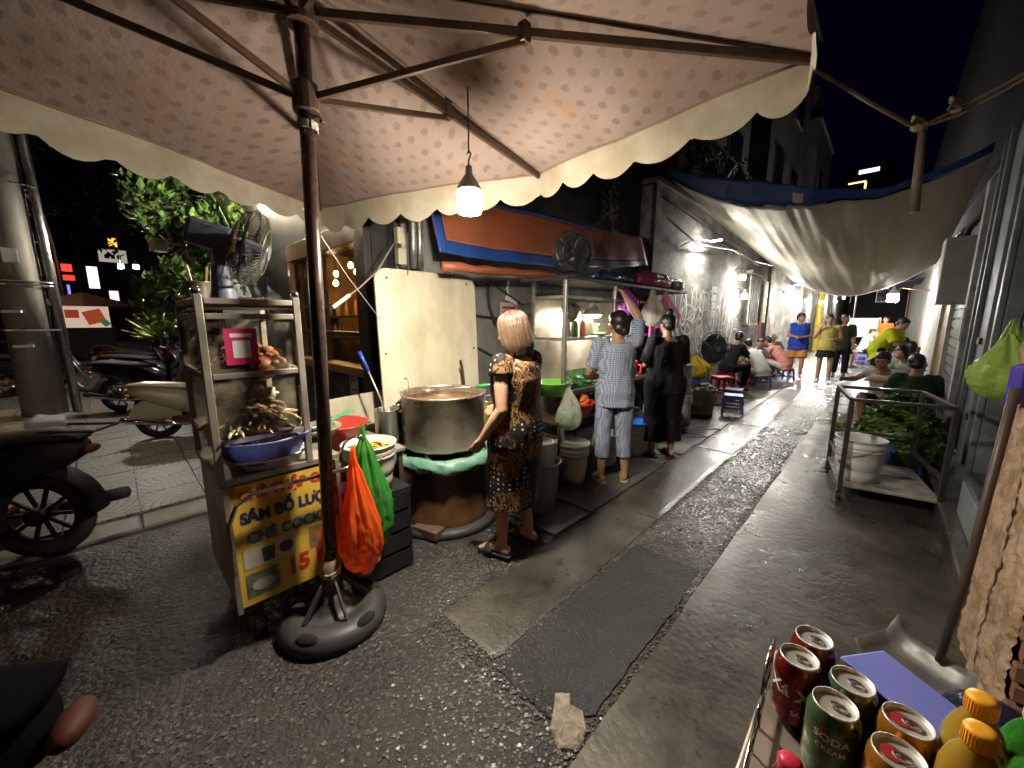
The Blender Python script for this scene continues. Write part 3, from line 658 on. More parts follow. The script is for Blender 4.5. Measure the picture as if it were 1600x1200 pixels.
for k in range(NT):
    P, Q = tips[k], tips[(k + 1) % NT]; L = (Q - P).length; o = len(verts)
    for j in range(NV + 1):
        v = j / NV
        for i in range(NU + 1):
            u = i / NU; e = P.lerp(Q, u); s = 4 * u * (1 - u)
            inward = Vector((apex.x - e.x, apex.y - e.y, 0)).normalized()
            e = e + inward * (.13 * s * min(1, L / 1.8)) + Vector((0, 0, -.03 * s))
            p = apex.lerp(e, v)
            p.z += .05 * s * v * (1 - v) * 2 * (-1 if k % 2 else -.6) + .03
            if 0 < u < 1:
                wr = s * v; p.z += wr * (.018 * N3((p.x, p.y, k), 3.5) + .008 * N3((p.x, p.y, k), 11))
                # pull creases running out from the ribs
                p.z += .010 * sin((u - .5) * 26 + 3 * v) * max(0, 1 - v * 1.6) * s
            verts.append(p); uvs.append(((u - .5) * L * max(v, .05) + k * 3.3, v * (e - apex).length))
            if j == NV: edge_pts.append(p.copy())
    for j in range(NV):
        for i in range(NU):
            a = o + j * (NU + 1) + i; faces.append((a, a + 1, a + NU + 2, a + NU + 1))
me = bpy.data.meshes.new('canopy'); me.from_pydata([tuple(v) for v in verts], [], faces); me.update()
ul = me.uv_layers.new(name='UVMap')
for lp in me.loops: ul.data[lp.index].uv = uvs[lp.vertex_index]
me.polygons.foreach_set('use_smooth', [True] * len(me.polygons)); me.materials.append(m_fab)
can = place('canopy', me, um)
m_seam = mat('brown seam tape', (.20, .13, .10), .8)
for k in range(NT):      # taped seams over the ribs
    o = k * (NU + 1) * (NV + 1)
    for i in (0,): MB().tube([verts[o + j * (NU + 1) + i] + Vector((0, 0, -.003)) for j in range(1, NV + 1)], .005 if i else .008, 5).build('seam', m_seam, um, smooth=True)
# hanging scalloped valance
vb = MB(); dist = 0
for k in range(len(edge_pts) - 1):
    a, b_ = edge_pts[k], edge_pts[k + 1]
    seg = (b_ - a).length
    if seg > .5 or seg < 1e-5: continue
    steps = 3
    for t in range(steps):
        p = a.lerp(b_, t / steps); q = a.lerp(b_, (t + 1) / steps)
        def drop(d):
            ph = (d / .235 + .30 * N3((d, 0, 0), 1.7)) % 1.
            return .122 + (.062 + .03 * N3((d, 9, 0), 1.1)) * abs(sin(pi * ph)) ** .7 + .035 * N3((d, 3, 0), 1.3)
        def outw(pt, d): return Vector((pt.x, pt.y, 0)).normalized() * (.012 * sin(d * 9) + .045 * N3((d, 1, 1), 2.2))
        d0 = dist + seg * t / steps; d1 = dist + seg * (t + 1) / steps
        o = len(vb.v)
        for (pt, d) in ((p, d0), (q, d1)):
            D = drop(d); w_ = outw(pt, d)
            for f in (0, .35, .7, 1.): x = pt + w_ * f * 1.2 + Vector((0, 0, -D * f)); vb.v.append(tuple(x))
        for r_ in range(3): vb.f.append((o + r_, o + 4 + r_, o + 5 + r_, o + 1 + r_))
    dist += seg
val = vb.build('valance', m_val, um, smooth=True); 
hem = MB().tube([e + Vector((0, 0, -.006)) for e in edge_pts[::2]], .007, 5, closed=True).build('hem', mat('brown hem', (.26, .17, .12), .8), um, smooth=True)
# steel frame
m_frame = mat('brown painted steel', (.055, .038, .032), .42, .3, var=.5, scale=12, bump=.2, col2=(.10, .055, .03))
m_pole = mat('worn brown pole', (.10, .055, .045), .3, .55, var=.5, scale=7, bump=.15, stretch=(1, 1, .15), col2=(.045, .03, .028))
lean = Vector((.04, .06, 0))
MB().cyl((0, 0, .08), tuple(lean + Vector((0, 0, 3.0))), .031, .029, 18).build('pole', m_pole, um, smooth=True)
hub = lean * .92 + Vector((0, 0, 2.70)); slide = lean * .8 + Vector((0, 0, 2.40))
MB().cyl(tuple(hub - Vector((0, 0, .045))), tuple(hub + Vector((0, 0, .045))), .062, n=14).build('hub', m_frame, um, bevel=.004)
MB().cyl(tuple(slide - Vector((0, 0, .06))), tuple(slide + Vector((0, 0, .045))), .052, n=14).build('slider', m_frame, um, bevel=.004)
for k, t in enumerate(tips):
    a = hub + (Vector((t.x, t.y, 0)) - Vector((hub.x, hub.y, 0))).normalized() * .05; e = t + Vector((0, 0, .012))
    a2 = apex.lerp(t, .06) + Vector((0, 0, -.02))
    rib = MB().bar(a, e, .022, .032).build('rib', m_frame, um, bevel=.003)
    f = .42 if k != 1 else .48
    mid = a.lerp(e, f) - Vector((0, 0, .028))
    if k < 5: MB().bar(slide + (Vector((t.x, t.y, 0)) - Vector((slide.x, slide.y, 0))).normalized() * .045, mid, .018, .026).build('strut', m_frame, um, bevel=.003)
    if k < 5: MB().box(tuple(a.lerp(e, f)), (.04, .04, .07)).build('bracket', m_frame, um, bevel=.004)
MB().tube([slide + Vector((.0, .05, -.06)), slide + Vector((.03, .06, -.09)), slide + Vector((.06, .03, -.1))], .006, 6).build('locking_pin', m_chrome, um)
# rope tied over the slider and a small patch stuck on the cloth
mb = MB()
for i in range(4): mb.tube([(slide.x + .037 * cos(a * .5), slide.y + .037 * sin(a * .5), slide.z - .10 - .008 * i) for a in range(13)], .004, 5)
mb.build('tie_cord', mat('pale cord', (.4, .37, .3), .8), um)
# weighted base made of a moulded black ring
bs = thing('umbrella_base', 'heavy black moulded umbrella base with cut out handles', 'umbrella base', (PX, PY, 0))
mb = MB()
prof = [(.245, 0), (.252, .02), (.248, .05), (.225, .08), (.18, .095), (.14, .082), (.11, .075), (.085, .10), (.06, .13), (.05, .16)]
mb.lathe(prof, 36); m_base = mat('dusty black plastic', (.045, .042, .04), .5, var=.4, scale=10, bump=.3, col2=(.025, .024, .023))
mb.build('ring', m_base, bs, smooth=True)
for i in range(5):
    a = i * 2 * pi / 5 + .35; c = (.215 * cos(a), .215 * sin(a), .080)
    mtx = Matrix.Rotation(a, 4, 'Z') @ Matrix.Rotation(.62, 4, 'Y')
    MB().ell(c, (.024, .055, .012), 16, 7, mtx).build('hand_hole_shade', mat('painted hole shade', (.004, .004, .004), .9, var=.1, bump=0), bs, smooth=True)  # solid lozenges; shade inside the holes is painted as near-black
MB().cyl((0, 0, .12), (0, 0, .34), .039, .037, 16).build('sleeve', mat('rusted sleeve', (.20, .13, .08), .6, .3, var=.5, scale=15, bump=.4), bs, smooth=True)
for i in range(5):
    a = i * 2 * pi / 5; MB().bar((.03 * cos(a), .03 * sin(a), .25), (.16 * cos(a), .16 * sin(a), .095), .010, .022).build('gusset', m_base, bs)
mb = MB()
for i in range(3): mb.tube([(.043 * cos(a * .5), .043 * sin(a * .5), .26 + .009 * i + .004 * sin(a)) for a in range(14)], .005, 5)
mb.build('wire_tie', mat('pale cord', (.4, .37, .3), .8), bs)

# ================================================================== LAMPS
def bulb_light(name, label, loc, r, h, col, power, group=None, cord=None, sock=True, hook=False, side=.5):
    """LED bulb: white housing on top, glowing diffuser below (the diffuser itself is the light)"""
    t = thing(name, label, 'lamp', loc, 0, group)
    key = '%s glow %s' % (name, label[:28]); As = 2 * pi * r * h * .85; Ab = pi * r * r
    rad = power / (pi * (As * side + Ab))
    # the LED board faces down: the end of the diffuser is brighter than its side
    MB().lathe([(r * .55, 0), (r * .92, -.01), (r, -.02), (r, -h * .85)], 16, cap1=False).build('diffuser', emis(key + ' side', col, rad * side), t, smooth=True)
    MB().lathe([(r, -h * .85), (r * .93, -h * .96), (r * .7, -h)], 16, cap0=False).build('diffuser_end', emis(key + ' end', col, rad), t, smooth=True)
    if sock:
        MB().lathe([(r * .56, .001), (r * 1.02, -.012), (r * .98, .004), (r * .62, h * .32), (r * .30, h * .55), (r * .28, h * .85), (r * .12, h * .9)], 16).build('housing', mat('white lamp plastic', (.7, .68, .63), .4), t, smooth=True)
    if cord: MB().tube(cord, .004, 5).build('cord', m_blackp, t)
    if hook: MB().tube([(0, 0, h * .9), (.0, .0, h * 1.1), (.012, 0, h * 1.2), (.016, 0, h * 1.32), (.004, 0, h * 1.42), (-.012, 0, h * 1.36)], .004, 6).build('hook', m_iron, t)
    return t
BULB = RF(-.205, 1.968, 2.12)
bulb_light('hanging_bulb', 'bright white bulb hanging under the umbrella edge above the soup pot', BULB, .058, .115, (1., .90, .73), 98, side=.13, hook=True, cord=[(0, 0, .2), (-.01, 0, .30), (.02, .01, .38), (-.05, -.03, .28), (-.11, -.05, -.13), (-.115, -.05, -.2)] if False else [(0, 0, .155), (.003, 0, .28), (-.004, .004, .44)])
WHITE = (1., .96, .86)
tl = thing('arm_lamp', 'white tube lamp on a bent arm at the start of the graffiti wall', 'lamp', (-2.66, 7.6, 2.85))
MB().tube([(0, -.75, -.12), (.06, -.5, -.02), (.16, -.2, .03), (.26, -.02, .03)], .012, 7).build('arm', m_alum, tl, smooth=True)
MB().box((.31, .04, .055), (.10, .32, .02), rx=.2).build('head', mat('white lamp plastic', (.7, .68, .63), .4), tl, bevel=.006)
MB().box((.31, .04, .034), (.085, .29, .018), rx=.2).build('diffuser', emis('arm lamp glow', WHITE, 560), tl)
specs = [('bare bulb high beside the barred window', (-2.5, 10.15, 2.52), 60), ('bare bulb below the high one beside the barred window', (-2.5, 10.45, 2.10), 60),
         ('round bulb past the yellow banner on the graffiti wall', (-2.45, 14.7, 2.30), 120), ('bulb beside the wall just past the shaded lamp', (-2.4, 19.2, 2.30), 135),
         ('bulb next to the tall yellow pipe', (-2.3, 22.6, 2.35), 135), ('small bulb far along the wall beyond the yellow pipe', (-2.3, 29.0, 2.6), 135), ('farthest small bulb on the left alley wall', (-2.3, 34.0, 3.0), 135),
         ('glaring bulb on an arm past the end of the tarpaulin', (.02, 16.5, 2.28), 480)]
for lb, loc, pw in specs:
    big = pw > 400; r = .13 if big else .06
    t = bulb_light('wall_bulb', lb, loc, r, r * 1.9, WHITE, pw, 'bulbs along the alley')
    if not big: MB().tube([(0, 0, .08), (-.08, 0, .16), (-.2, 0, .1)], .01, 6).build('bracket', m_iron, t, smooth=True)
    else: MB().tube([(0, 0, .2), (.35, 0, .12), (.76, 0, .05)], .015, 6).build('bracket', m_iron, t, smooth=True)
ls = thing('shaded_lamp', 'white enamel shaded lamp hanging off the left alley wall', 'lamp', (-2.3, 17.4, 2.75))
MB().lathe([(.05, .16), (.09, .14), (.30, .0), (.31, -.01)], 18, cap1=False).build('shade', mat('white enamel', (.7, .7, .66), .35), ls, smooth=True, solid=.006)
MB().lathe([(.07, .06), (.085, .0), (.05, -.05)], 12).build('bulb', emis('shaded bulb glow', WHITE, 700), ls, smooth=True)
MB().tube([(0, 0, .16), (-.15, 0, .25), (-.36, 0, .2)], .012, 6).build('bracket', m_iron, ls)
dup(ls, (-2.2, 26.2, 2.95), 0, 'second shaded lamp farther along the left alley wall')
# ================================================================== FOOD CART
m_cartsteel = mat('scuffed cart steel', (.46, .42, .36), .40, .7, var=.25, scale=4, bump=.05, col2=(.30, .26, .21))
m_cglass = glass('cart glass', (.9, .88, .82), .16, 1.45, (.5, .44, .34))
X1, X0, YA, YB = -1.95, -2.53, .25, .60
ct = thing('food_cart', 'stainless food cart with glass case and yellow menu sign', 'food cart')
def post(a, b, w=.028, name='post'): return MB().bar(a, b, w, w, (1, 0, 0) if abs(a[0] - b[0]) < .01 else (0, 0, 1)).build(name, m_cartsteel, ct, bevel=.003)
for x in (X1, X0):
    for y in (YA, YB):
        post((x, y, .82), (x, y, 1.60))
        MB().ell((x, y, 1.612), .019, 10, 7).build('knob', m_chrome, ct, smooth=True)
for z in (1.515, 1.575, 1.27, .99):
    post((X1, YA + .016, z), (X1, YB - .016, z), .024, 'rail'); post((X0, YA + .016, z), (X0, YB - .016, z), .024, 'rail')
    post((X1 - .016, YA, z), (X0 + .016, YA, z), .024, 'rail'); post((X1 - .016, YB, z), (X0 + .016, YB, z), .024, 'rail')
MB().box2((X0 + .01, YA + .01, 1.552), (X1 - .01, YB - .01, 1.565)).build('roof_plate', m_cartsteel, ct)
for z in (1.262, .985): MB().box2((X0 + .014, YA + .014, z), (X1 - .014, YB - .014, z + .012)).build('shelf', m_cartsteel, ct)
for a, b_ in (((X1 - .003, YA + .014, 1.285), (X1 + .001, YB - .014, 1.50)), ((X0 - .001, YA + .014, 1.285), (X0 + .003, YB - .014, 1.50)),
              ((X0 + .014, YA - .002, 1.285), (X1 - .014, YA + .002, 1.50)), ((X0 + .014, YA - .002, 1.004), (X1 - .014, YA + .002, 1.255)), ((X1 - .003, YA + .014, 1.004), (X1 + .001, YB - .014, 1.255)), ((X0 + .014, YA - .002, .835), (X1 - .014, YA + .002, .975))):
    MB().box2(a, b_).build('pane', m_cglass, ct)
MB().box2((X0 - .02, YA - .012, .80), (X1 + .012, .74, .83)).build('counter', m_cartsteel, ct, bevel=.004)
MB().box2((X0, YA, .22), (X1 - .004, .73, .798)).build('body', m_cartsteel, ct, bevel=.004)
MB().bar((X1 + .006, YA + .008, .20), (X1 + .006, YA + .008, .80), .02, .03).build('corner_angle', m_cartsteel, ct); MB().bar((X1 + .006, .722, .20), (X1 + .006, .722, .80), .02, .03).build('corner_angle', m_cartsteel, ct)
MB().tube([(X1 + .02, YA + .005, .40), (X1 + .06, YA - .0, .43), (X1 + .075, YA, .55), (X1 + .075, YA + .0, .66), (X1 + .08, YA + .03, .735), (X1 + .075, YA + .09, .765), (X1 + .075, .74, .765), (X1 + .07, .80, .78)], .0095, 8).build('push_bar', m_chrome, ct, smooth=True)
for y in (.33, .66):
    for x in (X1 - .08, X0 + .08):
        w = MB().cyl((x, y - .02, .075), (x, y + .02, .075), .075, n=18).build('wheel', m_rubber, ct, bevel=.006); MB().cyl((x, y - .024, .075), (x, y + .024, .075), .03, n=12).build('hub', m_alum, w)
        MB().box((x, y, .17), (.05, .06, .09)).build('caster_fork', m_iron, ct)
# the yellow menu sign on the front
m_yel = mat('yellow sign print', (.62, .42, .05), .45, var=.3, scale=9, bump=.1, col2=(.42, .27, .05), stops=(.25, .6))
m_redp = mat('red print', (.52, .03, .025), .45, var=.15); m_navy = mat('navy print', (.02, .025, .10), .45, var=.15); m_bluep = mat('blue print', (.03, .16, .32), .45, var=.15)
sg = thing('menu_sign', 'yellow vinyl menu sign with red and navy lettering on the cart front', 'sign', (X1 + .004, YA + .018, .215))
sg.rotation_euler = (R(90), 0, R(90))
MB().box2((0, 0, -.001), (.455, .575, .002)).build('board', m_yel, sg)
text('CHÈ THẬP CẨM', .068, m_redp, 'lettering', sg, (.03, .50, .003), (0, 0, 0), .003, .0002, sx=.86)
text('SÂM BỔ LƯỢNG', .072, m_navy, 'lettering', sg, (.03, .395, .003), (0, 0, 0), .0036, .0002, sx=.86)
text('CHÈ COCKTAIL', .072, m_bluep, 'lettering', sg, (.045, .295, .003), (0, 0, 0), .0036, .0002, sx=.86)
text('15 K', .115, m_redp, 'lettering', sg, (.19, .075, .003), (0, 0, 0), .005, .0002, sx=.9)
def pic(x, y, w, h, a, b_, nm):
    p = MB().box2((x, y, .0021), (x + w, y + h, .0032)).build('photo_print', mat(nm, a, .4, scale=14, col2=b_, stops=(.42, .58), bump=0), sg)
    return p
pic(.025, .175, .21, .095, (.5, .45, .36), (.42, .38, .33), 'print ground pale'); pic(.30, .165, .12, .11, (.10, .11, .06), (.28, .13, .06), 'print fruit glass'); pic(.025, .035, .13, .115, (.05, .08, .05), (.16, .17, .12), 'print bowl')
MB().prism([(.10, .185), (.145, .185), (.15, .255), (.095, .255)], .0033, .0038).build('glass_print', mat('print tea', (.10, .07, .035), .4, var=.5, scale=30), sg)
MB().lathe([(.03, .0033), (.03, .0037)], 16, (.195, .225, 0)).build('fruit_print', mat('print dark fruit', (.10, .03, .03), .4), sg)
MB().lathe([(.045, .0033), (.045, .0037)], 18, (.09, .085, 0), sy=.6).build('bowl_print', mat('print bowl white', (.5, .5, .45), .4, var=.4, scale=30), sg)
MB().lathe([(.035, .0033), (.035, .0037)], 18, (.36, .215, 0), sy=1.1).build('fruit_print', mat('print orange drink', (.5, .15, .05), .4, var=.5, scale=30), sg)
# pink payment card hung inside the glass (its code pattern is left blank)
pk = thing('payment_card', 'magenta payment card hanging inside the cart glass', 'sign', (X1 + .008, .318, 1.315)); pk.rotation_euler = (R(90), 0, R(90))
MB().box2((0, 0, 0), (.115, .15, .003)).build('card', mat('magenta print', (.55, .03, .13), .4, var=.1), pk); MB().box2((.026, .028, .0031), (.089, .10, .0036)).build('blank_panel', mat('white card', (.75, .76, .74), .5), pk)
MB().box2((.02, .114, .0031), (.095, .13, .0036)).build('white_strip', mat('white card', (.75, .76, .74), .5), pk)
# --- food
def heap(name, label, cat, c, rx, ry, h, n, size, cols, shape='chunk', seed=1, base=True, parent=None):
    random.seed(seed); t = thing(name, label, cat, c) if parent is None else parent
    ms = [mat('%s tone %d' % (name, i), cc, .42, var=.35, scale=50, bump=.3, bscale=120, spec=.5) for i, cc in enumerate(cols)]
    mbs = [MB() for _ in cols]
    for i in range(n):
        a = random.uniform(0, 6.283); q = sqrt(random.random()); x = rx * q * cos(a); y = ry * q * sin(a); z = h * (1 - q * q) * random.uniform(.75, 1.) + .005
        mb = random.choice(mbs); m = Matrix.Translation((x, y, z)) @ Matrix.Rotation(random.uniform(0, 6.28), 4, 'Z') @ Matrix.Rotation(random.uniform(-.6, .6), 4, 'X')
        s = size * random.uniform(.7, 1.3)
        if shape == 'chunk': mb.ell((0, 0, 0), (s, s * .75, s * .6), 6, 5, m) if False else mb.ell(m.translation, (s, s * random.uniform(.6, .9), s * random.uniform(.45, .7)), 7, 5, m.to_3x3().to_4x4())
        elif shape == 'strip': mb.tube([m @ Vector((-s * 2.4, 0, -s * .3)), m @ Vector((-s, s * .5 * random.uniform(-1, 1), s * .25)), m @ Vector((s, s * .5 * random.uniform(-1, 1), s * .2)), m @ Vector((s * 2.4, 0, -s * .3))], [s * .2, s * .36, s * .36, s * .18], 6)
        elif shape == 'leaf':
            L = s * 3; W = s; bend = random.uniform(-.3, .5); o = len(mb.v)
            for k in range(5):
                f = k / 4; w = W * sin(pi * min(.98, f * .95 + .04)); zz = bend * L * f * (1 - f) * 1.5
                mb.v += [tuple(m @ Vector((L * (f - .5), -w, zz + w * .3))), tuple(m @ Vector((L * (f - .5), 0, zz))), tuple(m @ Vector((L * (f - .5), w, zz + w * .3)))]
            for k in range(4):
                for d in (0, 1): mb.f.append((o + k * 3 + d, o + k * 3 + d + 1, o + k * 3 + d + 4, o + k * 3 + d + 3))
    if base: mbs[0].ell((0, 0, 0), (rx * .92, ry * .92, h * .75), 16, 8)
    for mb, m in zip(mbs, ms):
        if mb.v: k = mb.build('pieces', m, t, smooth=True); k['kind'] = 'stuff'
    return t
def tray(label, c, sx, sy, h=.03):
    t = thing('metal_tray', label, 'tray', c); mb = MB().box((0, 0, .003), (sx, sy, .004))
    for s_ in (-1, 1): mb.box((s_ * sx / 2, 0, h / 2), (.004, sy, h)); mb.box((0, s_ * sy / 2, h / 2), (sx, .004, h))
    mb.build('pan', m_cartsteel, t); MB().tube([(-sx / 2, -sy / 2, h), (sx / 2, -sy / 2, h), (sx / 2, sy / 2, h), (-sx / 2, sy / 2, h)], .005, 6, True).build('rim', m_steel, t); return t
tray('shallow steel tray holding fried pork in the top of the case', (-2.18, .425, 1.277), .36, .28, .02)
heap('fried_pork', 'heap of crisp red brown fried pork in the glass case', 'food', (-2.12, .45, 1.29), .17, .12, .10, 110, .022, [(.30, .10, .04), (.38, .15, .06), (.22, .07, .03)], 'chunk', 3)
tray('steel tray of tripe and bean curd on the middle cart shelf', (-2.15, .425, 1.0), .34, .30, .035)
heap('tripe_heap', 'mixed pile of pale tripe and brown offal on the middle cart shelf', 'food', (-2.12, .42, 1.012), .19, .15, .14, 150, .024, [(.46, .36, .18), (.30, .24, .13), (.17, .15, .09), (.5, .42, .27)], 'strip', 4)
heap('egg_pile', 'small pile of white quail eggs beside the tripe', 'food', (-2.22, .49, 1.13), .09, .07, .045, 26, .017, [(.62, .58, .48), (.55, .5, .4)], 'chunk', 5)
heap('bean_curd', 'fried yellow bean curd at the back of the middle cart shelf', 'food', (-2.32, .35, 1.08), .09, .07, .07, 24, .028, [(.5, .33, .10), (.42, .27, .08)], 'chunk', 6)
heap('sausage_links', 'row of brown sausages behind the payment card in the glass case', 'food', (-2.16, .33, 1.285), .12, .07, .09, 40, .02, [(.26, .09, .05), (.34, .16, .09), (.5, .4, .3)], 'strip', 61)
heap('noodle_nests', 'pale noodle nests at the front of the middle cart shelf', 'food', (-2.03, .34, 1.012), .07, .08, .08, 40, .018, [(.55, .46, .28), (.48, .36, .18)], 'strip', 62)
def basin(name, label, c, r0, r1, h, m, rim=.012, n=28, group=None, ribs=0):
    t = thing(name, label, 'basin', c, 0, group)
    MB().lathe([(r0 * .3, .004), (r0, .004), (r1, h), (r1 + rim, h + .004), (r1 + rim, h - .004), (r1 + .004, h - .008), (r0 + .006, 0), (r0 * .3, 0)], n).build('bowl', m, t, smooth=True)
    if ribs:
        mb = MB()
        for i in range(ribs): a = 6.283 * i / ribs; mb.bar(((r0 + .006) * cos(a), (r0 + .006) * sin(a), .01), ((r1 + .004) * cos(a), (r1 + .004) * sin(a), h), .006, .004)
        mb.build('ribs', m, t)
    return t
m_bluebas = film('blue basin plastic', (.23, .26, .58), .9, .3, .3, 6, .05)
basin('white_basin', 'shallow white basin under the blue one on the cart counter', (-2.08, .45, .832), .14, .165, .05, mat('white plastic', (.66, .66, .63), .4, var=.12, bump=.03))
basin('blue_basin', 'translucent blue plastic basin of shredded meat on the cart counter', (-2.06, .44, .862), .135, .195, .115, m_bluebas)
heap('shredded_meat', 'pale shredded boiled meat heaped in the blue basin', 'food', (-2.06, .44, .925), .125, .125, .085, 150, .017, [(.50, .31, .19), (.42, .24, .14), (.58, .40, .27)], 'strip', 7)
# fan on the cart roof
fn = thing('table_fan', 'old blue grey desk fan tilted on top of the cart', 'fan', (-2.14, .37, 1.566))
m_fanb = mat('aged blue grey plastic', (.13, .15, .21), .5, var=.4, scale=8, bump=.1, col2=(.08, .09, .12))
m_fgrey = mat('dusty fan wire', (.16, .155, .13), .4, .5, var=.4, scale=20)
MB().lathe([(.05, 0), (.052, .02), (.042, .07), (.036, .16), (.034, .17)], 18).build('stem', m_fanb, fn, smooth=True)
MB().box((.0, .0, .20), (.065, .05, .085)).build('knuckle', m_fanb, fn, bevel=.012)
fd = Vector((.35, .90, -.28)).normalized()          # blowing direction
hc = Vector((0, .0, .285)); up_ = Vector((0, 0, 1)); s_ = fd.cross(up_).normalized(); u_ = s_.cross(fd)
Mf = Matrix(((s_.x, u_.x, -fd.x, 0), (s_.y, u_.y, -fd.y, 0), (s_.z, u_.z, -fd.z, 0), (0, 0, 0, 1)))   # local -Z = blowing
Mh = Matrix.Translation(hc) @ Mf
MB().add(*(lambda q: (q.v, q.f))(MB().box((0, 0, .02), (.105, .11, .17))), Mh).build('motor_case', m_fanb, fn, bevel=.02)
fc = Matrix.Translation(hc + fd * .125) @ Mf
cage = MB(); RR = .165
for i in range(56):
    a = 6.283 * i / 56; P = []
    for q in (-1, -.75, -.4, 0, .4, .75, 1):
        rad = RR * (1 - .12 * q * q) if abs(q) < .99 else RR * .86
        pass
    pf_ = [fc @ Vector((rr * cos(a), rr * sin(a), z)) for rr, z in ((.03, .062), (.10, .058), (.145, .04), (RR, 0))]
    pb_ = [fc @ Vector((rr * cos(a), rr * sin(a), z)) for rr, z in ((RR, 0), (.15, -.04), (.10, -.058), (.035, -.065))]
    cage.tube(pf_ + pb_[1:], .0016, 4)
for rr, z, w in ((RR + .002, 0, .006), (.10, .058, .003), (.10, -.058, .003), (.035, -.065, .004)):
    cage.tube([fc @ Vector((rr * cos(6.283 * i / 40), rr * sin(6.283 * i / 40), z)) for i in range(40)], w, 5, True)
cage.build('cage', m_fgrey, fn)
def blades(parent, mtx, r, n, m):
    for k in range(n):
        mb = MB()
        def bl(u, v):
            a = 6.283 * k / n + (u - .5) * 1.5 * (1 - .15 * v); rad = .03 + v * (r - .03)
            return mtx @ Vector((rad * cos(a), rad * sin(a), (u - .5) * .045 * (1 - .3 * v)))
        mb.grid(bl, 6, 6).build('blade', m, parent, smooth=True, solid=.002)
blades(fn, fc, .145, 3, mat('smoky blade', (.05, .055, .06), .25, var=.2))
MB().add(*(lambda q: (q.v, q.f))(MB().cyl((0, 0, -.075), (0, 0, .05), .034, n=16)), fc).build('hub', m_fanb, fn, bevel=.004)
# glass jar, chopstick bunch and bag of cutlery on the roof
jr = thing('steel_canister', 'battered steel canister with utensils beside the fan', 'canister', (-2.46, .33, 1.566))
MB().lathe([(.055, 0), (.06, .01), (.06, .11), (.064, .115), (.064, .12), (.05, .12)], 18).build('can', m_steel, jr, smooth=True)
for i in range(7):
    a = random.uniform(0, 6.28); MB().bar((.02 * cos(a), .02 * sin(a), .05), (.045 * cos(a), .045 * sin(a), .19 + random.uniform(-.02, .02)), .008, .004).build('utensil', m_steel if i % 2 else m_wood, jr)
bxs = thing('foil_pan', 'crumpled foil pan pushed to the back of the cart roof', 'pan', (-2.34, .53, 1.566)); MB().lathe([(.06, 0), (.085, .04), (.09, .042)], 20, cap1=False).build('pan', m_chrome, bxs, smooth=True, solid=.003)
# side table behind the cart with basins
tbm = thing('side_table', 'low steel side table between the cart and the soup pot', 'table', (-2.36, .98, 0))
MB().box((0, 0, .70), (.52, .46, .025)).build('top', m_cartsteel, tbm, bevel=.004)
for x in (-.23, .23):
    for y in (-.2, .2): MB().bar((x, y, 0), (x, y, .688), .028, .028, (1, 0, 0)).build('leg', m_iron, tbm)
basin('red_basket', 'red plastic basin on the side table behind the umbrella pole', (-2.40, .93, .716), .10, .165, .15, mat('red plastic', (.42, .04, .03), .35, var=.2, bump=.03), ribs=18)
basin('steel_bowl', 'wide steel mixing bowl between the cart and the red basin', (-2.30, .76, .832), .07, .12, .06, m_steel)
heap('herb_mix', 'chopped herbs and chilli in the steel mixing bowl', 'food', (-2.30, .76, .85), .09, .09, .04, 50, .010, [(.07, .16, .03), (.35, .05, .03), (.4, .34, .2)], 'leaf', 8)
m_tong = mat('green handle plastic', (.03, .30, .10), .35, var=.1)
tg = thing('green_tongs', 'green handled tongs lying across the steel bowl', 'tongs', (-2.25, .72, .90)); MB().bar((0, 0, .0), (-.10, .26, .05), .012, .008).build('arm', m_tong, tg, bevel=.002); MB().bar((.01, 0, .0), (-.07, .27, .05), .012, .008).build('arm', m_tong, tg, bevel=.002)
def bucket(label, c, r0=.125, r1=.145, h=.34, m=None, lid=None, handle=True, group='plastic buckets', rim=True, open_=True, band=2):
    t = thing('bucket', label, 'bucket', c, random.uniform(0, 6), group); m = m or mat('off white bucket plastic', (.56, .53, .47), .42, var=.2, scale=4, bump=.04)
    pr_ = [(r0, 0)]
    for i in range(1, 6):
        f = i / 6; pr_.append((r0 + (r1 - r0) * f, h * f))
    for b_ in range(band): zz = h * (.84 - .09 * b_); rr = r0 + (r1 - r0) * zz / h; pr_ += [(rr, zz - .012), (rr + .007, zz - .008), (rr + .007, zz + .006), (rr, zz + .01)]
    pr_ = sorted(pr_, key=lambda q: q[1]); pr_ += [(r1, h - .01), (r1 + .008, h - .008), (r1 + .008, h)]
    if open_ and not lid: pr_ += [(r1 - .004, h), (r1 - .008, h * .5), (r0 - .006, .012)]
    MB().lathe(pr_, 24).build('pail', m, t, smooth=True)
    if lid: MB().lathe([(r1 + .012, h - .012), (r1 + .014, h + .006), (r1 + .006, h + .012), (r1 - .012, h + .010), (r1 - .02, h + .004)], 24).build('lid', lid, t, smooth=True)
    if handle: MB().tube([(r1 * cos(a) + .004, (r1 + .012) * sin(a), h * .86 - .10 * abs(cos(a - pi / 2)) ) for a in [i * pi / 14 for i in range(15)]], .0035, 5).build('handle', m_alum, t)
    return t
bucket('open white bucket of yellow noodles behind the green bag', (-2.12, .98, .52), .12, .15, .27, handle=False)
heap('noodle_heap', 'yellow noodles filling the bucket behind the green bag', 'food', (-2.12, .98, .72), .13, .13, .06, 70, .016, [(.62, .40, .08), (.55, .34, .06)], 'strip', 9)
crt = thing('crate', 'wooden box under the yellow noodle bucket', 'crate', (-2.12, .98, 0))
for k in range(4):
    for s2 in (-1, 1): MB().box((s2 * .16, 0, .07 + k * .125), (.015, .32, .105)).build('slat', m_black, crt); MB().box((0, s2 * .16, .07 + k * .125), (.30, .015, .105)).build('slat', m_black, crt)
MB().box((0, 0, .508), (.33, .33, .02)).build('top', m_black, crt)
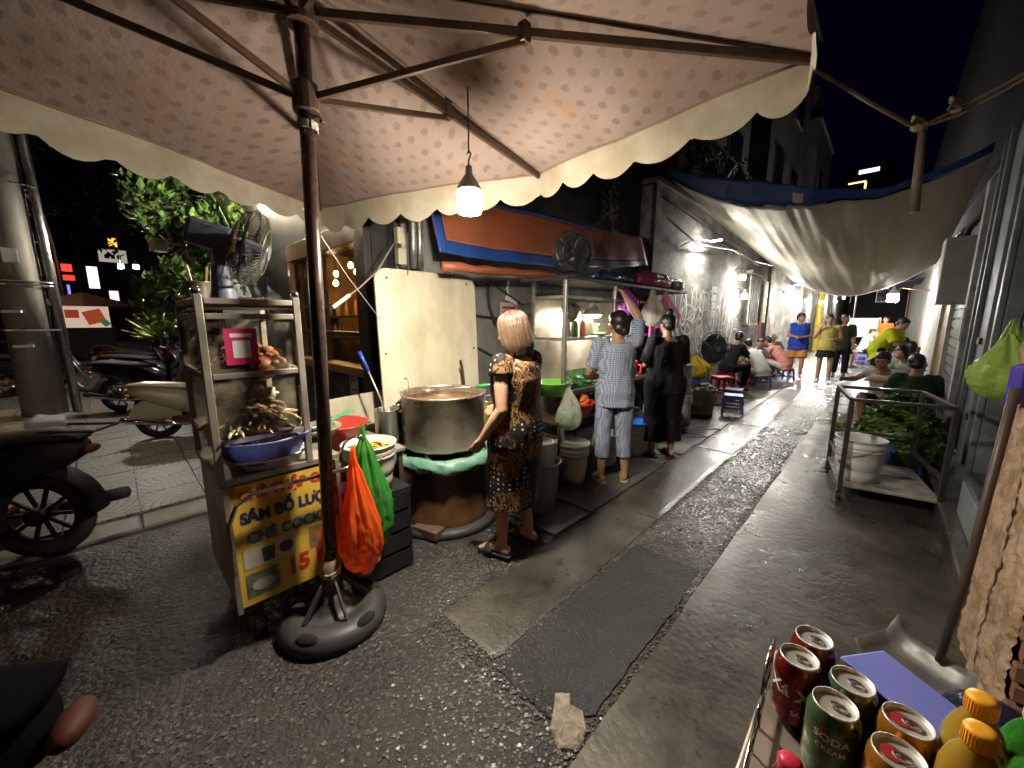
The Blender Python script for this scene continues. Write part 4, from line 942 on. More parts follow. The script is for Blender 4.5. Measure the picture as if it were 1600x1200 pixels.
# hanging plastic bags, one orange, one green
def hang_bag(name, label, c, w, d, h, m, seed, twist=.0, neck=.25, wide=.72):
    random.seed(seed); t = thing(name, label, 'plastic bag', c); mb = MB(); NR, NS = 34, 40
    def pt(u, v):
        a = 6.283 * u; z = -h * v
        prof = .10 + (neck - .10) * min(1, v / .12) if v < .12 else neck + (1 - neck) * sin(min(1, (v - .12) / (wide - .12)) * pi / 2) ** 1.4 if v < wide else sqrt(max(0, 1 - ((v - wide) / (1.0 - wide)) ** 2))
        fold = 1 + (.16 * sin(7 * a + 3 * v + seed) + .09 * sin(13 * a - 5 * v)) * (1.1 - v) + .10 * N3((cos(a) * 2, sin(a) * 2, v * 3 + seed), 1.4) + .07 * N3((cos(a) * 2, sin(a) * 2, v * 5 + seed), 3.1) * min(1, v * 3) + .035 * N3((cos(a), sin(a), v * 3 - seed), 9)
        tw_ = a + twist * v
        return (w * prof * fold * cos(tw_) + .03 * sin(v * 3), d * prof * fold * sin(tw_), z)
    mb.grid(pt, 72, 60).build('film', m, t, smooth=True)
    for s2 in (-1, 1): MB().grid(lambda u, v: (s2 * (.006 + .012 * v) + .022 * (u - .5) * (.3 + v), .012 * sin(u * 6 + s2), .05 - .08 * v + .02 * sin(u * 9)), 8, 8).build('handle', m, t, smooth=True)
    return t
m_org = film('orange bag film', (.95, .16, .03), .74, .2, .55); m_grn = film('green bag film', (.07, .34, .06), .70, .22, .55)
hang_bag('orange_bag', 'bulging orange plastic bag hanging from the cart bar by the umbrella pole', (-1.87, .78, .80), .105, .10, .63, m_org, 2, .5, .34, .70)
hang_bag('green_bag', 'green plastic bag hanging behind the orange one', (-1.97, .88, .88), .13, .12, .66, m_grn, 5, -.4, .34, .72)
hk = thing('bag_hook', 'steel hook rod with a ball end holding the plastic bags', 'hook', (-1.95, .735, .80)); MB().tube([(0, 0, .0), (.02, .03, .08), (.05, .06, .11), (.07, .09, .105)], .006, 7).build('rod', m_chrome, hk, smooth=True); MB().ell((.07, .09, .11), .016, 12, 8).build('ball', m_chrome, hk, smooth=True)
heap('bag_filling', 'limes and greens showing through the orange bag', 'food', (-1.87, .79, .22), .07, .07, .10, 24, .026, [(.5, .30, .06), (.4, .24, .05)], 'chunk', 11)
random.seed(21)

# ================================================================== SOUP POT AND BURNER
pc = (-2.34, 1.68)
st = thing('drum_stove', 'sooty steel drum stove under the big soup pot', 'stove', (*pc, 0))
m_drum = mat('burnt copper drum', (.17, .085, .035), .42, .5, var=.6, scale=3.5, bump=.25, col2=(.022, .016, .013))
MB().lathe([(.34, .02), (.345, .04), (.345, .10), (.33, .13), (.325, .42), (.335, .44), (.335, .46), (.30, .465)], 40).build('drum', m_drum, st, smooth=True)
MB().lathe([(.40, 0), (.41, .015), (.40, .05), (.36, .055)], 40).build('base_plate', mat('sooty plate', (.03, .026, .023), .6), st, smooth=True)
MB().box((.20, -.30, .05), (.21, .10, .065), rz=.25).build('brick', mat('sooty brick', (.10, .055, .04), .85, var=.5, scale=14, bump=.5), st, bevel=.006)
for i in range(4): a = i * pi / 2 + .5; MB().bar((.28 * cos(a), .28 * sin(a), .46), (.28 * cos(a), .28 * sin(a), .575), .03, .03, (1, 0, 0)).build('pot_stand', m_iron, st)
m_ggrn = mat('grey green tarpaulin', (.13, .27, .20), .45, var=.35, scale=9, bump=.4, bscale=25)
wr = thing('tarp_collar', 'twisted grey green plastic sheet wrapped round the stove below the pot', 'tarpaulin', (*pc, .50))
mb = MB(); NP = 72
pts = []; rad = []
for i in range(NP):
    a = 6.283 * i / NP; r_ = .345 + .02 * N3((cos(a) * 2, sin(a) * 2, 0), 1.5); pts.append((r_ * cos(a), r_ * sin(a), .03 * N3((cos(a) * 2, sin(a) * 2, 3)) + .005)); rad.append(.048 * (1 + .35 * N3((cos(a) * 3, sin(a) * 3, 5))))
mb.tube(pts, rad, 12, True)
for i, v in enumerate(mb.v): mb.v[i] = tuple(Vector(v) + Vector(v).normalized() * .014 * sin(14 * atan2(v[1], v[0]) + v[2] * 120) + Vector((0, 0, .01 * N3(v, 22))))
mb.v = [tuple(Vector(v) + Vector((0, 0, 1)) * .012 * N3(v, 30) + Vector((v[0], v[1], 0)).normalized() * .016 * N3((v[0], v[1], v[2] * 3), 16)) for v in mb.v]
mb.build('sheet', m_ggrn, wr, smooth=True)
pot = thing('soup_pot', 'very large stainless steel soup pot full of brown broth', 'pot', (*pc, .575))
MB().lathe([(.285, 0), (.30, .012), (.302, .03), (.302, .38), (.310, .385), (.312, .395), (.306, .40), (.298, .397), (.296, .385), (.294, .05), (.28, .03), (.05, .03)], 56, cap1=False).build('vessel', mat('used pot steel', (.60, .53, .44), .33, .8, scale=5, col2=(.33, .26, .19), stops=(.28, .58), bump=.04, bscale=9, rvar=.1), pot, smooth=True)
MB().lathe([(.02, .345), (.293, .345)], 48, cap0=False, cap1=False).build('broth', mat('brown broth', (.20, .075, .018), .12, var=.5, scale=7, bump=.3, bscale=14, col2=(.32, .13, .03)), pot, smooth=True) if False else MB().lathe([(.2935, .335), (.2935, .345), (.15, .346), (.02, .345)], 48).build('broth', mat('brown broth', (.20, .075, .018), .12, var=.5, scale=7, bump=.3, bscale=14, col2=(.32, .13, .03)), pot, smooth=True)
for a in (-2.2, .95):
    d = Vector((cos(a), sin(a), 0)); t_ = Vector((-sin(a), cos(a), 0)); P = [d * .30 + t_ * s2 + Vector((0, 0, z)) for s2, z in ((-.07, .32),)] + [d * .34 + t_ * -.065 + Vector((0, 0, .315)), d * .36 + t_ * -.03 + Vector((0, 0, .305)), d * .36 + t_ * .03 + Vector((0, 0, .305)), d * .34 + t_ * .065 + Vector((0, 0, .315)), d * .30 + t_ * .07 + Vector((0, 0, .32))]
    MB().tube(P, .008, 8).build('handle', m_steel, pot, smooth=True)
MB().box((.22, .20, .37), (.05, .008, .10), rz=.75).build('hanger', m_steel, pot)
ld = thing('long_ladle', 'long steel ladle with a green handle lying across the pot', 'ladle', (*pc, .98))
MB().tube([(-.10, -.03, -.02), (.05, .09, .012), (.17, .18, .028)], [.008, .007, .007], 7).build('shaft', m_steel, ld, smooth=True); MB().tube([(.17, .18, .028), (.30, .27, .05)], .014, 9).build('grip', m_tong, ld, smooth=True)
MB().lathe([(.045, .02), (.04, 0), (.02, -.015)], 14, (-.13, -.05, -.02)).build('bowl', m_steel, ld, smooth=True)
sp = thing('steel_cylinder_pot', 'narrow steel pot hanging on the left of the big soup pot', 'pot', (-2.60, 1.355, .60))
MB().lathe([(.085, 0), (.09, .008), (.09, .245), (.095, .25), (.088, .252), (.085, .24), (.083, .02)], 26, cap1=False).build('vessel', m_steel, sp, smooth=True); MB().box((.09, .08, .235), (.05, .05, .012), rz=.7).build('bracket', m_steel, sp)
sq = thing('blue_handled_skimmer', 'steel skimmer with a blue handle standing in the narrow pot', 'skimmer', (-2.60, 1.355, .62))
MB().tube([(.02, .02, .05), (-.02, -.03, .30), (-.05, -.10, .52)], .007, 7).build('shaft', m_steel, sq, smooth=True); MB().tube([(-.05, -.10, .52), (-.075, -.145, .66)], .013, 9).build('grip', mat('blue handle plastic', (.02, .08, .55), .3), sq, smooth=True)
hs = thing('hook_skewer', 'thin steel hook standing up behind the pot rim', 'hook', (-2.52, 1.50, .9)); MB().tube([(0, 0, .0), (0, 0, .16), (-.01, -.01, .175), (-.025, -.02, .165)], .006, 6).build('rod', m_steel, hs, smooth=True)
# cream boards
m_board = mat('stained cream board', (.56, .52, .40), .6, var=.25, scale=3.2, bump=.12, col2=(.36, .32, .22), stretch=(1, 1, .5), stops=(.30, .62))
bd = thing('cream_board', 'large cream board with rounded top corners behind the soup pot', 'board', (-2.66, 1.845, .55)); bd.rotation_euler = (0, R(-2.5), 0)
W, H, rr = .475, 1.33, .10; poly = [(-W, 0), (W, 0)] + [(W - rr + rr * cos(a), H - rr + rr * sin(a)) for a in [i * pi / 12 for i in range(7)]] + [(-W + rr - rr * sin(a), H - rr + rr * cos(a)) for a in [i * pi / 12 for i in range(7)]]
MB().prism(poly, -.009, .009, Matrix(((0, 0, 1, 0), (1, 0, 0, 0), (0, 1, 0, 0), (0, 0, 0, 1)))).build('panel', m_board, bd, bevel=.003)
for y, z in ((-.2, 1.29), (.2, 1.29)): MB().tube([(.008, y, z), (.02, y, z + .05), (-.05, y, z + .09)], .004, 5).build('hanger', m_iron, bd)
random.seed(71)
for i in range(16): y, z, L_ = random.uniform(-.42, .42), random.uniform(.35, 1.25), random.uniform(.01, .05); MB().bar((.0092, y, z), (.0092, y + random.uniform(-.3, .3) * L_, z + random.choice((-1, 1)) * L_ * .6), .0022, .0006, (1, 0, 0)).build('scuff_mark', mat('brown scuff', (.20, .16, .10), .8), bd)
for y, z in ((-.43, .70), (.43, .70), (-.38, 1.26), (.38, 1.26)): MB().cyl((.008, y, z), (.013, y, z), .009, n=10).build('screw', m_iron, bd)
b2 = thing('lower_board', 'stained cream panel leaning low beside the stove on the left', 'board', (-2.80, 1.30, 0)); b2.rotation_euler = (0, R(-4), R(12))
MB().box((0, 0, .47), (.018, .55, .94)).build('panel', m_board, b2, bevel=.003)
b3 = thing('board_support', 'stained cupboard standing under the cream board behind the pot', 'cupboard', (-2.80, 2.0, 0)); MB().box((0, 0, .27), (.14, .78, .54)).build('case', mat('stained cupboard paint', (.22, .20, .15), .7, var=.5, scale=4), b3, bevel=.006)
for y in (-.2, .2): MB().box((.074, y, .27), (.008, .36, .46)).build('door', mat('stained cupboard paint', (.22, .20, .15), .7), b3, bevel=.003); MB().box((.085, y * .25, .3), (.015, .02, .06)).build('handle', m_iron, b3)
# pillar with meter boxes, pipes and cables at the corner of the cafe
pb = thing('meter_pillar', 'grey pillar with electric boxes and foil wrapped pipes at the cafe corner', 'pillar', (-2.87, 1.68, 0))
MB().box((0, 0, 1.55), (.17, .17, 3.1)).build('column', mat('grey pillar render', (.10, .098, .095), .8, var=.5, scale=5, bump=.5, bscale=18), pb, bevel=.008)
for i, (dx, dy) in enumerate(((.11, -.04), (.115, .05), (.10, .12))): 
    MB().tube([(dx, dy, 1.9), (dx + .01, dy, 2.15), (dx, dy + .01, 2.5), (dx - .02, dy, 3.0)], .028, 10).build('pipe', mat('foil lagging', (.45, .44, .42), .4, .8, var=.5, scale=25, bump=1., bscale=40), pb, smooth=True)
for z in (1.98, 2.13): MB().box((.115, -.06, z), (.06, .07, .12)).build('breaker_box', mat('aged white plastic', (.5, .46, .34), .5, var=.2), pb, bevel=.006)
for i in range(9):
    a = random.uniform(-.1, .1); MB().tube([(.1 + random.uniform(0, .05), -.1 + i * .03, 3.0), (.13 + a * .3, -.08 + i * .02 + a, 2.6), (.12, -.06 + i * .015 - a, 2.35), (.12, -.05 + i * .02, 2.17)], .006, 5).build('cable', m_blackp, pb, smooth=True)
wc = thing('connector_wire', 'twisted lead with a white connector strung from the meter boxes', 'cable', (0, 0, 0))
P0 = Vector((-2.68, 1.52, 2.05)); P1 = Vector((-2.62, 1.22, 1.72)); P2 = Vector((-2.6, 1.02, 1.58))
MB().tube([P0, P0.lerp(P1, .5) + Vector((0, 0, -.04)), P1, P1.lerp(P2, .5)], .006, 6).build('lead', mat('grey lead', (.25, .2, .18), .5), wc); MB().tube([P1.lerp(P2, .4), P2], .013, 7).build('connector', mat('white lamp plastic', (.7, .68, .63), .4), wc); MB().tube([P2, P2 + Vector((-.1, -.25, .0)), (-2.45, .60, 1.5)], .003, 5).build('lead', m_blackp, wc)
gw = thing('guy_cord', 'thin cord running from the umbrella pole towards the cafe corner', 'cord'); MB().tube([(PX - .03, PY + .02, 1.98), (-2.3, 1.0, 1.75), (-2.70, 1.40, 1.50)], .003, 5).build('cord', mat('pale cord', (.4, .37, .3), .8), gw)
# ================================================================== PEOPLE
def skin(i):
    cols = [(.46, .27, .18), (.40, .22, .14), (.50, .31, .22), (.34, .18, .11)]
    return mat('skin tone %d' % i, cols[i], .48, var=.14, scale=9, bump=.08, bscale=60, sss=.12, col2=tuple(c * .82 for c in cols[i]), spec=.4)
def hairmat(nm, c, c2): return mat(nm, c, .38, var=.5, scale=26, col2=c2, bump=.6, bscale=90, stretch=(1, 1, .12), spec=.5, bdist=.006)
H_BLACK = hairmat('black hair', (.018, .014, .012), (.006, .005, .005)); H_BROWN = mat('dyed brown hair', (.105, .060, .029), .40, scale=34, col2=(.028, .017, .011), stops=(.36, .66), bump=.9, bscale=120, stretch=(1, 1, .05), bdist=.008)
def cloth(nm, c, var=.25, rough=.8): return mat('cloth ' + nm, c, rough, var=var, scale=7, bump=.35, bscale=28, spec=.12)
def stand(**k):
    p = dict(pel=(0, 0, .86), waist=(0, 0, 1.01), chest=(0, .015, 1.18), neck=(0, -.01, 1.335), head=(0, .02, 1.475), look=(0, 1, 0), up=(0, 0, 1),
             sL=(-.165, -.01, 1.285), sR=(.165, -.01, 1.285), eL=(-.205, -.03, 1.02), eR=(.205, -.03, 1.02), wL=(-.215, .05, .80), wR=(.215, .05, .80),
             hL=(-.085, 0, .83), hR=(.085, 0, .83), kL=(-.095, .02, .46), kR=(.095, .02, .46), aL=(-.10, -.02, .075), aR=(.10, -.02, .075), fL=(-.15, 1, 0), fR=(.15, 1, 0))
    p.update(k); return p
def sit(h=.32, lean=.18, **k):
    z = h + .06
    p = dict(pel=(0, 0, z), waist=(0, .02 + lean * .2, z + .15), chest=(0, .03 + lean * .7, z + .31), neck=(0, .02 + lean * 1.2, z + .455), head=(0, .07 + lean * 1.5, z + .59), look=(0, 1, -.35), up=(0, .25, 1),
             sL=(-.165, lean * 1.05, z + .41), sR=(.165, lean * 1.05, z + .41), eL=(-.23, lean + .14, z + .20), eR=(.23, lean + .14, z + .20), wL=(-.10, lean + .34, z + .22), wR=(.10, lean + .34, z + .22),
             hL=(-.09, .01, z - .02), hR=(.09, .01, z - .02), kL=(-.16, .38, max(.42, z - .0)), kR=(.16, .38, max(.42, z - .0)), aL=(-.13, .36, .075), aR=(.13, .36, .075), fL=(-.1, 1, 0), fR=(.1, 1, 0))
    p.update(k); return p
def V3(p, s=1.): return Vector(p) * s
def headmtx(P):
    f = V3(P['look']).normalized(); u = V3(P['up']); r = f.cross(u).normalized(); u = r.cross(f)
    return Matrix(((r.x, f.x, u.x, 0), (r.y, f.y, u.y, 0), (r.z, f.z, u.z, 0), (0, 0, 0, 1)))
def hand(mb, w, d, pn, side, s=1., curl=.5, r=.0085):
    """palm and five unequal, bent fingers; d = pointing direction, pn = palm normal"""
    d = d.normalized(); pn = (pn - d * pn.dot(d)).normalized(); lat = d.cross(pn) * side
    L = .082 * s; k = w + d * L
    mb.rings([(w - d * .01 * s, lat * .026 * s, pn * .017 * s), (w + d * .03 * s, lat * .036 * s, pn * .016 * s), (k, lat * .041 * s, pn * .013 * s), (k + d * .008 * s, lat * .036 * s, pn * .009 * s)], 12)
    for i, ln in enumerate((.066, .076, .070, .054)):
        b = k - d * .006 * s + lat * ((1.5 - i) * .0205 * s); c = curl * (.85 + .12 * i); dd = d.copy(); p = b
        for j, f in enumerate((.45, .32, .23)):
            a = c * (.45 if j == 0 else .8); dd = (dd * cos(a) + pn * sin(a)).normalized(); q = p + dd * ln * f * s; mb.caps(p, q, r * s * (1 - .1 * j), r * s * (.93 - .1 * j), 7); p = q
    b = w + d * .025 * s + lat * .030 * s; dd = (d * .62 + lat * .70 + pn * .25).normalized(); p = b
    for j, ln in enumerate((.036, .028)):
        q = p + dd * ln * s; mb.caps(p, q, r * 1.15 * s * (1 - .12 * j), r * s * (1 - .1 * j), 7); p = q; dd = (dd + d * .35 + pn * .25).normalized()
def foot(mb, a, f, s=1., toes=True):
    f = Vector((f[0], f[1], 0)).normalized(); r = Vector((f.y, -f.x, 0)); z0 = a.z - .075 * s
    m = Matrix(((r.x, f.x, 0, 0), (r.y, f.y, 0, 0), (0, 0, 1, 0), (0, 0, 0, 1)))
    for (df, dz, rr) in ((-.028, .032, (.032, .040, .032)), (.01, .045, (.031, .045, .042)), (.055, .034, (.036, .055, .030)), (.10, .022, (.042, .048, .020)), (.125, .016, (.040, .03, .014))):
        mb.ell(a + f * df * s + Vector((0, 0, z0 - a.z + dz * s)), tuple(q * s for q in rr), 12, 8, m)
    if toes:
        for i, q in enumerate((.162, .168, .160, .150, .138)):
            mb.ell(a + f * (q - .008) * s + r * ((i - 2) * .0165 * s) + Vector((0, 0, z0 - a.z + .012 * s)), (.0095 * s, .018 * s, .010 * s), 7, 6, m)
def torso(P, s, infl=0., lo=0, hi=6, fat=1.):
    sx = (V3(P['sR']) - V3(P['sL'])).normalized(); hx = (V3(P['hR']) - V3(P['hL'])).normalized()
    pts = [(V3(P['pel']) + (V3(P['hL']) + V3(P['hR'])) * .5 - V3(P['pel']) + (V3(P['pel']) - V3(P['waist'])).normalized() * .045, .148, .105, 0), (V3(P['pel']), .160, .114, 0), (V3(P['waist']), .130, .096, .5), (V3(P['chest']), .150, .112, 1), (V3(P['chest']).lerp(V3(P['neck']), .5), .148, .098, 1), (V3(P['chest']).lerp(V3(P['neck']), .78), .105, .074, 1), (V3(P['neck']), .055, .055, 1)]
    out = []
    for i, (c, rx, ry, t) in enumerate(pts):
        nx = pts[min(i + 1, 6)][0] - pts[max(i - 1, 0)][0]; ax = (hx * (1 - t) + sx * t).normalized(); ay = nx.cross(ax).normalized() if nx.length else Vector((0, 1, 0))
        out.append((c * s, ax * (rx * fat + infl) * s, ay * (ry * fat + infl) * s))
    return out[lo:hi + 1]
def bob_strands(parent, hp, s, m):
    """loose locks combed down from the crown over the bob"""
    rnd = random.Random(5); prof = [(.128, .026, .03, 0), (.118, .055, .062, 0), (.098, .078, .088, .002), (.065, .091, .102, .002), (.02, .097, .106, 0), (-.03, .100, .104, -.006), (-.075, .101, .096, -.014), (-.11, .097, .086, -.02), (-.135, .087, .074, -.022), (-.150, .083, .07, -.02), (-.165, .082, .069, -.02)]
    for k in range(2):
        mb = MB()
        for i in range(330):
            a = rnd.uniform(0, 6.283); dr = rnd.uniform(-.35, .35); off = rnd.uniform(-.002, .0035); i0 = rnd.choice((0, 0, 1, 2, 3)); i1 = rnd.choice((8, 8, 9, 9, 10)); P = []
            for j in range(i0, i1 + 1):
                z, rx, ry, dy = prof[j]; f = j / 10; aa = a + dr * f + .03 * sin(j * 1.3 + i); o = off + (rnd.uniform(0, .006) if j > 8 else 0)
                P.append(hp((rx + o) * cos(aa), -.03 + dy + (ry + o) * sin(aa), z))
            w = rnd.uniform(.0008, .0022) * s; mb.tube(P, [w * .5] + [w] * (len(P) - 2) + [w * .25], 4)
        mb.build('hair_strands', [mat('hair lock light', (.11, .064, .032), .38, var=.5, scale=60, spec=.5), mat('hair lock dark', (.065, .039, .023), .4, var=.4, scale=60)][k], parent, smooth=True)['kind'] = 'stuff'
def person(label, loc, hd, P, H=1.58, sk=0, garments=(), hair=('short', None), vox=.014, fat=1., curl=(.45, .45), palm=(None, None), feet=True, face=False, group='people in the alley', hand_r=.0085):
    s = H / 1.6; t = thing('person', label, 'person', (loc[0], loc[1], .027), atan2(-hd[0], hd[1]), None)
    J = {k: V3(v, s) for k, v in P.items() if k not in ('look', 'up', 'fL', 'fR')}
    mb = MB(); mb.rings(torso(P, s, 0, fat=fat), 20)
    mb.caps(J['neck'] - (J['neck'] - J['chest']) * .15, J['head'] - V3(P['up']).normalized() * .06 * s, .054 * s, .050 * s)
    hm = headmtx(P); hc = J['head']
    def hp(x, y, z): return hc + (hm @ Vector((x, y, z))) * s
    def he(c, r): mb.ell(hp(*c), tuple(q * s for q in r), 16, 11, hm)
    he((0, -.008, .012), (.073, .092, .094)); he((0, .028, -.045), (.056, .060, .062)); he((0, .052, -.085), (.030, .030, .022))
    he((0, .092, -.018), (.013, .016, .024)); he((0, .070, .028), (.052, .020, .014)); he((0, .078, -.055), (.024, .016, .010)); he((.034, .062, -.025), (.024, .022, .022)); he((-.034, .062, -.025), (.024, .022, .022))
    for sd in (-1, 1): he((sd * .073, -.008, -.012), (.010, .018, .030))
    for q, sd in (('L', -1), ('R', 1)):
        S, E, W = J['s' + q], J['e' + q], J['w' + q]; fa = .5 + fat * .5
        mb.ell(S, .056 * s * fa); mb.caps(S, S.lerp(E, .5), .049 * s * fa, .045 * s * fa); mb.caps(S.lerp(E, .5), E, .045 * s * fa, .037 * s); mb.caps(E, E.lerp(W, .3), .038 * s, .040 * s); mb.caps(E.lerp(W, .3), W, .040 * s, .026 * s)
        d = (W - E).normalized(); i = 0 if q == 'L' else 1
        pn = V3(palm[i]) if palm[i] else Vector((-sd, .25, 0))
        hand(mb, W, d, pn, -sd if True else sd, s, curl[i], hand_r)
        Hh, K, A = J['h' + q], J['k' + q], J['a' + q]
        mb.caps(Hh, K, .078 * s * fa, .052 * s); mb.caps(K, K.lerp(A, .33), .051 * s, .052 * s); mb.caps(K.lerp(A, .33), A, .052 * s, .034 * s)
        if feet: foot(mb, A, P['f' + q], s)
    me = remesh(mb, vox, 2); me.materials.append(skin(sk)); o = place('body', me, t)
    if face:
        for sd in (-1, 1):
            e = MB().ell(hp(sd * .030, .083, .004), (.013 * s, .007 * s, .0065 * s), 8, 6, hm).build('eye', mat('dark eye', (.02, .014, .012), .2), t, smooth=True)
            MB().ell(hp(sd * .031, .088, .026), (.018 * s, .006 * s, .004 * s), 8, 6, hm).build('eyebrow', H_BLACK, t, smooth=True)
        MB().ell(hp(0, .096, -.055), (.022 * s, .006 * s, .007 * s), 8, 6, hm).build('lips', mat('lips', (.42, .14, .12), .45), t, smooth=True)
    # hair
    st_, hmat = hair
    if st_:
        hb = MB()
        def hh(c, r): hb.ell(hp(*c), tuple(q * s for q in r), 16, 11, hm)
        if st_ == 'short': hh((0, -.022, .030), (.081, .094, .092)); hh((0, -.055, -.025), (.066, .055, .055)); hh((0, .03, .075), (.06, .05, .035))
        elif st_ == 'bun': hh((0, -.020, .026), (.081, .096, .094)); hh((0, -.060, -.030), (.060, .050, .050)); hh((0, -.055, .125), (.042, .042, .034)); hh((.01, -.05, .15), (.02, .025, .02))
        elif st_ == 'lowbun': hh((0, -.022, .028), (.084, .098, .096)); hh((0, -.070, -.035), (.070, .055, .055)); hh((.02, -.10, -.055), (.050, .040, .045)); hh((0, .02, .06), (.075, .06, .05))
        elif st_ == 'bob': hb.rings([(hp(0, -.03 + dy, z), (hm @ Vector((1, 0, 0))) * rx * s, (hm @ Vector((0, 1, 0))) * ry * s) for z, rx, ry, dy in ((.128, .025, .03, 0), (.118, .055, .062, 0), (.098, .078, .088, .002), (.065, .091, .102, .002), (.02, .097, .106, 0), (-.03, .100, .104, -.006), (-.075, .101, .096, -.014), (-.11, .097, .086, -.02), (-.135, .085, .072, -.022), (-.148, .06, .05, -.02))], 24)
        elif st_ == 'long': hh((0, -.020, .028), (.086, .100, .096)); hh((0, -.065, -.05), (.078, .055, .10)); hh((0, -.085, -.15), (.07, .04, .10)); hh((.062, .0, -.05), (.022, .04, .08)); hh((-.062, .0, -.05), (.022, .04, .08))
        vx = max(.007, vox * .8)
        hme = remesh(hb, vx, 7, lambda c: .0035 * N3((c.x * 75, c.y * 75, c.z * 5)) + .002 * N3((c.x * 30, c.y * 30, c.z * 3))); hme.materials.append(hmat); hob = place('hair', hme, t)
        if st_ == 'bob': bob_strands(hob, hp, s, hmat)
    # clothes: closed solids a little larger than the body
    for g in garments:
        kind, m = g[0], g[1]; o_ = g[2] if len(g) > 2 else {}
        inf = o_.get('infl', .014); cb_ = MB(); fd_ = o_.get('fold', .006)
        if kind in ('shirt', 'dress'):
            tr = torso(P, s, inf, 0, 5, fat); hem = o_.get('hem', .0)
            if kind == 'shirt':
                c0, a0, b0 = tr[0]; dn = (tr[0][0] - tr[2][0]).normalized(); fl = o_.get('flare', 1.06)
                tr = [(c0 + dn * (.02 + hem) * s, a0 * fl, b0 * fl)] + tr if hem > -.02 else tr[1:]
                if 'wide' in o_: tr = [(c, a * o_['wide'], b * o_['wide']) if i < 4 else (c, a, b) for i, (c, a, b) in enumerate(tr)]
            cb_.rings(tr, 24)
            for q in 'LR':
                S, E, W = J['s' + q], J['e' + q], J['w' + q]; f = o_.get('sleeve', .55); r_ = (.062 + (fat - 1) * .04 + inf * .3) * s * o_.get('sw', 1.)
                sh_ = J['neck'].lerp(S, .62); cb_.caps(sh_, S, .050 * s, .058 * s * (.8 + .2 * fat))
                if f <= 0: cb_.ell(S - (S - J['neck']) * .12, .060 * s); continue
                if f <= 1: e = S.lerp(E, f); cb_.ell(S, r_ * .98); cb_.cyl(S, e, r_ * .98, r_ * (1.04 - .12 * f), 14)
                else: e = E.lerp(W, f - 1); cb_.ell(S, r_ * .98); cb_.cyl(S, E, r_ * .98, r_ * .82, 14); cb_.ell(E, r_ * .82); cb_.cyl(E, e, r_ * .82, r_ * .66, 14)
            if kind == 'dress':
                pe = tr[0]; hz = o_['hemz'] * s; c0 = Vector((0, .0, 0)); kx = (J['kL'] + J['kR']) * .5
                cb_.rings([(Vector((kx.x, kx.y * .8, hz)), Vector((.205, 0, 0)) * s, Vector((0, .165, 0)) * s), (Vector((kx.x * .7, kx.y * .6, (hz + pe[0].z) / 2)), Vector((.195, 0, 0)) * s, Vector((0, .155, 0)) * s), (pe[0], pe[1] * 1.12, pe[2] * 1.15), tr[1], tr[2]], 26)
        if kind == 'pants':
            tr = torso(P, s, inf * .8, 0, 2, fat); c0, a0, b0 = tr[2]; tr = [tr[0], tr[1], (tr[1][0].lerp(c0, .75), tr[1][1].lerp(a0, .7), tr[1][2].lerp(b0, .7))]
            cb_.rings(tr, 22)
            for q in 'LR':
                Hh, K, A = J['h' + q], J['k' + q], J['a' + q]; f = o_.get('len', 1.9); w = o_.get('w', 1.)
                r0, r1, r2 = .098 * s * w * (.6 + .4 * fat), .076 * s * w, .060 * s * w * o_.get('cuff', 1.)
                cb_.ell(Hh, r0)
                if f <= 1: cb_.cyl(Hh, Hh.lerp(K, f), r0, (r0 + (r1 - r0) * f) * o_.get('cuff', 1.), 16)
                else: cb_.cyl(Hh, K, r0, r1, 16); cb_.ell(K, r1); cb_.cyl(K, K.lerp(A, f - 1), r1, r1 + (r2 - r1) * (f - 1), 16)
        if kind == 'skirt':
            tr = torso(P, s, inf, 0, 2, fat); hz = o_['hemz'] * s; kx = (J['kL'] + J['kR']) * .5; ff = o_.get('flare', 1.35)
            cb_.rings([(Vector((kx.x * .6, kx.y * .5, hz)), tr[0][1] * ff, tr[0][2] * ff * 1.15), tr[0], tr[1], (tr[1][0].lerp(tr[2][0], .8), tr[1][1].lerp(tr[2][1], .8), tr[1][2].lerp(tr[2][2], .8))], 24)
        if kind in ('sandals', 'shoes'):
            for q in 'LR':
                A = J['a' + q]; f = Vector((P['f' + q][0], P['f' + q][1], 0)).normalized(); r = Vector((f.y, -f.x, 0)); z0 = A.z - .075 * s
                if kind == 'sandals':
                    prof = [(-.075, .026), (-.05, .036), (0, .036), (.05, .040), (.11, .048), (.15, .046), (.178, .034), (.188, .012)]
                    out = [A + f * (y * s) + r * (x * s) for y, x in prof] + [A + f * (y * s) - r * (x * s) for y, x in reversed(prof)]
                    so = MB(); so.prism([(p.x, p.y) for p in out], z0 - .012 * s, z0 + .008 * s); so.build('sandal', m, t, bevel=.004)
                    cbk = MB().grid(lambda u, v: A + f * ((.055 + .06 * v) * s) + r * ((.050 * cos(pi * u)) * s) + Vector((0, 0, z0 - A.z + (.004 + .054 * sin(pi * u) * (1 - .25 * v)) * s)), 12, 4)
                    cbk.build('strap', m, t, smooth=True, solid=.006)
                else:
                    sb = MB(); 
                    mm = Matrix(((r.x, f.x, 0, 0), (r.y, f.y, 0, 0), (0, 0, 1, 0), (0, 0, 0, 1)))
                    for (df, dz, rr) in ((-.03, .038, (.042, .05, .042)), (.03, .05, (.042, .06, .048)), (.09, .034, (.048, .06, .036)), (.135, .024, (.045, .05, .026))): sb.ell(A + f * df * s + Vector((0, 0, z0 - A.z + dz * s)), tuple(x * s for x in rr), 12, 8, mm)
                    if o_.get('high'): sb.cyl(A + Vector((0, 0, -.02 * s)), A + Vector((0, 0, .07 * s)), .046 * s, .044 * s, 12)
                    k = remesh(sb, .012, 1); k.materials.append(m); place('shoe', k, t)
            continue
        gv = max(.008, vox * .95)
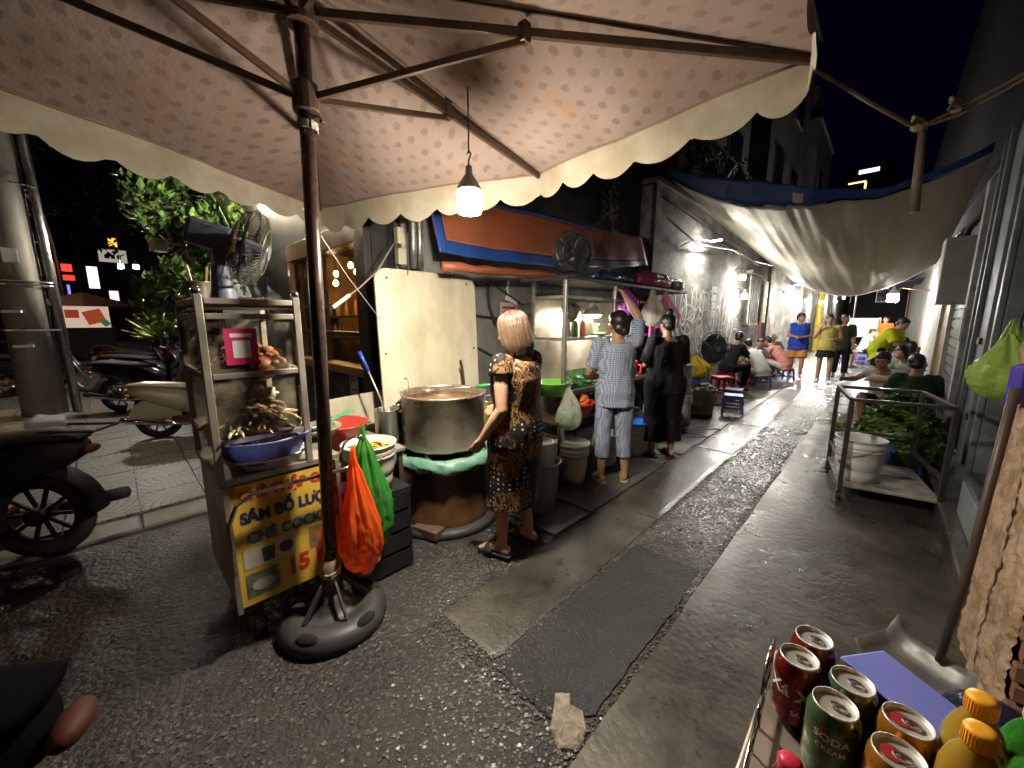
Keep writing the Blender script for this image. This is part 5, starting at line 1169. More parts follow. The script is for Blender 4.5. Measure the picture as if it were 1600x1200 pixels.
        me = remesh(cb_, gv, o_.get('smooth', 3), (lambda c: fd_ * N3((c.x * 13, c.y * 13, c.z * 5)) + fd_ * .5 * N3((c.x * 30 + 4, c.y * 30, c.z * 14))) if fd_ else None)
        me.materials.append(m); place({'shirt': 'shirt', 'dress': 'dress', 'pants': 'trousers', 'skirt': 'skirt'}[kind] if 'name' not in o_ else o_['name'], me, t)
    return t
# --- patterned cloth
def dress_mat():
    m, n, l, b = newmat('brown batik dress cloth'); tc = n.new('ShaderNodeTexCoord').outputs['Object']
    big = noise_node(n, l, tc, 5.0, 2, .5); zone = ramp(n, l, big.outputs['Fac'], [(.50, 0.), (.53, 1.)])
    v = n.new('ShaderNodeTexVoronoi'); v.inputs['Scale'].default_value = 32; v.inputs['Randomness'].default_value = .25; l.new(tc, v.inputs['Vector'])
    dot = ramp(n, l, v.outputs['Distance'], [(.20, 1.), (.27, 0.)])
    wn_ = n.new('ShaderNodeTexWave'); wn_.inputs['Scale'].default_value = 18; wn_.inputs['Distortion'].default_value = 14; wn_.inputs['Detail'].default_value = 3; wn_.inputs['Detail Scale'].default_value = 1.6; l.new(tc, wn_.inputs[0])
    wr_ = ramp(n, l, wn_.outputs['Fac'], [(.40, 0.), (.52, 1.)])
    brown = mix(n, l, wr_.outputs[0], (.022, .014, .010), (.20, .11, .042))
    blk = mix(n, l, dot.outputs[0], (.010, .009, .010), (.40, .33, .24))
    c = mix(n, l, zone.outputs[0], blk, brown); l.new(c, b.inputs['Base Color']); b.inputs['Roughness'].default_value = .7; b.inputs['Specular IOR Level'].default_value = .15
    f = noise_node(n, l, tc, 16, 4, .6, (1, 1, .35)); bp = n.new('ShaderNodeBump'); bp.inputs['Strength'].default_value = .4; bp.inputs['Distance'].default_value = .012
    l.new(f.outputs['Fac'], bp.inputs['Height']); l.new(bp.outputs[0], b.inputs['Normal']); return m
def check_mat(nm, c0, c1, pitch, hor=True, frac=.5):
    m, n, l, b = newmat(nm); tc = n.new('ShaderNodeTexCoord').outputs['Object']; sp = n.new('ShaderNodeSeparateXYZ'); l.new(tc, sp.inputs[0])
    w = noise_node(n, l, tc, 6, 2); wob_ = math_(n, l, 'MULTIPLY', math_(n, l, 'SUBTRACT', w.outputs['Fac'], .5), .05)
    u = math_(n, l, 'ADD', math_(n, l, 'ADD', sp.outputs[0], math_(n, l, 'MULTIPLY', sp.outputs[1], .8)), wob_); z = math_(n, l, 'ADD', sp.outputs[2], wob_)
    a = math_(n, l, 'GREATER_THAN', math_(n, l, 'FRACT', math_(n, l, 'DIVIDE', math_(n, l, 'ADD', u, 5.), pitch)), frac)
    bb = math_(n, l, 'GREATER_THAN', math_(n, l, 'FRACT', math_(n, l, 'DIVIDE', math_(n, l, 'ADD', z, 5.), pitch)), frac) if hor else a
    f = math_(n, l, 'MULTIPLY', math_(n, l, 'ADD', a, bb), .5)
    l.new(mix(n, l, f, c0, c1), b.inputs['Base Color']); b.inputs['Roughness'].default_value = .8
    t = noise_node(n, l, tc, 18, 4, .6, (1, 1, .4)); bp = n.new('ShaderNodeBump'); bp.inputs['Strength'].default_value = .4; bp.inputs['Distance'].default_value = .012
    l.new(t.outputs['Fac'], bp.inputs['Height']); l.new(bp.outputs[0], b.inputs['Normal']); return m
# woman in the batik dress, stepping towards the pot
P = stand(pel=(0, -.01, .86), waist=(0, -.01, 1.0), chest=(0, .0, 1.17), neck=(.01, .0, 1.32), head=(.015, .045, 1.465), look=(.25, 1, -.22), up=(0, .12, 1), sL=(-.16, .0, 1.27), sR=(.17, -.02, 1.275), eL=(-.205, -.035, 1.01), wL=(-.215, .115, .80), eR=(.21, .05, 1.02), wR=(.19, .24, .93),
          kL=(-.095, .04, .46), aL=(-.12, .03, .078), kR=(.10, .03, .46), aR=(.13, -.03, .078), fL=(-.05, 1, 0), fR=(.12, 1, 0))
person('woman in a brown and black batik dress stepping past the soup pot', (-1.60, 1.69), (-.96, -.18), P, 1.53, 0, [('dress', dress_mat(), dict(hemz=.33, sleeve=.22, sw=.98, infl=.022, fold=.008)), ('sandals', mat('black rubber sandal', (.02, .022, .024), .5))], ('bob', H_BROWN), .0075, 1.18, (.55, .5), ((.3, .3, .2), None))
# woman in plaid pyjamas reaching up
P = stand(sR=(.165, .0, 1.315), eR=(.20, .10, 1.52), wR=(.09, .16, 1.70), eL=(-.235, .03, 1.04), wL=(-.20, .25, 1.07), head=(0, .03, 1.47), look=(-.35, 1, .12), aL=(-.11, -.05, .075), kL=(-.10, .0, .46), aR=(.12, .0, .075), fL=(-.35, 1, 0), fR=(.25, 1, 0), neck=(0, .0, 1.335))
mp_ = check_mat('navy and white plaid cotton', (.10, .13, .225), (.34, .37, .44), .018)
person('woman in blue and white plaid pyjamas reaching up into the stall', (-1.71, 3.12), (-.62, .78), P, 1.57, 1, [('shirt', mp_, dict(sleeve=.85, hem=.05, infl=.024, fold=.009, sw=.94)), ('pants', mp_, dict(len=1.62, w=1.0, cuff=1.08, fold=.009)), ('sandals', mat('pale yellow sandal', (.48, .46, .24), .5))], ('lowbun', H_BLACK), .009, 1., (.7, .9), (None, None))
# woman in black with a top knot
P = stand(eL=(-.225, .02, 1.03), wL=(-.10, .20, 1.0), eR=(.215, .05, 1.03), wR=(.08, .21, 1.0), sL=(-.155, -.01, 1.285), sR=(.155, -.01, 1.285), aL=(-.12, -.02, .075), aR=(.11, .0, .075), fL=(-.6, 1, 0), fR=(-.1, 1, 0), head=(0, .03, 1.475), look=(.0, 1, -.15))
person('woman in black tee and wide black trousers with a top knot', (-1.65, 4.08), (-.72, .70), P, 1.55, 0, [('shirt', cloth('black tee', (.016, .016, .017), .2), dict(sleeve=.9, hem=.04, infl=.026, fold=.008, sw=1.02)), ('pants', cloth('black trousers', (.011, .011, .012), .2), dict(len=1.75, w=1.42, cuff=1.35, fold=.010)), ('sandals', mat('dark brown sandal', (.035, .02, .015), .5))], ('bun', H_BLACK), .010, 1.22, (.6, .6))
# walkers coming down the alley
P = stand(eL=(-.22, .0, 1.03), wL=(-.06, .20, 1.0), eR=(.22, .0, 1.04), wR=(.08, .22, 1.02), look=(-.8, .7, -.1), kL=(-.10, .10, .47), aL=(-.10, .16, .09), aR=(.11, -.12, .085), kR=(.10, .02, .46))
person('man in a blue sleeveless top and orange shorts walking barefoot', (-1.60, 12.3), (.12, -1), P, 1.66, 1, [('shirt', cloth('royal blue', (.02, .06, .38)), dict(sleeve=0, hem=.07, infl=.036, wide=1.10, flare=1.1)), ('pants', cloth('orange shorts', (.50, .22, .05)), dict(len=.92, w=1.12, cuff=1.2, infl=.008))], ('short', H_BLACK), .014, 1.05, face=True)
P = stand(eR=(.24, .02, 1.06), wR=(.15, .12, 1.27), eL=(-.22, .02, 1.04), wL=(-.14, .24, 1.03), aL=(-.09, .10, .085), kL=(-.09, .10, .47), aR=(.10, -.06, .08), look=(.05, 1, -.05))
person('young woman in a yellow top and black skirt walking towards us', (-.96, 11.5), (.10, -1), P, 1.62, 2, [('shirt', cloth('mustard knit', (.50, .42, .13)), dict(sleeve=0.12, hem=-.01, infl=.016, wide=1.03)), ('skirt', cloth('black skirt', (.013, .013, .015)), dict(hemz=.62, flare=1.28)), ('shoes', cloth('white sneaker', (.62, .62, .58), .1), dict(high=True))], ('lowbun', H_BLACK), .014, .95, face=True)
ph = thing('phone', 'white phone held by the young woman in the yellow top', 'phone', (-.93, 11.2, 1.08)); MB().box((.04, 0, 0), (.15, .075, .01), rz=.4).build('body', mat('white card', (.75, .76, .74), .5), ph, bevel=.003)
person('person in dark olive walking just behind the young woman', (-.78, 13.0), (.1, -1), stand(kL=(-.1, .08, .47), aL=(-.1, .1, .08), look=(-.5, 1, 0)), 1.62, 3, [('shirt', cloth('dark olive', (.05, .05, .03)), dict(sleeve=.9, hem=.06, infl=.02)), ('pants', cloth('near black trousers', (.014, .014, .015)), dict(len=1.85)), ('shoes', m_rubber)], ('short', H_BLACK), .016)
# boy in the yellow tee bending over the seated diners
P = stand(pel=(0, -.05, .84), waist=(0, .0, .99), chest=(0, .12, 1.14), neck=(0, .20, 1.27), head=(0, .29, 1.38), look=(0, 1, -.6), up=(0, .5, 1), sL=(-.16, .16, 1.22), sR=(.16, .16, 1.22), eL=(-.2, .27, .98), wL=(-.14, .47, .92), eR=(.2, .27, .98), wR=(.12, .47, .90))
person('boy in a bright yellow tee leaning over the diners', (-.06, 11.3), (.92, -.25), P, 1.62, 0, [('shirt', cloth('bright yellow', (.55, .60, .03)), dict(sleeve=.85, hem=.10, infl=.030, wide=1.14, flare=1.2, sw=1.25)), ('pants', cloth('black shorts', (.013, .014, .014)), dict(len=.85, w=1.2, cuff=1.15)), ('sandals', mat('black rubber sandal', (.02, .022, .024), .5))], ('short', H_BLACK), .013, 1., face=False)
# seated diners, left wall
person('diner in black sitting on a red stool behind the floor fan', (-2.28, 8.75), (.35, .94), sit(.45, .16), 1.62, 1, [('shirt', cloth('black tee', (.016, .016, .017)), dict(sleeve=.8, hem=.0, infl=.02)), ('pants', cloth('black trousers', (.011, .011, .012)), dict(len=1.9, w=1.05)), ('shoes', m_rubber)], ('short', H_BLACK), .014)
person('diner in a light blue shirt with a hand at the mouth', (-2.28, 10.9), (.55, -.83), sit(.30, .16, wL=(-.02, .30, .90), eL=(-.2, .3, .62)), 1.58, 2, [('shirt', cloth('light blue', (.22, .36, .58)), dict(sleeve=.9, hem=.0, infl=.02)), ('pants', cloth('grey trousers', (.20, .19, .18)), dict(len=1.8)), ('sandals', m_rubber)], ('short', H_BLACK), .015, face=True)
person('diner in a pale grey shirt hunched on a blue stool', (-1.88, 9.95), (-.80, .60), sit(.27, .30), 1.60, 2, [('shirt', cloth('pale grey', (.42, .43, .41)), dict(sleeve=.95, hem=.02, infl=.026, wide=1.08)), ('pants', cloth('beige trousers', (.42, .36, .30)), dict(len=1.55)), ('sandals', mat('dark brown sandal', (.035, .02, .015), .5))], ('short', H_BLACK), .014)
person('diner in a red striped shirt bent over his bowl', (-1.72, 11.6), (-.88, .30), sit(.28, .28), 1.62, 1, [('shirt', check_mat('red stripe cotton', (.40, .09, .075), (.5, .27, .24), .03, False), dict(sleeve=1.2, hem=.02, infl=.024)), ('pants', cloth('beige trousers', (.42, .36, .30)), dict(len=1.85)), ('shoes', m_rubber)], ('short', H_BLACK), .014)
person('older man with a shaved head sitting against the far wall', (-2.30, 13.0), (.45, -.9), sit(.35, .04), 1.6, 1, [('shirt', cloth('dull brown', (.12, .10, .07)), dict(sleeve=.9, infl=.02)), ('pants', cloth('black trousers', (.011, .011, .012)), dict(len=1.8)), ('sandals', m_rubber)], (None, None), .016, face=True)
# seated diners, right side
person('man with bare arms resting on the greens trolley', (.10, 7.45), (-.25, -.97), sit(.28, .20, eL=(-.30, .22, .62), wL=(.02, .34, .66), eR=(.30, .22, .64), wR=(.34, .50, .66)), 1.62, 3, [('shirt', cloth('white vest', (.55, .54, .5)), dict(sleeve=.25, infl=.02)), ('pants', cloth('black shorts', (.013, .014, .014)), dict(len=.95)), ('sandals', m_rubber)], ('short', H_BLACK), .013, face=True)
person('man seen from behind in a dark green shirt beside the greens', (.34, 6.55), (-.15, 1), sit(.30, .12, look=(0, 1, -.2)), 1.6, 3, [('shirt', cloth('dark green', (.03, .055, .03)), dict(sleeve=.9, infl=.024)), ('pants', cloth('black trousers', (.011, .011, .012)), dict(len=1.8)), ('sandals', m_rubber)], ('short', H_BLACK), .013)
person('diner with dark hair in a pale green shirt past the bare armed man', (.42, 9.35), (-.5, -.86), sit(.30, .22), 1.6, 2, [('shirt', cloth('pale green', (.30, .36, .30)), dict(sleeve=.9, infl=.022)), ('pants', cloth('grey trousers', (.20, .19, .18)), dict(len=1.8)), ('sandals', m_rubber)], ('long', H_BLACK), .015)
person('diner in a pink top among the right hand tables', (.32, 10.7), (.2, .98), sit(.30, .20), 1.58, 2, [('shirt', cloth('dusty pink', (.48, .26, .26)), dict(sleeve=.9, infl=.022)), ('pants', cloth('grey trousers', (.20, .19, .18)), dict(len=1.8)), ('sandals', m_rubber)], ('long', H_BLACK), .016)
person('diner in a red vest farther back on the right', (.45, 12.6), (-.6, -.8), sit(.32, .1), 1.6, 2, [('shirt', cloth('brick red', (.42, .07, .05)), dict(sleeve=.2, infl=.02)), ('pants', cloth('black trousers', (.011, .011, .012)), dict(len=1.8)), ('sandals', m_rubber)], ('short', H_BLACK), .018, face=True)
person('child in an orange shirt standing far down the alley', (-.05, 19.5), (-.5, -.86), stand(), 1.62, 2, [('shirt', cloth('bright orange', (.75, .17, .02)), dict(sleeve=.9, hem=.05, infl=.02)), ('pants', cloth('black shorts', (.013, .014, .014)), dict(len=.95)), ('sandals', m_rubber)], ('short', H_BLACK), .018, face=True)
person('diner in a white shirt on a low stool far down the alley', (-.55, 18.0), (.8, .3), sit(.4, .1), 1.62, 2, [('shirt', cloth('white shirt', (.58, .58, .56)), dict(sleeve=.9, infl=.02)), ('pants', cloth('black trousers', (.011, .011, .012)), dict(len=1.8)), ('sandals', m_rubber)], ('short', H_BLACK), .018)
person('diner with crossed arms in olive on a purple stool in mid alley', (-1.05, 16.6), (.7, -.6), sit(.4, .06), 1.62, 3, [('shirt', cloth('dark olive', (.05, .05, .03)), dict(sleeve=.9, infl=.02)), ('pants', cloth('black shorts', (.013, .014, .014)), dict(len=.9)), ('sandals', m_rubber)], ('short', H_BLACK), .018, face=True)
# ================================================================== NOODLE STALL AGAINST THE LEFT WALL
random.seed(33)
m_org_t = mat('orange tarpaulin', (.36, .115, .05), .5, var=.3, scale=3, bump=.25, bscale=9, col2=(.27, .07, .028), bdist=.02)
m_blu_t = mat('blue tarpaulin', (.022, .075, .33), .45, var=.35, scale=4, bump=.25, bscale=10, bdist=.02)
m_wht_t = mat('dirty white tarpaulin', (.60, .56, .46), .6, var=.25, scale=1.5, bump=.3, bscale=8, stretch=(1, .25, 1), bdist=.03, col2=(.42, .38, .29))
oa = thing('orange_awning', 'orange tarpaulin awning with blue borders hung above the stall', 'awning')
def aw_(u, v):
    y = 1.80 + u * 3.55; zt = 2.50 + .14 * u; zb = 2.00 + .26 * u ** 2
    z = zt + (zb - zt) * v
    return (-2.52 - .12 * (1 - v) + .03 * N3((y, z, 0), 2.2) + .015 * sin(y * 7) * v, y, z + .012 * N3((y, 2, 0), 3))
MB().grid(lambda u, v: aw_(u, .06 + v * .74), 60, 16).build('cloth', m_org_t, oa, smooth=True, solid=.004)
MB().grid(lambda u, v: aw_(u, v * .06), 60, 3).build('top_border', m_blu_t, oa, smooth=True, solid=.004)
MB().grid(lambda u, v: tuple(Vector(aw_(u, .80 + v * .20)) + Vector((.004, 0, 0))), 60, 5).build('lower_border', m_blu_t, oa, smooth=True, solid=.004)
MB().grid(lambda u, v: tuple(Vector(aw_(u * .022, v)) + Vector((.008, 0, 0))), 3, 14).build('side_border', m_blu_t, oa, smooth=True, solid=.004)
pts = [(-2.50 + .02 * sin(i), 1.82 + i * .15, 1.905 + .004 * i + .015 * N3((i, 0, 0), .7)) for i in range(15)]
mb = MB().tube(pts, [.035 + .012 * N3((i, 5, 0), .8) for i in range(15)], 10); mb.build('rolled_edge', m_org_t, oa, smooth=True)
for y in (1.83, 3.0, 4.2, 5.3): MB().tube([(-2.60, y, 2.5 + .04 * (y - 1.8)), (-2.75, y, 2.62), (-2.92, y, 2.66)], .005, 5).build('tie', m_blackp, oa)
# roof shelf and cabinet frame
sl = thing('stall_cabinet', 'aluminium and glass noodle stall cabinet with a shelf roof', 'food stall')
MB().box2((-2.52, 2.72, 1.845), (-1.98, 5.42, 1.875)).build('roof', mat('sooty shelf', (.05, .047, .045), .5, .3, var=.4), sl, bevel=.004)
posts = [(-2.04, 2.78), (-2.04, 3.62), (-2.04, 4.55), (-2.40, 2.78), (-2.40, 4.55)]
for x, y in posts: MB().bar((x, y, 0), (x, y, 1.843), .035, .035, (1, 0, 0)).build('post', m_alum, sl, bevel=.003)
for z in (.84, 1.33, 1.70):
    MB().bar((-2.04, 2.80, z), (-2.04, 3.602, z), .026).build('rail', m_alum, sl); MB().bar((-2.04, 3.638, z), (-2.04, 4.532, z), .026).build('rail', m_alum, sl)
    MB().bar((-2.06, 2.78, z), (-2.38, 2.78, z), .026).build('rail', m_alum, sl)
MB().box2((-2.42, 2.80, .80), (-2.06, 4.53, .826)).build('counter', m_cartsteel, sl); MB().box2((-2.40, 2.81, 1.318), (-2.30, 4.52, 1.328)).build('glass_shelf', m_cglass, sl); MB().box2((-2.299, 2.81, 1.318), (-2.06, 3.60, 1.328)).build('glass_shelf', m_cglass, sl)
MB().box2((-2.385, 2.778, 1.35), (-2.06, 2.782, 1.69)).build('pane', m_cglass, sl); MB().box2((-2.042, 2.80, 1.35), (-2.038, 3.60, 1.69)).build('pane', m_cglass, sl); MB().box2((-2.042, 2.80, .86), (-2.038, 3.60, 1.05)).build('pane', glass('green tint glass', (.55, .8, .6), .3, 1.45, (.12, .3, .14)), sl)
MB().box2((-2.425, 2.80, .855), (-2.421, 4.52, 1.69)).build('back_sheet', m_cartsteel, sl)
MB().box2((-2.38, 2.82, .40), (-2.10, 4.5, .42)).build('lower_rack', m_iron, sl)
lm = thing('stall_lamp', 'white bell shaped lamp hanging inside the stall cabinet', 'lamp', (-2.22, 3.50, 1.57))
MB().lathe([(.02, .10), (.03, .09), (.05, .05), (.10, .0), (.105, -.02)], 20, cap1=False).build('shade', mat('white enamel', (.7, .7, .66), .35), lm, smooth=True, solid=.004)
MB().lathe([(.085, -.004), (.09, -.02), (.06, -.045)], 16).build('diffuser', emis('stall lamp glow', (1., .97, .9), 650), lm, smooth=True)
MB().tube([(0, 0, .1), (0, 0, .26)], .004, 5).build('cord', m_blackp, lm)
# goods on the glass shelf
cols = [(.65, .65, .62), (.55, .52, .12), (.15, .40, .12), (.6, .6, .55), (.45, .1, .08), (.5, .5, .5)]
for i in range(9):
    y = 3.0 + i * .066; h = random.uniform(.10, .2)
    t = thing('food_packet', '%s packet, number %s along the glass shelf of the stall' % (('tall' if h > .15 else 'short'), ['first', 'second', 'third', 'fourth', 'fifth', 'sixth', 'seventh', 'eighth', 'ninth'][i]), 'packet', (-2.17 - .06 * (i % 2), y, 1.329), random.uniform(-.5, .5), 'packets on the stall shelf')
    m = film('packet film %d' % (i % 6), cols[i % 6], .95, .3, .2, 30, .4)
    MB().box((0, 0, h / 2), (.05, .07, h), taper=.85).build('pouch', m, t, bevel=.015); MB().box((0, 0, h + .006), (.006, .06, .012)).build('seal', m, t)
basin('green_bowl', 'small green bowl in front of the packets on the glass shelf', (-2.10, 3.42, 1.329), .04, .065, .04, mat('lime plastic', (.18, .5, .06), .35))
heap('noodle_tray', 'pale heap of fresh noodles behind the cabinet glass', 'food', (-2.23, 3.3, .83), .14, .3, .10, 90, .02, [(.55, .5, .38), (.48, .42, .3), (.2, .3, .1)], 'strip', 14)
t = thing('red_mug', 'bright red plastic jug on the stall counter', 'jug', (-2.06, 4.05, .86)); MB().lathe([(.075, 0), (.085, .18), (.09, .185), (.084, .19), (.078, .18), (.07, .01)], 20).build('cup', mat('bright red plastic', (.62, .03, .03), .3, var=.1), t, smooth=True); MB().tube([(.08, .02, .15), (.125, .03, .14), (.125, .03, .06), (.08, .02, .04)], .008, 6).build('handle', mat('bright red plastic', (.62, .03, .03), .3), t, smooth=True)
basin('wire_strainer', 'wire noodle strainer hanging on the cabinet front', (-1.99, 3.16, .95), .06, .10, .05, m_steel)
basin('grey_pan', 'wide dark wok on the rack below the counter', (-2.2, 3.32, .60), .12, .23, .10, mat('dark wok', (.05, .05, .048), .35, .7))
basin('red_sieve', 'red plastic colander under the stall counter', (-2.08, 3.02, .60), .13, .19, .13, mat('bright red plastic', (.62, .03, .03), .3), ribs=24)
heap('orange_peel', 'orange packet pushed into the red colander', 'packet', (-2.08, 3.12, .66), .10, .08, .12, 8, .05, [(.75, .18, .03), (.65, .14, .03)], 'chunk', 15)
basin('green_sieve', 'bright green colander rim at the corner of the stall', (-2.12, 2.72, .83), .10, .155, .12, mat('lime plastic', (.12, .52, .10), .35), ribs=20)
rk = thing('low_rack', 'small steel rack holding the wok and red colander', 'rack', (-2.22, 3.12, 0))
MB().box((0, 0, .585), (.44, .9, .02)).build('shelf', m_iron, rk)
for x in (-.2, .2):
    for y in (-.42, .42): MB().bar((x, y, 0), (x, y, .575), .02, .02, (1, 0, 0)).build('leg', m_iron, rk)
hang_bag('clear_bag', 'clear plastic bag with a green cup hanging from the stall corner', (-1.98, 2.76, .92), .12, .10, .40, film('clear bag film', (.62, .64, .56), .5, .2, .5), 8, .3, .3, .75)
t = thing('green_cup', 'bright green plastic cup inside the clear hanging bag', 'cup', (-1.98, 2.77, .535)); MB().lathe([(.055, 0), (.07, .12), (.074, .124), (.066, .12), (.05, .01)], 18).build('cup', mat('green cup plastic', (.05, .55, .12), .3), t, smooth=True)
m_pinkf = film('pink bag film', (.75, .35, .5), .7, .25, .5); m_whf = film('white bag film', (.7, .66, .58), .8, .3, .5)
hang_bag('white_bag', 'white plastic bag hanging from the stall roof beside the pink one', (-2.0, 4.40, 1.84), .12, .09, .42, m_whf, 9, .2, .3, .6)
hang_bag('pink_bag', 'pale pink plastic bag hanging from the stall roof', (-2.0, 4.78, 1.84), .15, .10, .52, m_pinkf, 10, -.3, .25, .65)
hang_bag('purple_bag', 'purple plastic bag under the roof near the reaching hand', (-2.06, 3.9, 1.84), .10, .09, .30, film('purple bag film', (.4, .08, .45), .8, .25, .5), 12, .2, .3, .6)
hang_bag('dark_bag', 'dark plastic bag at the back of the stall roof', (-2.16, 4.15, 1.84), .10, .09, .24, film('dark bag film', (.05, .05, .09), .95, .2, .1), 13, .2, .4, .6)
hang_bag('funnel_bag', 'grey cone shaped bag inside the cabinet above the packets', (-2.25, 3.12, 1.69), .08, .08, .22, film('dark bag film', (.05, .05, .09), .95, .2, .1), 17, .1, .7, .3)
t = thing('magenta_pack', 'magenta tissue pack hanging below the white bag', 'packet', (-1.99, 4.42, 1.30)); MB().box((0, 0, .06), (.03, .10, .15)).build('pack', mat('magenta wrap', (.75, .05, .38), .35), t, bevel=.01); MB().tube([(0, 0, .13), (0, 0, .3)], .003, 5).build('string', m_blackp, t)
t = thing('teal_cloth', 'teal sheet hanging at the end of the stall', 'cloth', (-2.03, 4.62, .92)); MB().grid(lambda u, v: (.015 * sin(u * 14), u * .36, .48 - v * .55 + .03 * u), 20, 10).build('cloth', mat('teal sheet', (.03, .15, .20), .5), t, smooth=True, solid=.003)
# plastic rolls and bundles on the stall roof
m_crink = film('crumpled wine plastic', (.30, .05, .09), .95, .16, .15, 18, 1.); m_crink2 = film('crumpled clear plastic', (.32, .28, .26), .85, .14, .3, 18, 1.); m_crink3 = film('crumpled navy plastic', (.035, .05, .12), .97, .18, .1, 18, 1.)
def bundle(label, c, L, r, m, seed):
    t = thing('plastic_bundle', label, 'bundle', c, 0, 'plastic bundles on the stall roof'); n = 16; P = [(.02 * N3((i, seed, 0)), -L / 2 + L * i / n, r * .8 + .02 * N3((i, seed, 4), .7)) for i in range(n + 1)]
    mb = MB().tube(P, [r * (.75 + .4 * abs(N3((i, seed, 2), .6)) + (.15 if 2 < i < 14 else -.3)) for i in range(n + 1)], 14)
    mb.v = [(x + .02 * N3((x, y, z), 18), y, max(.002, z * .85 + .02 * N3((y, x, z), 14))) for x, y, z in mb.v]; mb.build('roll', m, t, smooth=True)
bundle('navy plastic roll on the stall roof below the wall fan', (-2.1, 3.75, 1.876), .9, .07, m_crink3, 1); bundle('wine red plastic bundle in the middle of the stall roof', (-2.06, 4.55, 1.876), .9, .11, m_crink, 2); bundle('clear plastic bundle at the far end of the stall roof', (-2.06, 5.16, 1.876), .5, .09, m_crink2, 3)
# round black fan above the stall
def standfan(name, label, loc, hub, r, fwd, base=True, m=None):
    t = thing(name, label, 'fan', loc); m = m or m_blackp; f = Vector(fwd).normalized(); s2 = f.cross(Vector((0, 0, 1))).normalized(); u2 = s2.cross(f); hb = Vector((0, 0, hub))
    M_ = Matrix.Translation(hb) @ Matrix(((s2.x, u2.x, -f.x, 0), (s2.y, u2.y, -f.y, 0), (s2.z, u2.z, -f.z, 0), (0, 0, 0, 1)))
    cg = MB()
    for i in range(48):
        a = 6.283 * i / 48; cg.tube([M_ @ Vector((rr * r * cos(a), rr * r * sin(a), z * r)) for rr, z in ((.15, -.32), (.6, -.30), (.9, -.18), (1, 0), (.9, .18), (.6, .28), (.15, .30))], r * .009, 4)
    for rr, z in ((1.0, 0), (.6, -.30), (.6, .28), (.15, -.32)): cg.tube([M_ @ Vector((rr * r * cos(6.283 * i / 36), rr * r * sin(6.283 * i / 36), z * r)) for i in range(36)], r * .016, 5, True)
    cg.build('cage', m_blackp, t); blades(t, M_, r * .88, 5, mat('smoky blade', (.05, .055, .06), .25))
    MB().add(*(lambda q: (q.v, q.f))(MB().cyl((0, 0, -r * .34), (0, 0, r * .1), r * .16, n=16)), M_).build('hub', m_alum if r > .25 else m_blackp, t, bevel=.005); MB().add(*(lambda q: (q.v, q.f))(MB().cyl((0, 0, r * .1), (0, 0, r * .85), r * .22, r * .18, n=16)), M_).build('motor', m_blackp, t, bevel=.01)
    MB().cyl((0, 0, .02), tuple(hb - f * r * .5 + Vector((0, 0, -r * .1))), .016, .014, 10).build('stem', m_blackp, t)
    if base: MB().lathe([(.19, 0), (.2, .015), (.12, .035), (.03, .05)], 24).build('base', m_blackp, t, smooth=True)
    return t
standfan('stall_fan', 'round black fan standing on the stall roof before the orange awning', (-2.14, 3.02, 1.876), .235, .195, (.75, -.5, -.1))
standfan('floor_fan', 'big black floor fan turned to the diners by the graffiti wall', (-2.15, 7.35, 0), 1.0, .30, (.8, -.55, 0.))
# things on the grimy wall
nt2 = thing('pink_notice', 'pink paper notice with a QR square printed on it' if False else 'pink paper notice taped to the grimy wall behind the batik dress', 'notice', (-2.893, 2.82, 1.38)); nt2.rotation_euler = (R(90), 0, R(90))
MB().box2((0, 0, 0), (.26, .30, .003)).build('paper', mat('pink paper', (.62, .38, .44), .7, var=.15), nt2); MB().box2((0, 0, .0031), (.26, .10, .0036)).build('band', mat('magenta band', (.55, .12, .25), .7), nt2)
for i in range(3): MB().box2((.03, .235 - i * .055, .0031), (.23 - .04 * (i % 2), .262 - i * .055, .0036)).build('print_line', mat('maroon ink', (.3, .05, .08), .7), nt2)
t = thing('rubber_hose', 'black rubber hose looped on the grimy wall', 'hose', (-2.86, 2.62, 0)); MB().tube([(0, 0, 1.85), (.02, -.02, 1.75), (.02, 0, 1.62), (.03, .06, 1.48), (.03, .18, 1.40), (.02, .27, 1.41)], .016, 8).build('hose', m_rubber, t, smooth=True); MB().box((.02, .29, 1.41), (.03, .06, .03)).build('nozzle', m_alum, t)
t = thing('switch_strip', 'white power strip hanging on the grimy wall', 'power strip', (-2.87, 2.95, 1.70)); MB().box((.01, 0, 0), (.03, .16, .045), rx=-.35).build('strip', mat('white lamp plastic', (.7, .68, .63), .4), t, bevel=.005); MB().tube([(0, .08, -.03), (.01, .14, -.08), (.01, .1, -.16)], .005, 5).build('lead', m_alum, t); MB().tube([(0, -.02, .03), (.0, -.05, .12), (0, -.03, .2)], .01, 6).build('lead', mat('white lamp plastic', (.7, .68, .63), .4), t)
cw = ['sagging black cable low on the grimy wall', 'black cable crossing the grimy wall at head height', 'loose black cable dropping beside the stall post', 'black cable looping under the awning']
for i, (lb, P) in enumerate(zip(cw, [[(-2.87, 2.45, 1.25), (-2.85, 2.9, 1.05), (-2.86, 3.4, 1.2)], [(-2.87, 2.4, 1.55), (-2.85, 3.0, 1.5), (-2.87, 3.5, 1.62), (-2.86, 3.8, 1.5)], [(-2.86, 3.5, 1.7), (-2.85, 3.62, 1.5), (-2.86, 3.45, 1.2), (-2.85, 3.3, 1.05)], [(-2.86, 2.7, 1.85), (-2.84, 3.1, 1.66), (-2.85, 3.5, 1.72)]])):
    t = thing('wall_cable', lb, 'cable'); MB().tube(P, .008, 6).build('lead', m_rubber, t, smooth=True)
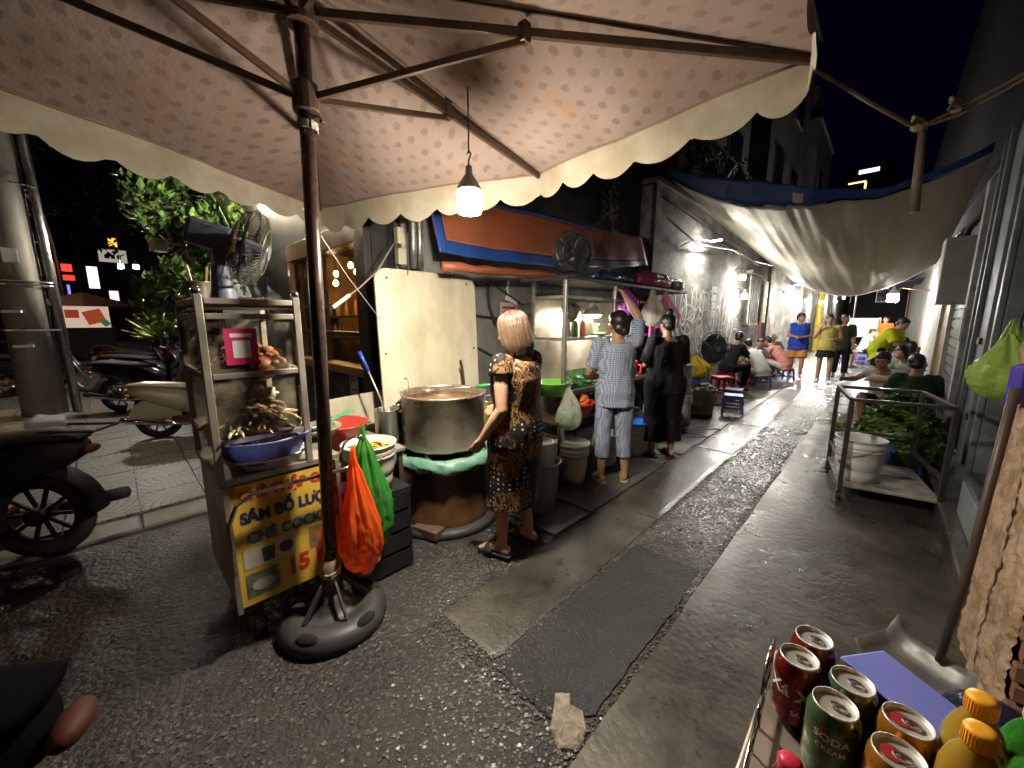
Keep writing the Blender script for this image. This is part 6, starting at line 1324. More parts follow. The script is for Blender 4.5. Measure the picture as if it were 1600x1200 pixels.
t = thing('bottle_rack', 'cluttered sauce bottles and jar behind the soup pot', 'jar', (-2.62, 2.28, .40)); MB().lathe([(.10, 0), (.11, .02), (.11, .34), (.085, .38), (.09, .40)], 20).build('jar', film('pickle jar', (.32, .34, .08), .85, .1, .3, 5, .1), t, smooth=True); MB().lathe([(.10, .40), (.10, .43), (.06, .44)], 20).build('lid', m_alum, t, smooth=True)
t = thing('jar_stand', 'low wooden box under the pickle jar', 'box', (-2.62, 2.30, 0))
for z in (.05, .15, .25, .35): MB().box((0, 0, z), (.30, .34, .09)).build('board', m_dkwood, t, bevel=.004)
t = thing('iron_poker', 'dark iron hook rod leaning between the cream board and the jar', 'rod', (-2.55, 2.05, .55)); MB().tube([(.0, .04, 0), (-.02, 0, .55), (-.03, -.01, .60), (.0, -.03, .61)], .012, 7).build('rod', m_iron, t, smooth=True)
# --- buckets and bins along the stall
lidw = mat('white plastic', (.66, .66, .63), .4); m_greyb = mat('grey bin plastic', (.30, .31, .31), .45, var=.2, scale=5)
t = thing('grey_bin', 'grey plastic bin behind the batik dress woman', 'bin', (-1.86, 2.24, 0)); MB().lathe([(.125, 0), (.13, .01), (.155, .36), (.17, .40), (.178, .41), (.165, .415), (.15, .38), (.12, .02)], 24).build('tub', m_greyb, t, smooth=True)
t = thing('white_tub', 'white cylinder tub standing in the grey bin', 'tub', (-1.86, 2.25, .05)); MB().lathe([(.11, 0), (.115, .5), (.12, .51), (.10, .515)], 22).build('tub', lidw, t, smooth=True)
bucket('white lidded bucket at the foot of the stall below the clear bag', (-1.98, 2.86, .02), .125, .15, .36, lid=lidw)
bucket('white bucket partly hidden by the grey cutting board', (-1.97, 3.42, .02), .12, .145, .34)
bucket('cream bucket with a bright blue lid between the two women', (-1.92, 3.96, .02), .145, .165, .36, lid=mat('blue lid plastic', (.02, .12, .55), .35, var=.1))
bucket('small white bucket behind the blue lidded one', (-2.12, 4.2, .02), .12, .14, .42)
bucket('tall white drum just past the woman in black', (-2.02, 5.55, .02), .15, .16, .50); bucket('white drum stacked on the tall one past the woman in black', (-2.02, 5.56, .52), .12, .135, .36, handle=False)
bucket('beige rubbish bucket before the floor fan', (-1.98, 6.42, .012), .15, .19, .42, mat('beige bucket plastic', (.42, .37, .26), .45, var=.25))
heap('rubbish_pile', 'crumpled tissues and leaves heaped in the beige bucket', 'rubbish', (-1.98, 6.42, .40), .16, .16, .12, 40, .045, [(.55, .54, .5), (.5, .48, .42), (.12, .18, .06)], 'chunk', 16)
bucket('white pail in front of the jar box beside the grey bin', (-2.12, 2.5, .015), .12, .14, .30)
bucket('low white tub between the blue lidded bucket and the woman in black', (-2.02, 4.62, .02), .14, .17, .26, handle=False, band=1)
bucket('cream pail with a white lid behind the woman in black', (-2.1, 5.05, .02), .13, .15, .38, lid=lidw)
bucket('white bucket on the lower rack of the stall', (-2.2, 3.72, .425), .11, .13, .26)
for i in range(5):
    b_ = thing('nested_bowl', ['lowest', 'second', 'third', 'fourth', 'topmost'][i] + ' bowl of the pale stack on the low white tub', 'bowl', (-2.02, 4.62, .285 + i * .022), 0, 'stack of pale bowls'); MB().lathe([(.05, 0), (.11, .065), (.114, .067), (.105, .062), (.04, .01)], 20).build('bowl', mat('bowl glaze 0', (.6, .6, .58), .25), b_, smooth=True)
basin('steel_colander', 'steel colander on the white pail beside the jar box', (-2.12, 2.5, .318), .07, .14, .08, m_steel)
t = thing('grey_cutting_board', 'grey worn cutting board propped between the stall buckets', 'board', (-1.92, 3.14, .02), .35); MB().box((0, 0, .22), (.03, .30, .44), ry=.12).build('board', mat('grey board plastic', (.14, .135, .125), .6, var=.3, scale=6), t, bevel=.015)
hang_bag('yellow_bag', 'yellow plastic bag of rubbish behind the beige bucket', (-2.2, 6.6, .92), .2, .17, .36, film('yellow bag film', (.62, .48, .04), .95, .25, .3), 18, .2, .4, .55)
t = thing('blue_crate', 'blue plastic crate of bowls behind the yellow bag', 'crate', (-2.35, 6.95, 0))
m_bcr = mat('blue crate plastic', (.03, .08, .25), .4)
for z in (.1, .28, .46, .64):
    for s2 in (-1, 1): MB().box((s2 * .2, 0, z), (.02, .5, .12)).build('slat', m_bcr, t); MB().box((0, s2 * .25, z), (.38, .02, .12)).build('slat', m_bcr, t)
MB().box((0, 0, .03), (.38, .48, .02)).build('floor', m_bcr, t)
heap('bowl_heap', 'stacked pale bowls and rags on top of the blue crate', 'bowls', (-2.35, 6.95, .55), .18, .22, .24, 26, .07, [(.55, .55, .53), (.4, .42, .42)], 'chunk', 19)
# --- stools and low tables
def stool_proto(m, h=.30, w=.27):
    t = thing('plastic_stool', 'x', 'stool', (0, 0, -5)); MB().box((0, 0, h - .012), (w, w, .024)).build('seat', m, t, bevel=.012)
    for sx in (-1, 1):
        for sy in (-1, 1): MB().bar((sx * w * .52, sy * w * .52, 0), (sx * w * .40, sy * w * .40, h - .02), .036, .030, (1, 0, 0)).build('leg', m, t, bevel=.006)
    for s2 in (-1, 1): MB().box((0, s2 * w * .43, h - .045), (w * .8, .012, .045)).build('apron', m, t); MB().box((s2 * w * .43, 0, h - .045), (.012, w * .8, .045)).build('apron', m, t); MB().box((0, s2 * w * .485, h * .32), (w * .86, .012, .03)).build('stretcher', m, t); MB().box((s2 * w * .485, 0, h * .32), (.012, w * .86, .03)).build('stretcher', m, t)
    t['group'] = 'plastic stools'; return t
m_blst = mat('periwinkle stool plastic', (.10, .12, .45), .4, var=.15, bump=.03); m_rdst = mat('red stool plastic', (.42, .03, .035), .4, var=.15, bump=.03)
sb_ = stool_proto(m_blst); sr_ = stool_proto(m_rdst, .44, .30)
blues = [((-1.66, 6.86), 'empty blue stool nearest the beige rubbish bucket'), ((-1.80, 7.45), 'empty blue stool just behind the nearest one'), ((-1.86, 10.0), 'blue stool under the hunched diner in pale grey'), ((-1.70, 11.62), 'blue stool under the diner in red stripes'), ((-2.28, 10.92), 'blue stool under the diner in light blue'),
         ((.20, 5.18), 'blue stool lying by the trolley of greens'), ((.34, 6.53), 'blue stool under the man seen from behind'), ((.10, 7.47), 'blue stool under the bare armed man'), ((.42, 9.37), 'blue stool under the diner in pale green'), ((.32, 10.7), 'blue stool under the diner in pink'), ((.45, 12.6), 'blue stool under the diner in the red vest'), ((-1.05, 16.6), 'purple blue stool under the diner in olive'), ((-.55, 18.), 'blue stool under the far diner in white'), ((-2.3, 13.0), 'blue stool under the man with the shaved head')]
for i, ((x, y), lb) in enumerate(blues):
    if i == 0: sb_.location = (x, y, .016); sb_.rotation_euler[2] = .3; sb_['label'] = lb
    else: dup(sb_, (x, y, .016), random.uniform(0, 1.5), lb)
reds = [((-2.30, 8.78), 'red stool under the diner in black'), ((-2.15, 7.95), 'empty red stool behind the floor fan'), ((-2.38, 9.6), 'red stool used as a table between the wall diners')]
for i, ((x, y), lb) in enumerate(reds):
    if i == 0: sr_.location = (x, y, .012); sr_['label'] = lb
    else: dup(sr_, (x, y, .012), random.uniform(0, 1.5), lb)
def low_table(label, loc, m, items):
    t = thing('low_table', label, 'table', loc, 0, 'low tables'); MB().box((0, 0, .48), (.55, .55, .025)).build('top', m, t, bevel=.01)
    for sx in (-1, 1):
        for sy in (-1, 1): MB().bar((sx * .26, sy * .26, 0), (sx * .22, sy * .22, .468), .035, .03, (1, 0, 0)).build('leg', m, t)
    for j, (dx, dy, c) in enumerate(items):
        b_ = thing('soup_bowl', 'soup bowl on the ' + label + (', second' if j else ''), 'bowl', (loc[0] + dx, loc[1] + dy, loc[2] + .493)); MB().lathe([(.04, 0), (.09, .06), (.094, .062), (.085, .058), (.03, .012)], 18).build('bowl', mat('bowl glaze %d' % j, c, .25), b_, smooth=True)
low_table('low red table between the hunched diner and the wall', (-2.36, 10.25, .01), m_rdst, [(.12, -.05, (.6, .6, .58)), (-.12, .1, (.55, .55, .5))]); low_table('low red table before the diner in stripes', (-2.25, 11.85, .01), m_rdst, [(.1, .0, (.6, .6, .58))]); low_table('low blue table among the right hand diners', (.38, 8.35, .014), m_blst, [(-.1, .05, (.6, .6, .58)), (.12, -.1, (.2, .5, .15))]); low_table('low blue table farther back on the right', (.4, 11.6, .014), m_blst, [(0, 0, (.6, .6, .58))])
fb = thing('far_whiteboard', 'pale board standing at the far end behind the walkers', 'board', (-.75, 21, 0)); MB().box((0, 0, 1.2), (1.1, .04, .75)).build('panel', mat('white card', (.75, .76, .74), .5), fb, bevel=.01)
for x in (-.5, .5): MB().bar((x, 0, 0), (x, 0, 1.6), .04).build('leg', m_alum, fb)
for i, (x, y, h, c) in enumerate([(-1.2, 24.5, 3.2, m_alum), (.5, 23, 3.4, m_iron)]):
    t = thing('awning_pole', ['thin pale pole holding the far awnings', 'thin dark pole on the right of the far awnings'][i], 'pole', (x, y, 0)); MB().cyl((0, 0, 0), (0, 0, h), .035, n=8).build('tube', c, t); MB().cyl((0, 0, 0), (0, 0, .04), .12, n=12).build('foot', c, t)
t = thing('far_awning', 'dark blue awning over the far right of the alley', 'awning', (.1, 22, 0)); MB().grid(lambda u, v: (-.6 + 1.3 * u, -1 + v * 4, 2.75 + .3 * u + .05 * sin(v * 9)), 8, 14).build('cloth', m_blu_t, t, smooth=True, solid=.01)
for v in (-.9, 2.9): MB().bar((-.6, v, 2.74), (.7, v, 3.05), .03).build('batten', m_iron, t)

# ================================================================== BIG SAGGING TARPAULIN OVER THE ALLEY
tp = thing('alley_tarpaulin', 'sagging dirty white tarpaulin with a blue edge stretched over the alley', 'tarpaulin')
def tz(u, v):
    x = -2.74 + u * 3.42; y = 6.5 + 1.2 * u + v * (7.5 - 1.2 * u)
    near = 3.70 * (1 - u) ** 2 + 2 * u * (1 - u) * 2.55 + 3.50 * u * u
    far = 3.22 * (1 - u) ** 2 + 2 * u * (1 - u) * 1.30 + 2.85 * u * u
    z = near + (far - near) * (v ** .9) + .05 * sin(pi * v) * -1
    fo = 6 * N3((u * 2.5, v * 1.3, 0)) + 9 * (v - .5) * (u - .5)
    z += sin(pi * u) * (.007 * sin(u * 47 + fo * 1.5) * (.1 + abs(N3((u * 4, v * 2, 3)))) * 2 + .004 * sin(u * 93 - fo * 1.6 + 2) * abs(N3((u * 5, v * 2, 8))) * 2 + .05 * N3((u * 9, v * 2.2, 1)) + .02 * N3((u * 30, v * 4, 7)))
    return (x, y + .12 * sin(u * 9) * (1 - v), z)
MB().grid(tz, 240, 60).build('cloth', m_wht_t, tp, smooth=True, solid=.003)
def be(u, v): p = Vector(tz(u, 0)); return tuple(p + Vector((0, -.10 * v - .02, .02 + v * (.07 + .26 * math.exp(-((u - .30) / .24) ** 2) + .08 * max(0, u - .8)) + .02 * N3((u * 9, v * 2, 0)))))
MB().grid(be, 80, 6).build('blue_edge', m_blu_t, tp, smooth=True, solid=.004)
MB().grid(lambda u, v: tuple(Vector(be(.46 + .035 * u, .1 + v * .5)) + Vector((0, -.012, 0))), 4, 6).build('tape', mat('silver tape', (.5, .5, .5), .35, .4), tp, smooth=True)
for u in (.02, .98): p = tz(u, .02); MB().tube([p, (p[0] + (-.1 if u < .5 else .12), p[1] - .1, p[2] + .12)], .008, 6).build('tie_rope', mat('pale cord', (.4, .37, .3), .8), tp)
# wires along the left wall
for i, (lb, P, r_) in enumerate([('pale sagging wire strung between the wall lamps', [(-2.55, 6.0, 3.0), (-2.5, 7.2, 2.78), (-2.52, 9.2, 2.95), (-2.5, 11, 2.9), (-2.5, 14, 3.05), (-2.5, 19, 2.9), (-2.4, 26, 3.2)], .014), ('thin black wire above the wall lamps', [(-2.62, 5.9, 3.3), (-2.58, 9, 3.12), (-2.6, 14, 3.2), (-2.55, 22, 3.1)], .010), ('black conduit hanging off the wall before the barred window', [(-2.6, 8.4, 3.05), (-2.5, 9.6, 2.98), (-2.45, 11.2, 2.82)], .02)]):
    t = thing('overhead_wire', lb, 'cable'); MB().tube(P, r_, 6).build('lead', m_alum if i == 0 else m_rubber, t, smooth=True)
# knotted rope from the umbrella corner with a hanging stick
m_rope = mat('dirty rope', (.20, .18, .135), .85, var=.4, scale=30, bump=.6, bscale=60)
rp = thing('knotted_rope', 'knotted rope tied from the umbrella corner across to the right wall', 'rope')
tipA = Vector(tips[0]) + um_o; P = [tipA + Vector((0, 0, -.02)), (-.15, 2.30, 2.38), (-.03, 2.50, 2.33), (.03, 2.55, 2.335), (.10, 2.58, 2.37), (.22, 2.62, 2.43), (.44, 2.66, 2.55), (.80, 2.71, 2.72)]
MB().tube(P, .008, 7).build('strand', m_rope, rp, smooth=True); MB().tube([tuple(Vector(p) + Vector((.012, .0, -.016 + .01 * sin(i * 2)))) for i, p in enumerate(P[2:])], .006, 6).build('strand', m_rope, rp, smooth=True)
for c in ((.0, 2.53, 2.335), (.105, 2.58, 2.39)):
    mb = MB()
    for k in range(3): mb.tube([Vector(c) + Vector((.022 * cos(a * .5 + k), .018 * sin(a * .5 + k * 2), .020 * sin(a * .5) + .01 * (k - 1))) for a in range(12)], .008, 6)
    mb.build('knot', m_rope, rp, smooth=True)
hs_ = thing('hanging_stick', 'short wooden stick hanging from the knotted rope', 'stick', (.012, 2.56, 1.98)); MB().cyl((.015, .02, 0), (0, 0, .36), .019, .014, 10).build('stick', mat('grey weathered wood', (.12, .09, .07), .7, var=.4), hs_, smooth=True)
# ================================================================== RIGHT SIDE OF THE ALLEY
random.seed(44)
m_dsteel = mat('dark greasy steel', (.075, .068, .06), .45, .5, var=.4, scale=12, bump=.2)
tr = thing('steel_trolley', 'rusty steel frame trolley with a whitewashed bottom shelf', 'trolley', (.08, 4.52, .014), .18)
W_, D_, H_ = .29, .38, .84
for sx in (-1, 1):
    for sy in (-1, 1):
        MB().bar((sx * W_, sy * D_, .07), (sx * W_, sy * D_, H_), .032, .032, (1, 0, 0)).build('post', m_dsteel, tr, bevel=.003)
        w = MB().cyl((sx * W_ - .015, sy * D_, .035), (sx * W_ + .015, sy * D_, .035), .036, n=12).build('caster', m_rubber, tr)
for z in (H_ + .012, .30):
    for s2 in (-1, 1):
        if z > .5: MB().bar((-W_, s2 * D_, z), (W_, s2 * D_, z), .028).build('rail', m_dsteel, tr, bevel=.003)
        MB().bar((s2 * W_, -D_ + .017, z), (s2 * W_, D_ - .017, z), .028).build('rail', m_dsteel, tr, bevel=.003)
MB().bar((-W_ + .017, D_, .42), (W_ - .017, D_, .42), .02).build('rail', m_dsteel, tr)
MB().box((0, 0, .13), (W_ * 2 + .02, D_ * 2 + .02, .03)).build('shelf', mat('whitewashed board', (.46, .44, .38), .6, var=.6, scale=6, bump=.4, col2=(.14, .13, .11)), tr, bevel=.006)
bucket('white bucket standing on the trolley shelf', (-.05, 4.30, .162), .135, .165, .36, mat('white plastic', (.66, .66, .63), .4), handle=True)
cr = thing('greens_crate', 'dark crate behind the trolley under a mound of greens', 'crate', (.20, 5.40, .014))
for z in (.06, .15, .24):
    for s2 in (-1, 1): MB().box((s2 * .28, 0, z), (.015, .48, .075)).build('slat', m_bcr if False else m_dkwood, cr); MB().box((0, s2 * .24, z), (.54, .015, .075)).build('slat', m_dkwood, cr)
MB().box((0, 0, .02), (.54, .46, .015)).build('floor', m_dkwood, cr)
heap('greens_mound', 'big mound of fresh green herbs behind the trolley', 'vegetables', (.20, 5.36, .26), .38, .34, .54, 1700, .022, [(.08, .20, .03), (.13, .29, .05), (.05, .12, .02), (.20, .36, .09)], 'leaf', 23)
lc = thing('lettuce', 'pale lettuce at the left foot of the greens mound', 'vegetables', (-.16, 5.2, .25))
mb = MB(); random.seed(45)
for i in range(16):
    a = i * 2.4; r0 = .03 + .006 * i; m = Matrix.Rotation(a, 4, 'Z')
    mb.grid(lambda u, v: m @ Vector((r0 + .05 * v + .02 * sin(u * 9) * v, (u - .5) * .16 * sin(.4 + 2.2 * v), .02 + .17 * v - .01 * i * v)), 6, 5)
mb.build('leaves', mat('pale lettuce', (.24, .36, .08), .5, var=.4, scale=14), lc, smooth=True)
lst = thing('lettuce_tub', 'upturned tub under the pale lettuce', 'tub', (-.16, 5.2, .014)); MB().lathe([(.15, 0), (.12, .23), (.08, .236)], 20).build('tub', m_greyb, lst, smooth=True)
hang_bag('lime_bag', 'lime green plastic bag hanging on the masonry pier', (.40, 2.78, 1.44), .13, .10, .30, film('lime bag film', (.34, .52, .12), .92, .25, .45), 24, .3, .3, .6)
bl = thing('blue_rag', 'blue plastic scrap hooked on the pier at the right edge', 'bag', (.395, 2.36, 1.22)); MB().grid(lambda u, v: (.02 * sin(u * 7) - .01, u * .10, .10 - v * .14 + .02 * sin(u * 5)), 8, 8).build('film', film('blue scrap film', (.10, .06, .5), .95, .3, .3), bl, smooth=True, solid=.003)
dp = thing('long_dustpan', 'metal dustpan with a long dark handle leaning on the pier', 'dustpan', (.25, 2.20, .014), -.55)
MB().grid(lambda u, v: (-.15 + .30 * u, -.13 + .26 * v, .004 + .07 * (abs(u - .5) * 2) ** 6 + .07 * max(0, v - .75) * 4), 16, 12).build('pan', mat('dull zinc', (.22, .22, .22), .5, .4, var=.4, scale=8), dp, smooth=True, solid=.003)
MB().tube([(.02, .10, .06), (.05, .09, .5), (.10, .02, 1.25)], .014, 9).build('handle', mat('dark wooden handle', (.07, .045, .04), .5), dp, smooth=True)
t = thing('black_sack', 'dark blue rubbish sack behind the drinks tray', 'bag', (.40, 1.86, 0)); mb = MB().ell((0, 0, .12), (.14, .13, .13), 24, 16); mb.v = [(x * (1 + .12 * N3((x, y, z), 9)), y * (1 + .12 * N3((y, z, x), 9)), max(.003, z + .03 * N3((x, z, y), 7))) for x, y, z in mb.v]; mb.build('sack', film('navy sack film', (.012, .018, .05), .99, .22, .02, 25, 1.), t, smooth=True)

# ================================================================== DRINKS TABLE RIGHT BY THE CAMERA
TZ = .835
dt = thing('drinks_table', 'small steel table carrying the drinks', 'table', (.10, .66, 0), 0)
MB().box((0.015, .015, TZ - .012), (.41, .40, .02)).build('top', m_cartsteel, dt, bevel=.004)
for sx in (-.16, .19):
    for sy in (-.16, .19): MB().bar((sx, sy, 0), (sx, sy, TZ - .023), .026, .026, (1, 0, 0)).build('leg', m_iron, dt)
def can(label, x, y, m, face, logo=None, zoff=0, cap=None, rz=0.):
    t = thing('drink_can', label, 'can', (x, y, TZ + .002 + zoff), rz, 'drink cans')
    MB().lathe([(.020, 0), (.024, .003), (.030, .010), (.0315, .016), (.0315, .098), (.029, .107), (.0262, .113)], 30, cap1=False).build('body', m, t, smooth=True)
    MB().lathe([(.0262, .113), (.0268, .1145), (.0265, .1165), (.0252, .1165), (.0245, .112), (.023, .1105), (.004, .1105)], 30, cap0=False).build('lid', mat('can lid', (.62, .60, .57), .42, .55, var=.1), t, smooth=True)
    MB().tube([(.004 + .009 * cos(a), .006 * sin(a), .1128) for a in [i * 6.283 / 14 for i in range(14)]], .0016, 5, True).build('pull_tab', m_alum, t)
    MB().lathe([(.003, .111), (.003, .1135), (.001, .114)], 8).build('rivet', m_alum, t)
    if cap: MB().lathe([(.012, .1107), (.0115, .1122), (.008, .1123)], 14, (-.006, 0, 0)).build('seal', cap, t)
    if logo:
        for (zz, txt, size, col, da) in logo:
            cu = bpy.data.curves.new('lettering', 'FONT'); cu.body = txt; cu.size = size; cu.align_x = 'CENTER'; cu.resolution_u = 2; cu.offset = size * .02
            me = baked(bpy.data.objects.new('tmp', cu))
            bm2 = bmesh.new(); bm2.from_mesh(me); bmesh.ops.subdivide_edges(bm2, edges=[e for e in bm2.edges if e.calc_length() > .006], cuts=2, use_grid_fill=False); bm2.to_mesh(me); bm2.free()
            for v in me.vertices:
                a = face + da + v.co.x / .0319; v.co = Vector((.0319 * cos(a), .0319 * sin(a), zz + v.co.y))
            me.materials.clear(); me.materials.append(col); place('lettering', me, t)
    return t
m_canr = mat('dark red can paint', (.22, .018, .014), .28, .6, var=.25, scale=20, bump=0, coat=.3); m_cang = mat('sage green can paint', (.10, .17, .09), .3, .6, var=.25, scale=18, bump=0, coat=.3); m_cano = mat('amber can paint', (.55, .22, .02), .28, .65, var=.3, scale=20, bump=0, coat=.3)
m_wprint = mat('white can print', (.7, .7, .68), .4, var=.1, bump=0); m_rseal = mat('red seal', (.35, .03, .03), .4)
# direction from the cans to the camera, as an angle in the table's world frame
fa_ = -pi / 2 + .15
can('dark red soft drink can with white brush lettering at the tray corner', -.042, .726, m_canr, fa_, [(.058, 'Xá Xị', .030, m_wprint, -.25), (.030, 'SÁ XỊ', .012, m_wprint, .3)])
can('dark red drink can behind the lettered one', -.030, .792, m_canr, fa_)
can('green can with a pale label band in the middle of the tray', .008, .665, m_cang, fa_, [(.075, 'SODA', .016, m_wprint, -.1), (.060, 'CREAM', .011, m_wprint, -.1)])
can('green can behind the banded one against the blue card', .024, .730, m_cang, fa_)
can('amber can with a red seal nearest the front', .073, .637, m_cano, fa_, None, 0, m_rseal)
can('amber can with a red seal behind the front one', .083, .704, m_cano, fa_, None, 0, m_rseal)
for (x, y) in ((.015, .487), (.034, .556)):
    pass
cd = thing('blue_card', 'periwinkle plastic tray lid lying behind the cans', 'tray', (.088, .808, TZ + .085), R(-38)); MB().box((0, 0, 0), (.14, .09, .006)).build('sheet', mat('periwinkle plastic', (.14, .16, .52), .45, var=.1, bump=.02), cd, bevel=.02)
cs = thing('card_stand', 'dark box holding up the periwinkle lid', 'box', (.088, .808, TZ), R(-38)); MB().box((0, 0, .04), (.115, .065, .08)).build('case', m_blackp, cs, bevel=.006)
def bottle(label, x, y, liquid, capm, hgt=.19, r=.0285):
    t = thing('drink_bottle', label, 'bottle', (x, y, TZ + .002), 0, 'drink bottles')
    MB().lathe([(r * .8, 0), (r, .008), (r, hgt * .30), (r * .93, hgt * .36), (r * .93, hgt * .5), (r, hgt * .55), (r * .98, hgt * .68), (r * .75, hgt * .80), (r * .45, hgt * .88), (r * .42, hgt * .93)], 26).build('bottle', liquid, t, smooth=True)
    pr_ = []; n_ = 30; 
    MB().lathe([(r * .48, hgt * .885), (r * .50, hgt * .90), (r * .50, hgt * .995), (r * .45, hgt * 1.01), (r * .2, hgt * 1.012)], 30).build('cap', capm, t, smooth=True)
    mb = MB()
    for i in range(30): a = 6.283 * i / 30; mb.bar((r * .503 * cos(a), r * .503 * sin(a), hgt * .90), (r * .503 * cos(a), r * .503 * sin(a), hgt * .99), .001, .001)
    mb.build('cap_ridges', capm, t)
    MB().lathe([(r * 1.004, hgt * .12), (r * 1.006, hgt * .34)], 26, cap0=False, cap1=False).build('label', mat('bottle label', (.62, .45, .3), .4, var=.4, scale=25, bump=0), t, smooth=True)
    return t
def liquid(nm, c):
    m, n, l, b = newmat(nm); b.inputs['Base Color'].default_value = c4(c); b.inputs['Roughness'].default_value = .07; b.inputs['Transmission Weight'].default_value = .72; b.inputs['IOR'].default_value = 1.34; b.inputs['Subsurface Weight'].default_value = .2
    b.inputs['Specular IOR Level'].default_value = .6; return m
lq_o = liquid('yellow soft drink', (.92, .58, .07)); lq_g = liquid('green soft drink', (.06, .40, .05))
cp_o = mat('orange cap plastic', (.85, .40, .02), .35, var=.08, bump=.02); cp_w = mat('white cap plastic', (.7, .7, .68), .35, var=.08)
bottle('yellow drink bottle with an orange cap, the one behind', .141, .713, lq_o, cp_o); bottle('yellow drink bottle with an orange cap, the front one', .133, .652, lq_o, cp_o)
bottle('green drink bottle with a white cap at the picture edge', .196, .748, lq_g, cp_w, .185, .031); bottle('green drink bottle with a white cap, nearer the corner', .190, .684, lq_g, cp_w, .185, .031)
# wire basket round the cans
wb2 = thing('wire_basket', 'chromed wire basket round the front drink cans', 'basket')
a0 = Vector((-.083, .765, 0)); a1 = Vector((-.072, .50, 0)); a2 = Vector((.11, .50, 0))
for z in (TZ + .02, TZ + .055): MB().tube([a0 + Vector((0, 0, z)), a0.lerp(a1, .5) + Vector((0, 0, z)), a1 + Vector((0, .02, z)), a1 + Vector((.02, 0, z)), a2 + Vector((0, 0, z))], .0028, 7).build('hoop', m_chrome, wb2, smooth=True)
MB().tube([a0 + Vector((0, 0, TZ)), a0 + Vector((0, 0, TZ + .10)), a0.lerp(a1, .28) + Vector((0, 0, TZ + .104)), a0.lerp(a1, .34) + Vector((0, 0, TZ + .06)), a0.lerp(a1, .36) + Vector((0, 0, TZ))], .0034, 7).build('corner_wire', m_chrome, wb2, smooth=True)
for f in (.55, .75, .93): p = a0.lerp(a1, f); MB().tube([p + Vector((0, 0, TZ)), p + Vector((0, 0, TZ + .056))], .0022, 6).build('upright', m_chrome, wb2)
for f in (.15, .4, .65, .9): p = a1.lerp(a2, f); MB().tube([p + Vector((0, 0, TZ)), p + Vector((0, 0, TZ + .056))], .0022, 6).build('upright', m_chrome, wb2)
rc = thing('red_cap_bottle', 'small bottle with a pink red cap low in the wire basket', 'bottle', (-.028, .585, TZ + .002)); MB().lathe([(.018, 0), (.020, .03), (.012, .045)], 18).build('bottle', m_canr, rc, smooth=True); MB().lathe([(.014, .043), (.0145, .06), (.010, .064)], 18).build('cap', mat('pink red cap', (.62, .03, .07), .35), rc, smooth=True)
# ================================================================== STREET SIDE, LEFT
random.seed(55)
m_pcon = mat('concrete utility pole', (.36, .32, .27), .75, var=.4, scale=3, bump=.35, bscale=20, stretch=(1, 1, .4))
up = thing('utility_pole', 'thick concrete utility pole with a steel pipe strapped to it', 'pole', (-9.25, -.84, 0))
MB().cyl((0, 0, 0), (0.0, 0, 9), .24, .17, 24).build('shaft', m_pcon, up, smooth=True)
MB().cyl((.06, .33, 0), (.06, .25, 9), .055, n=14).build('pipe', m_alum, up, smooth=True)
MB().lathe([(.36, 0), (.33, .05), (.27, .07)], 20).build('footing', m_kerb, up, smooth=True)
for z in (1.35, 2.0, 2.05, 3.4, 4.4): MB().tube([(.245 * cos(a) + (.02 if sin(a) > .5 else 0), .245 * sin(a) + (.09 if sin(a) > .6 else 0), z) for a in [i * 6.283 / 20 for i in range(20)]], .012, 5, True).build('strap', m_alum, up)
for i, (z, w, h) in enumerate(((2.75, .10, .32), (1.62, .2, .035), (1.12, .2, .035), (2.4, .14, .2))): MB().box((.22 * cos(-.6 + .2 * i), .22 * sin(-.6 + .2 * i) - .02, z), (.03, w, h), rz=-.6 + .2 * i).build('sticker', mat('white card', (.75, .76, .74), .5), up)
t = thing('rubbish_bag', 'knotted clear bag of rubbish at the foot of the utility pole', 'bag', (-7.8, -.72, .02)); mb = MB().ell((0, 0, .11), (.24, .2, .13), 26, 16); mb.v = [(x * (1 + .2 * N3((x, y, z), 8)), y * (1 + .2 * N3((y, z, x), 8)), max(.0, z + .05 * N3((x, z, y), 8))) for x, y, z in mb.v]; mb.build('sack', film('pale sack film', (.5, .49, .47), .9, .25, .3, 25, 1.), t, smooth=True)
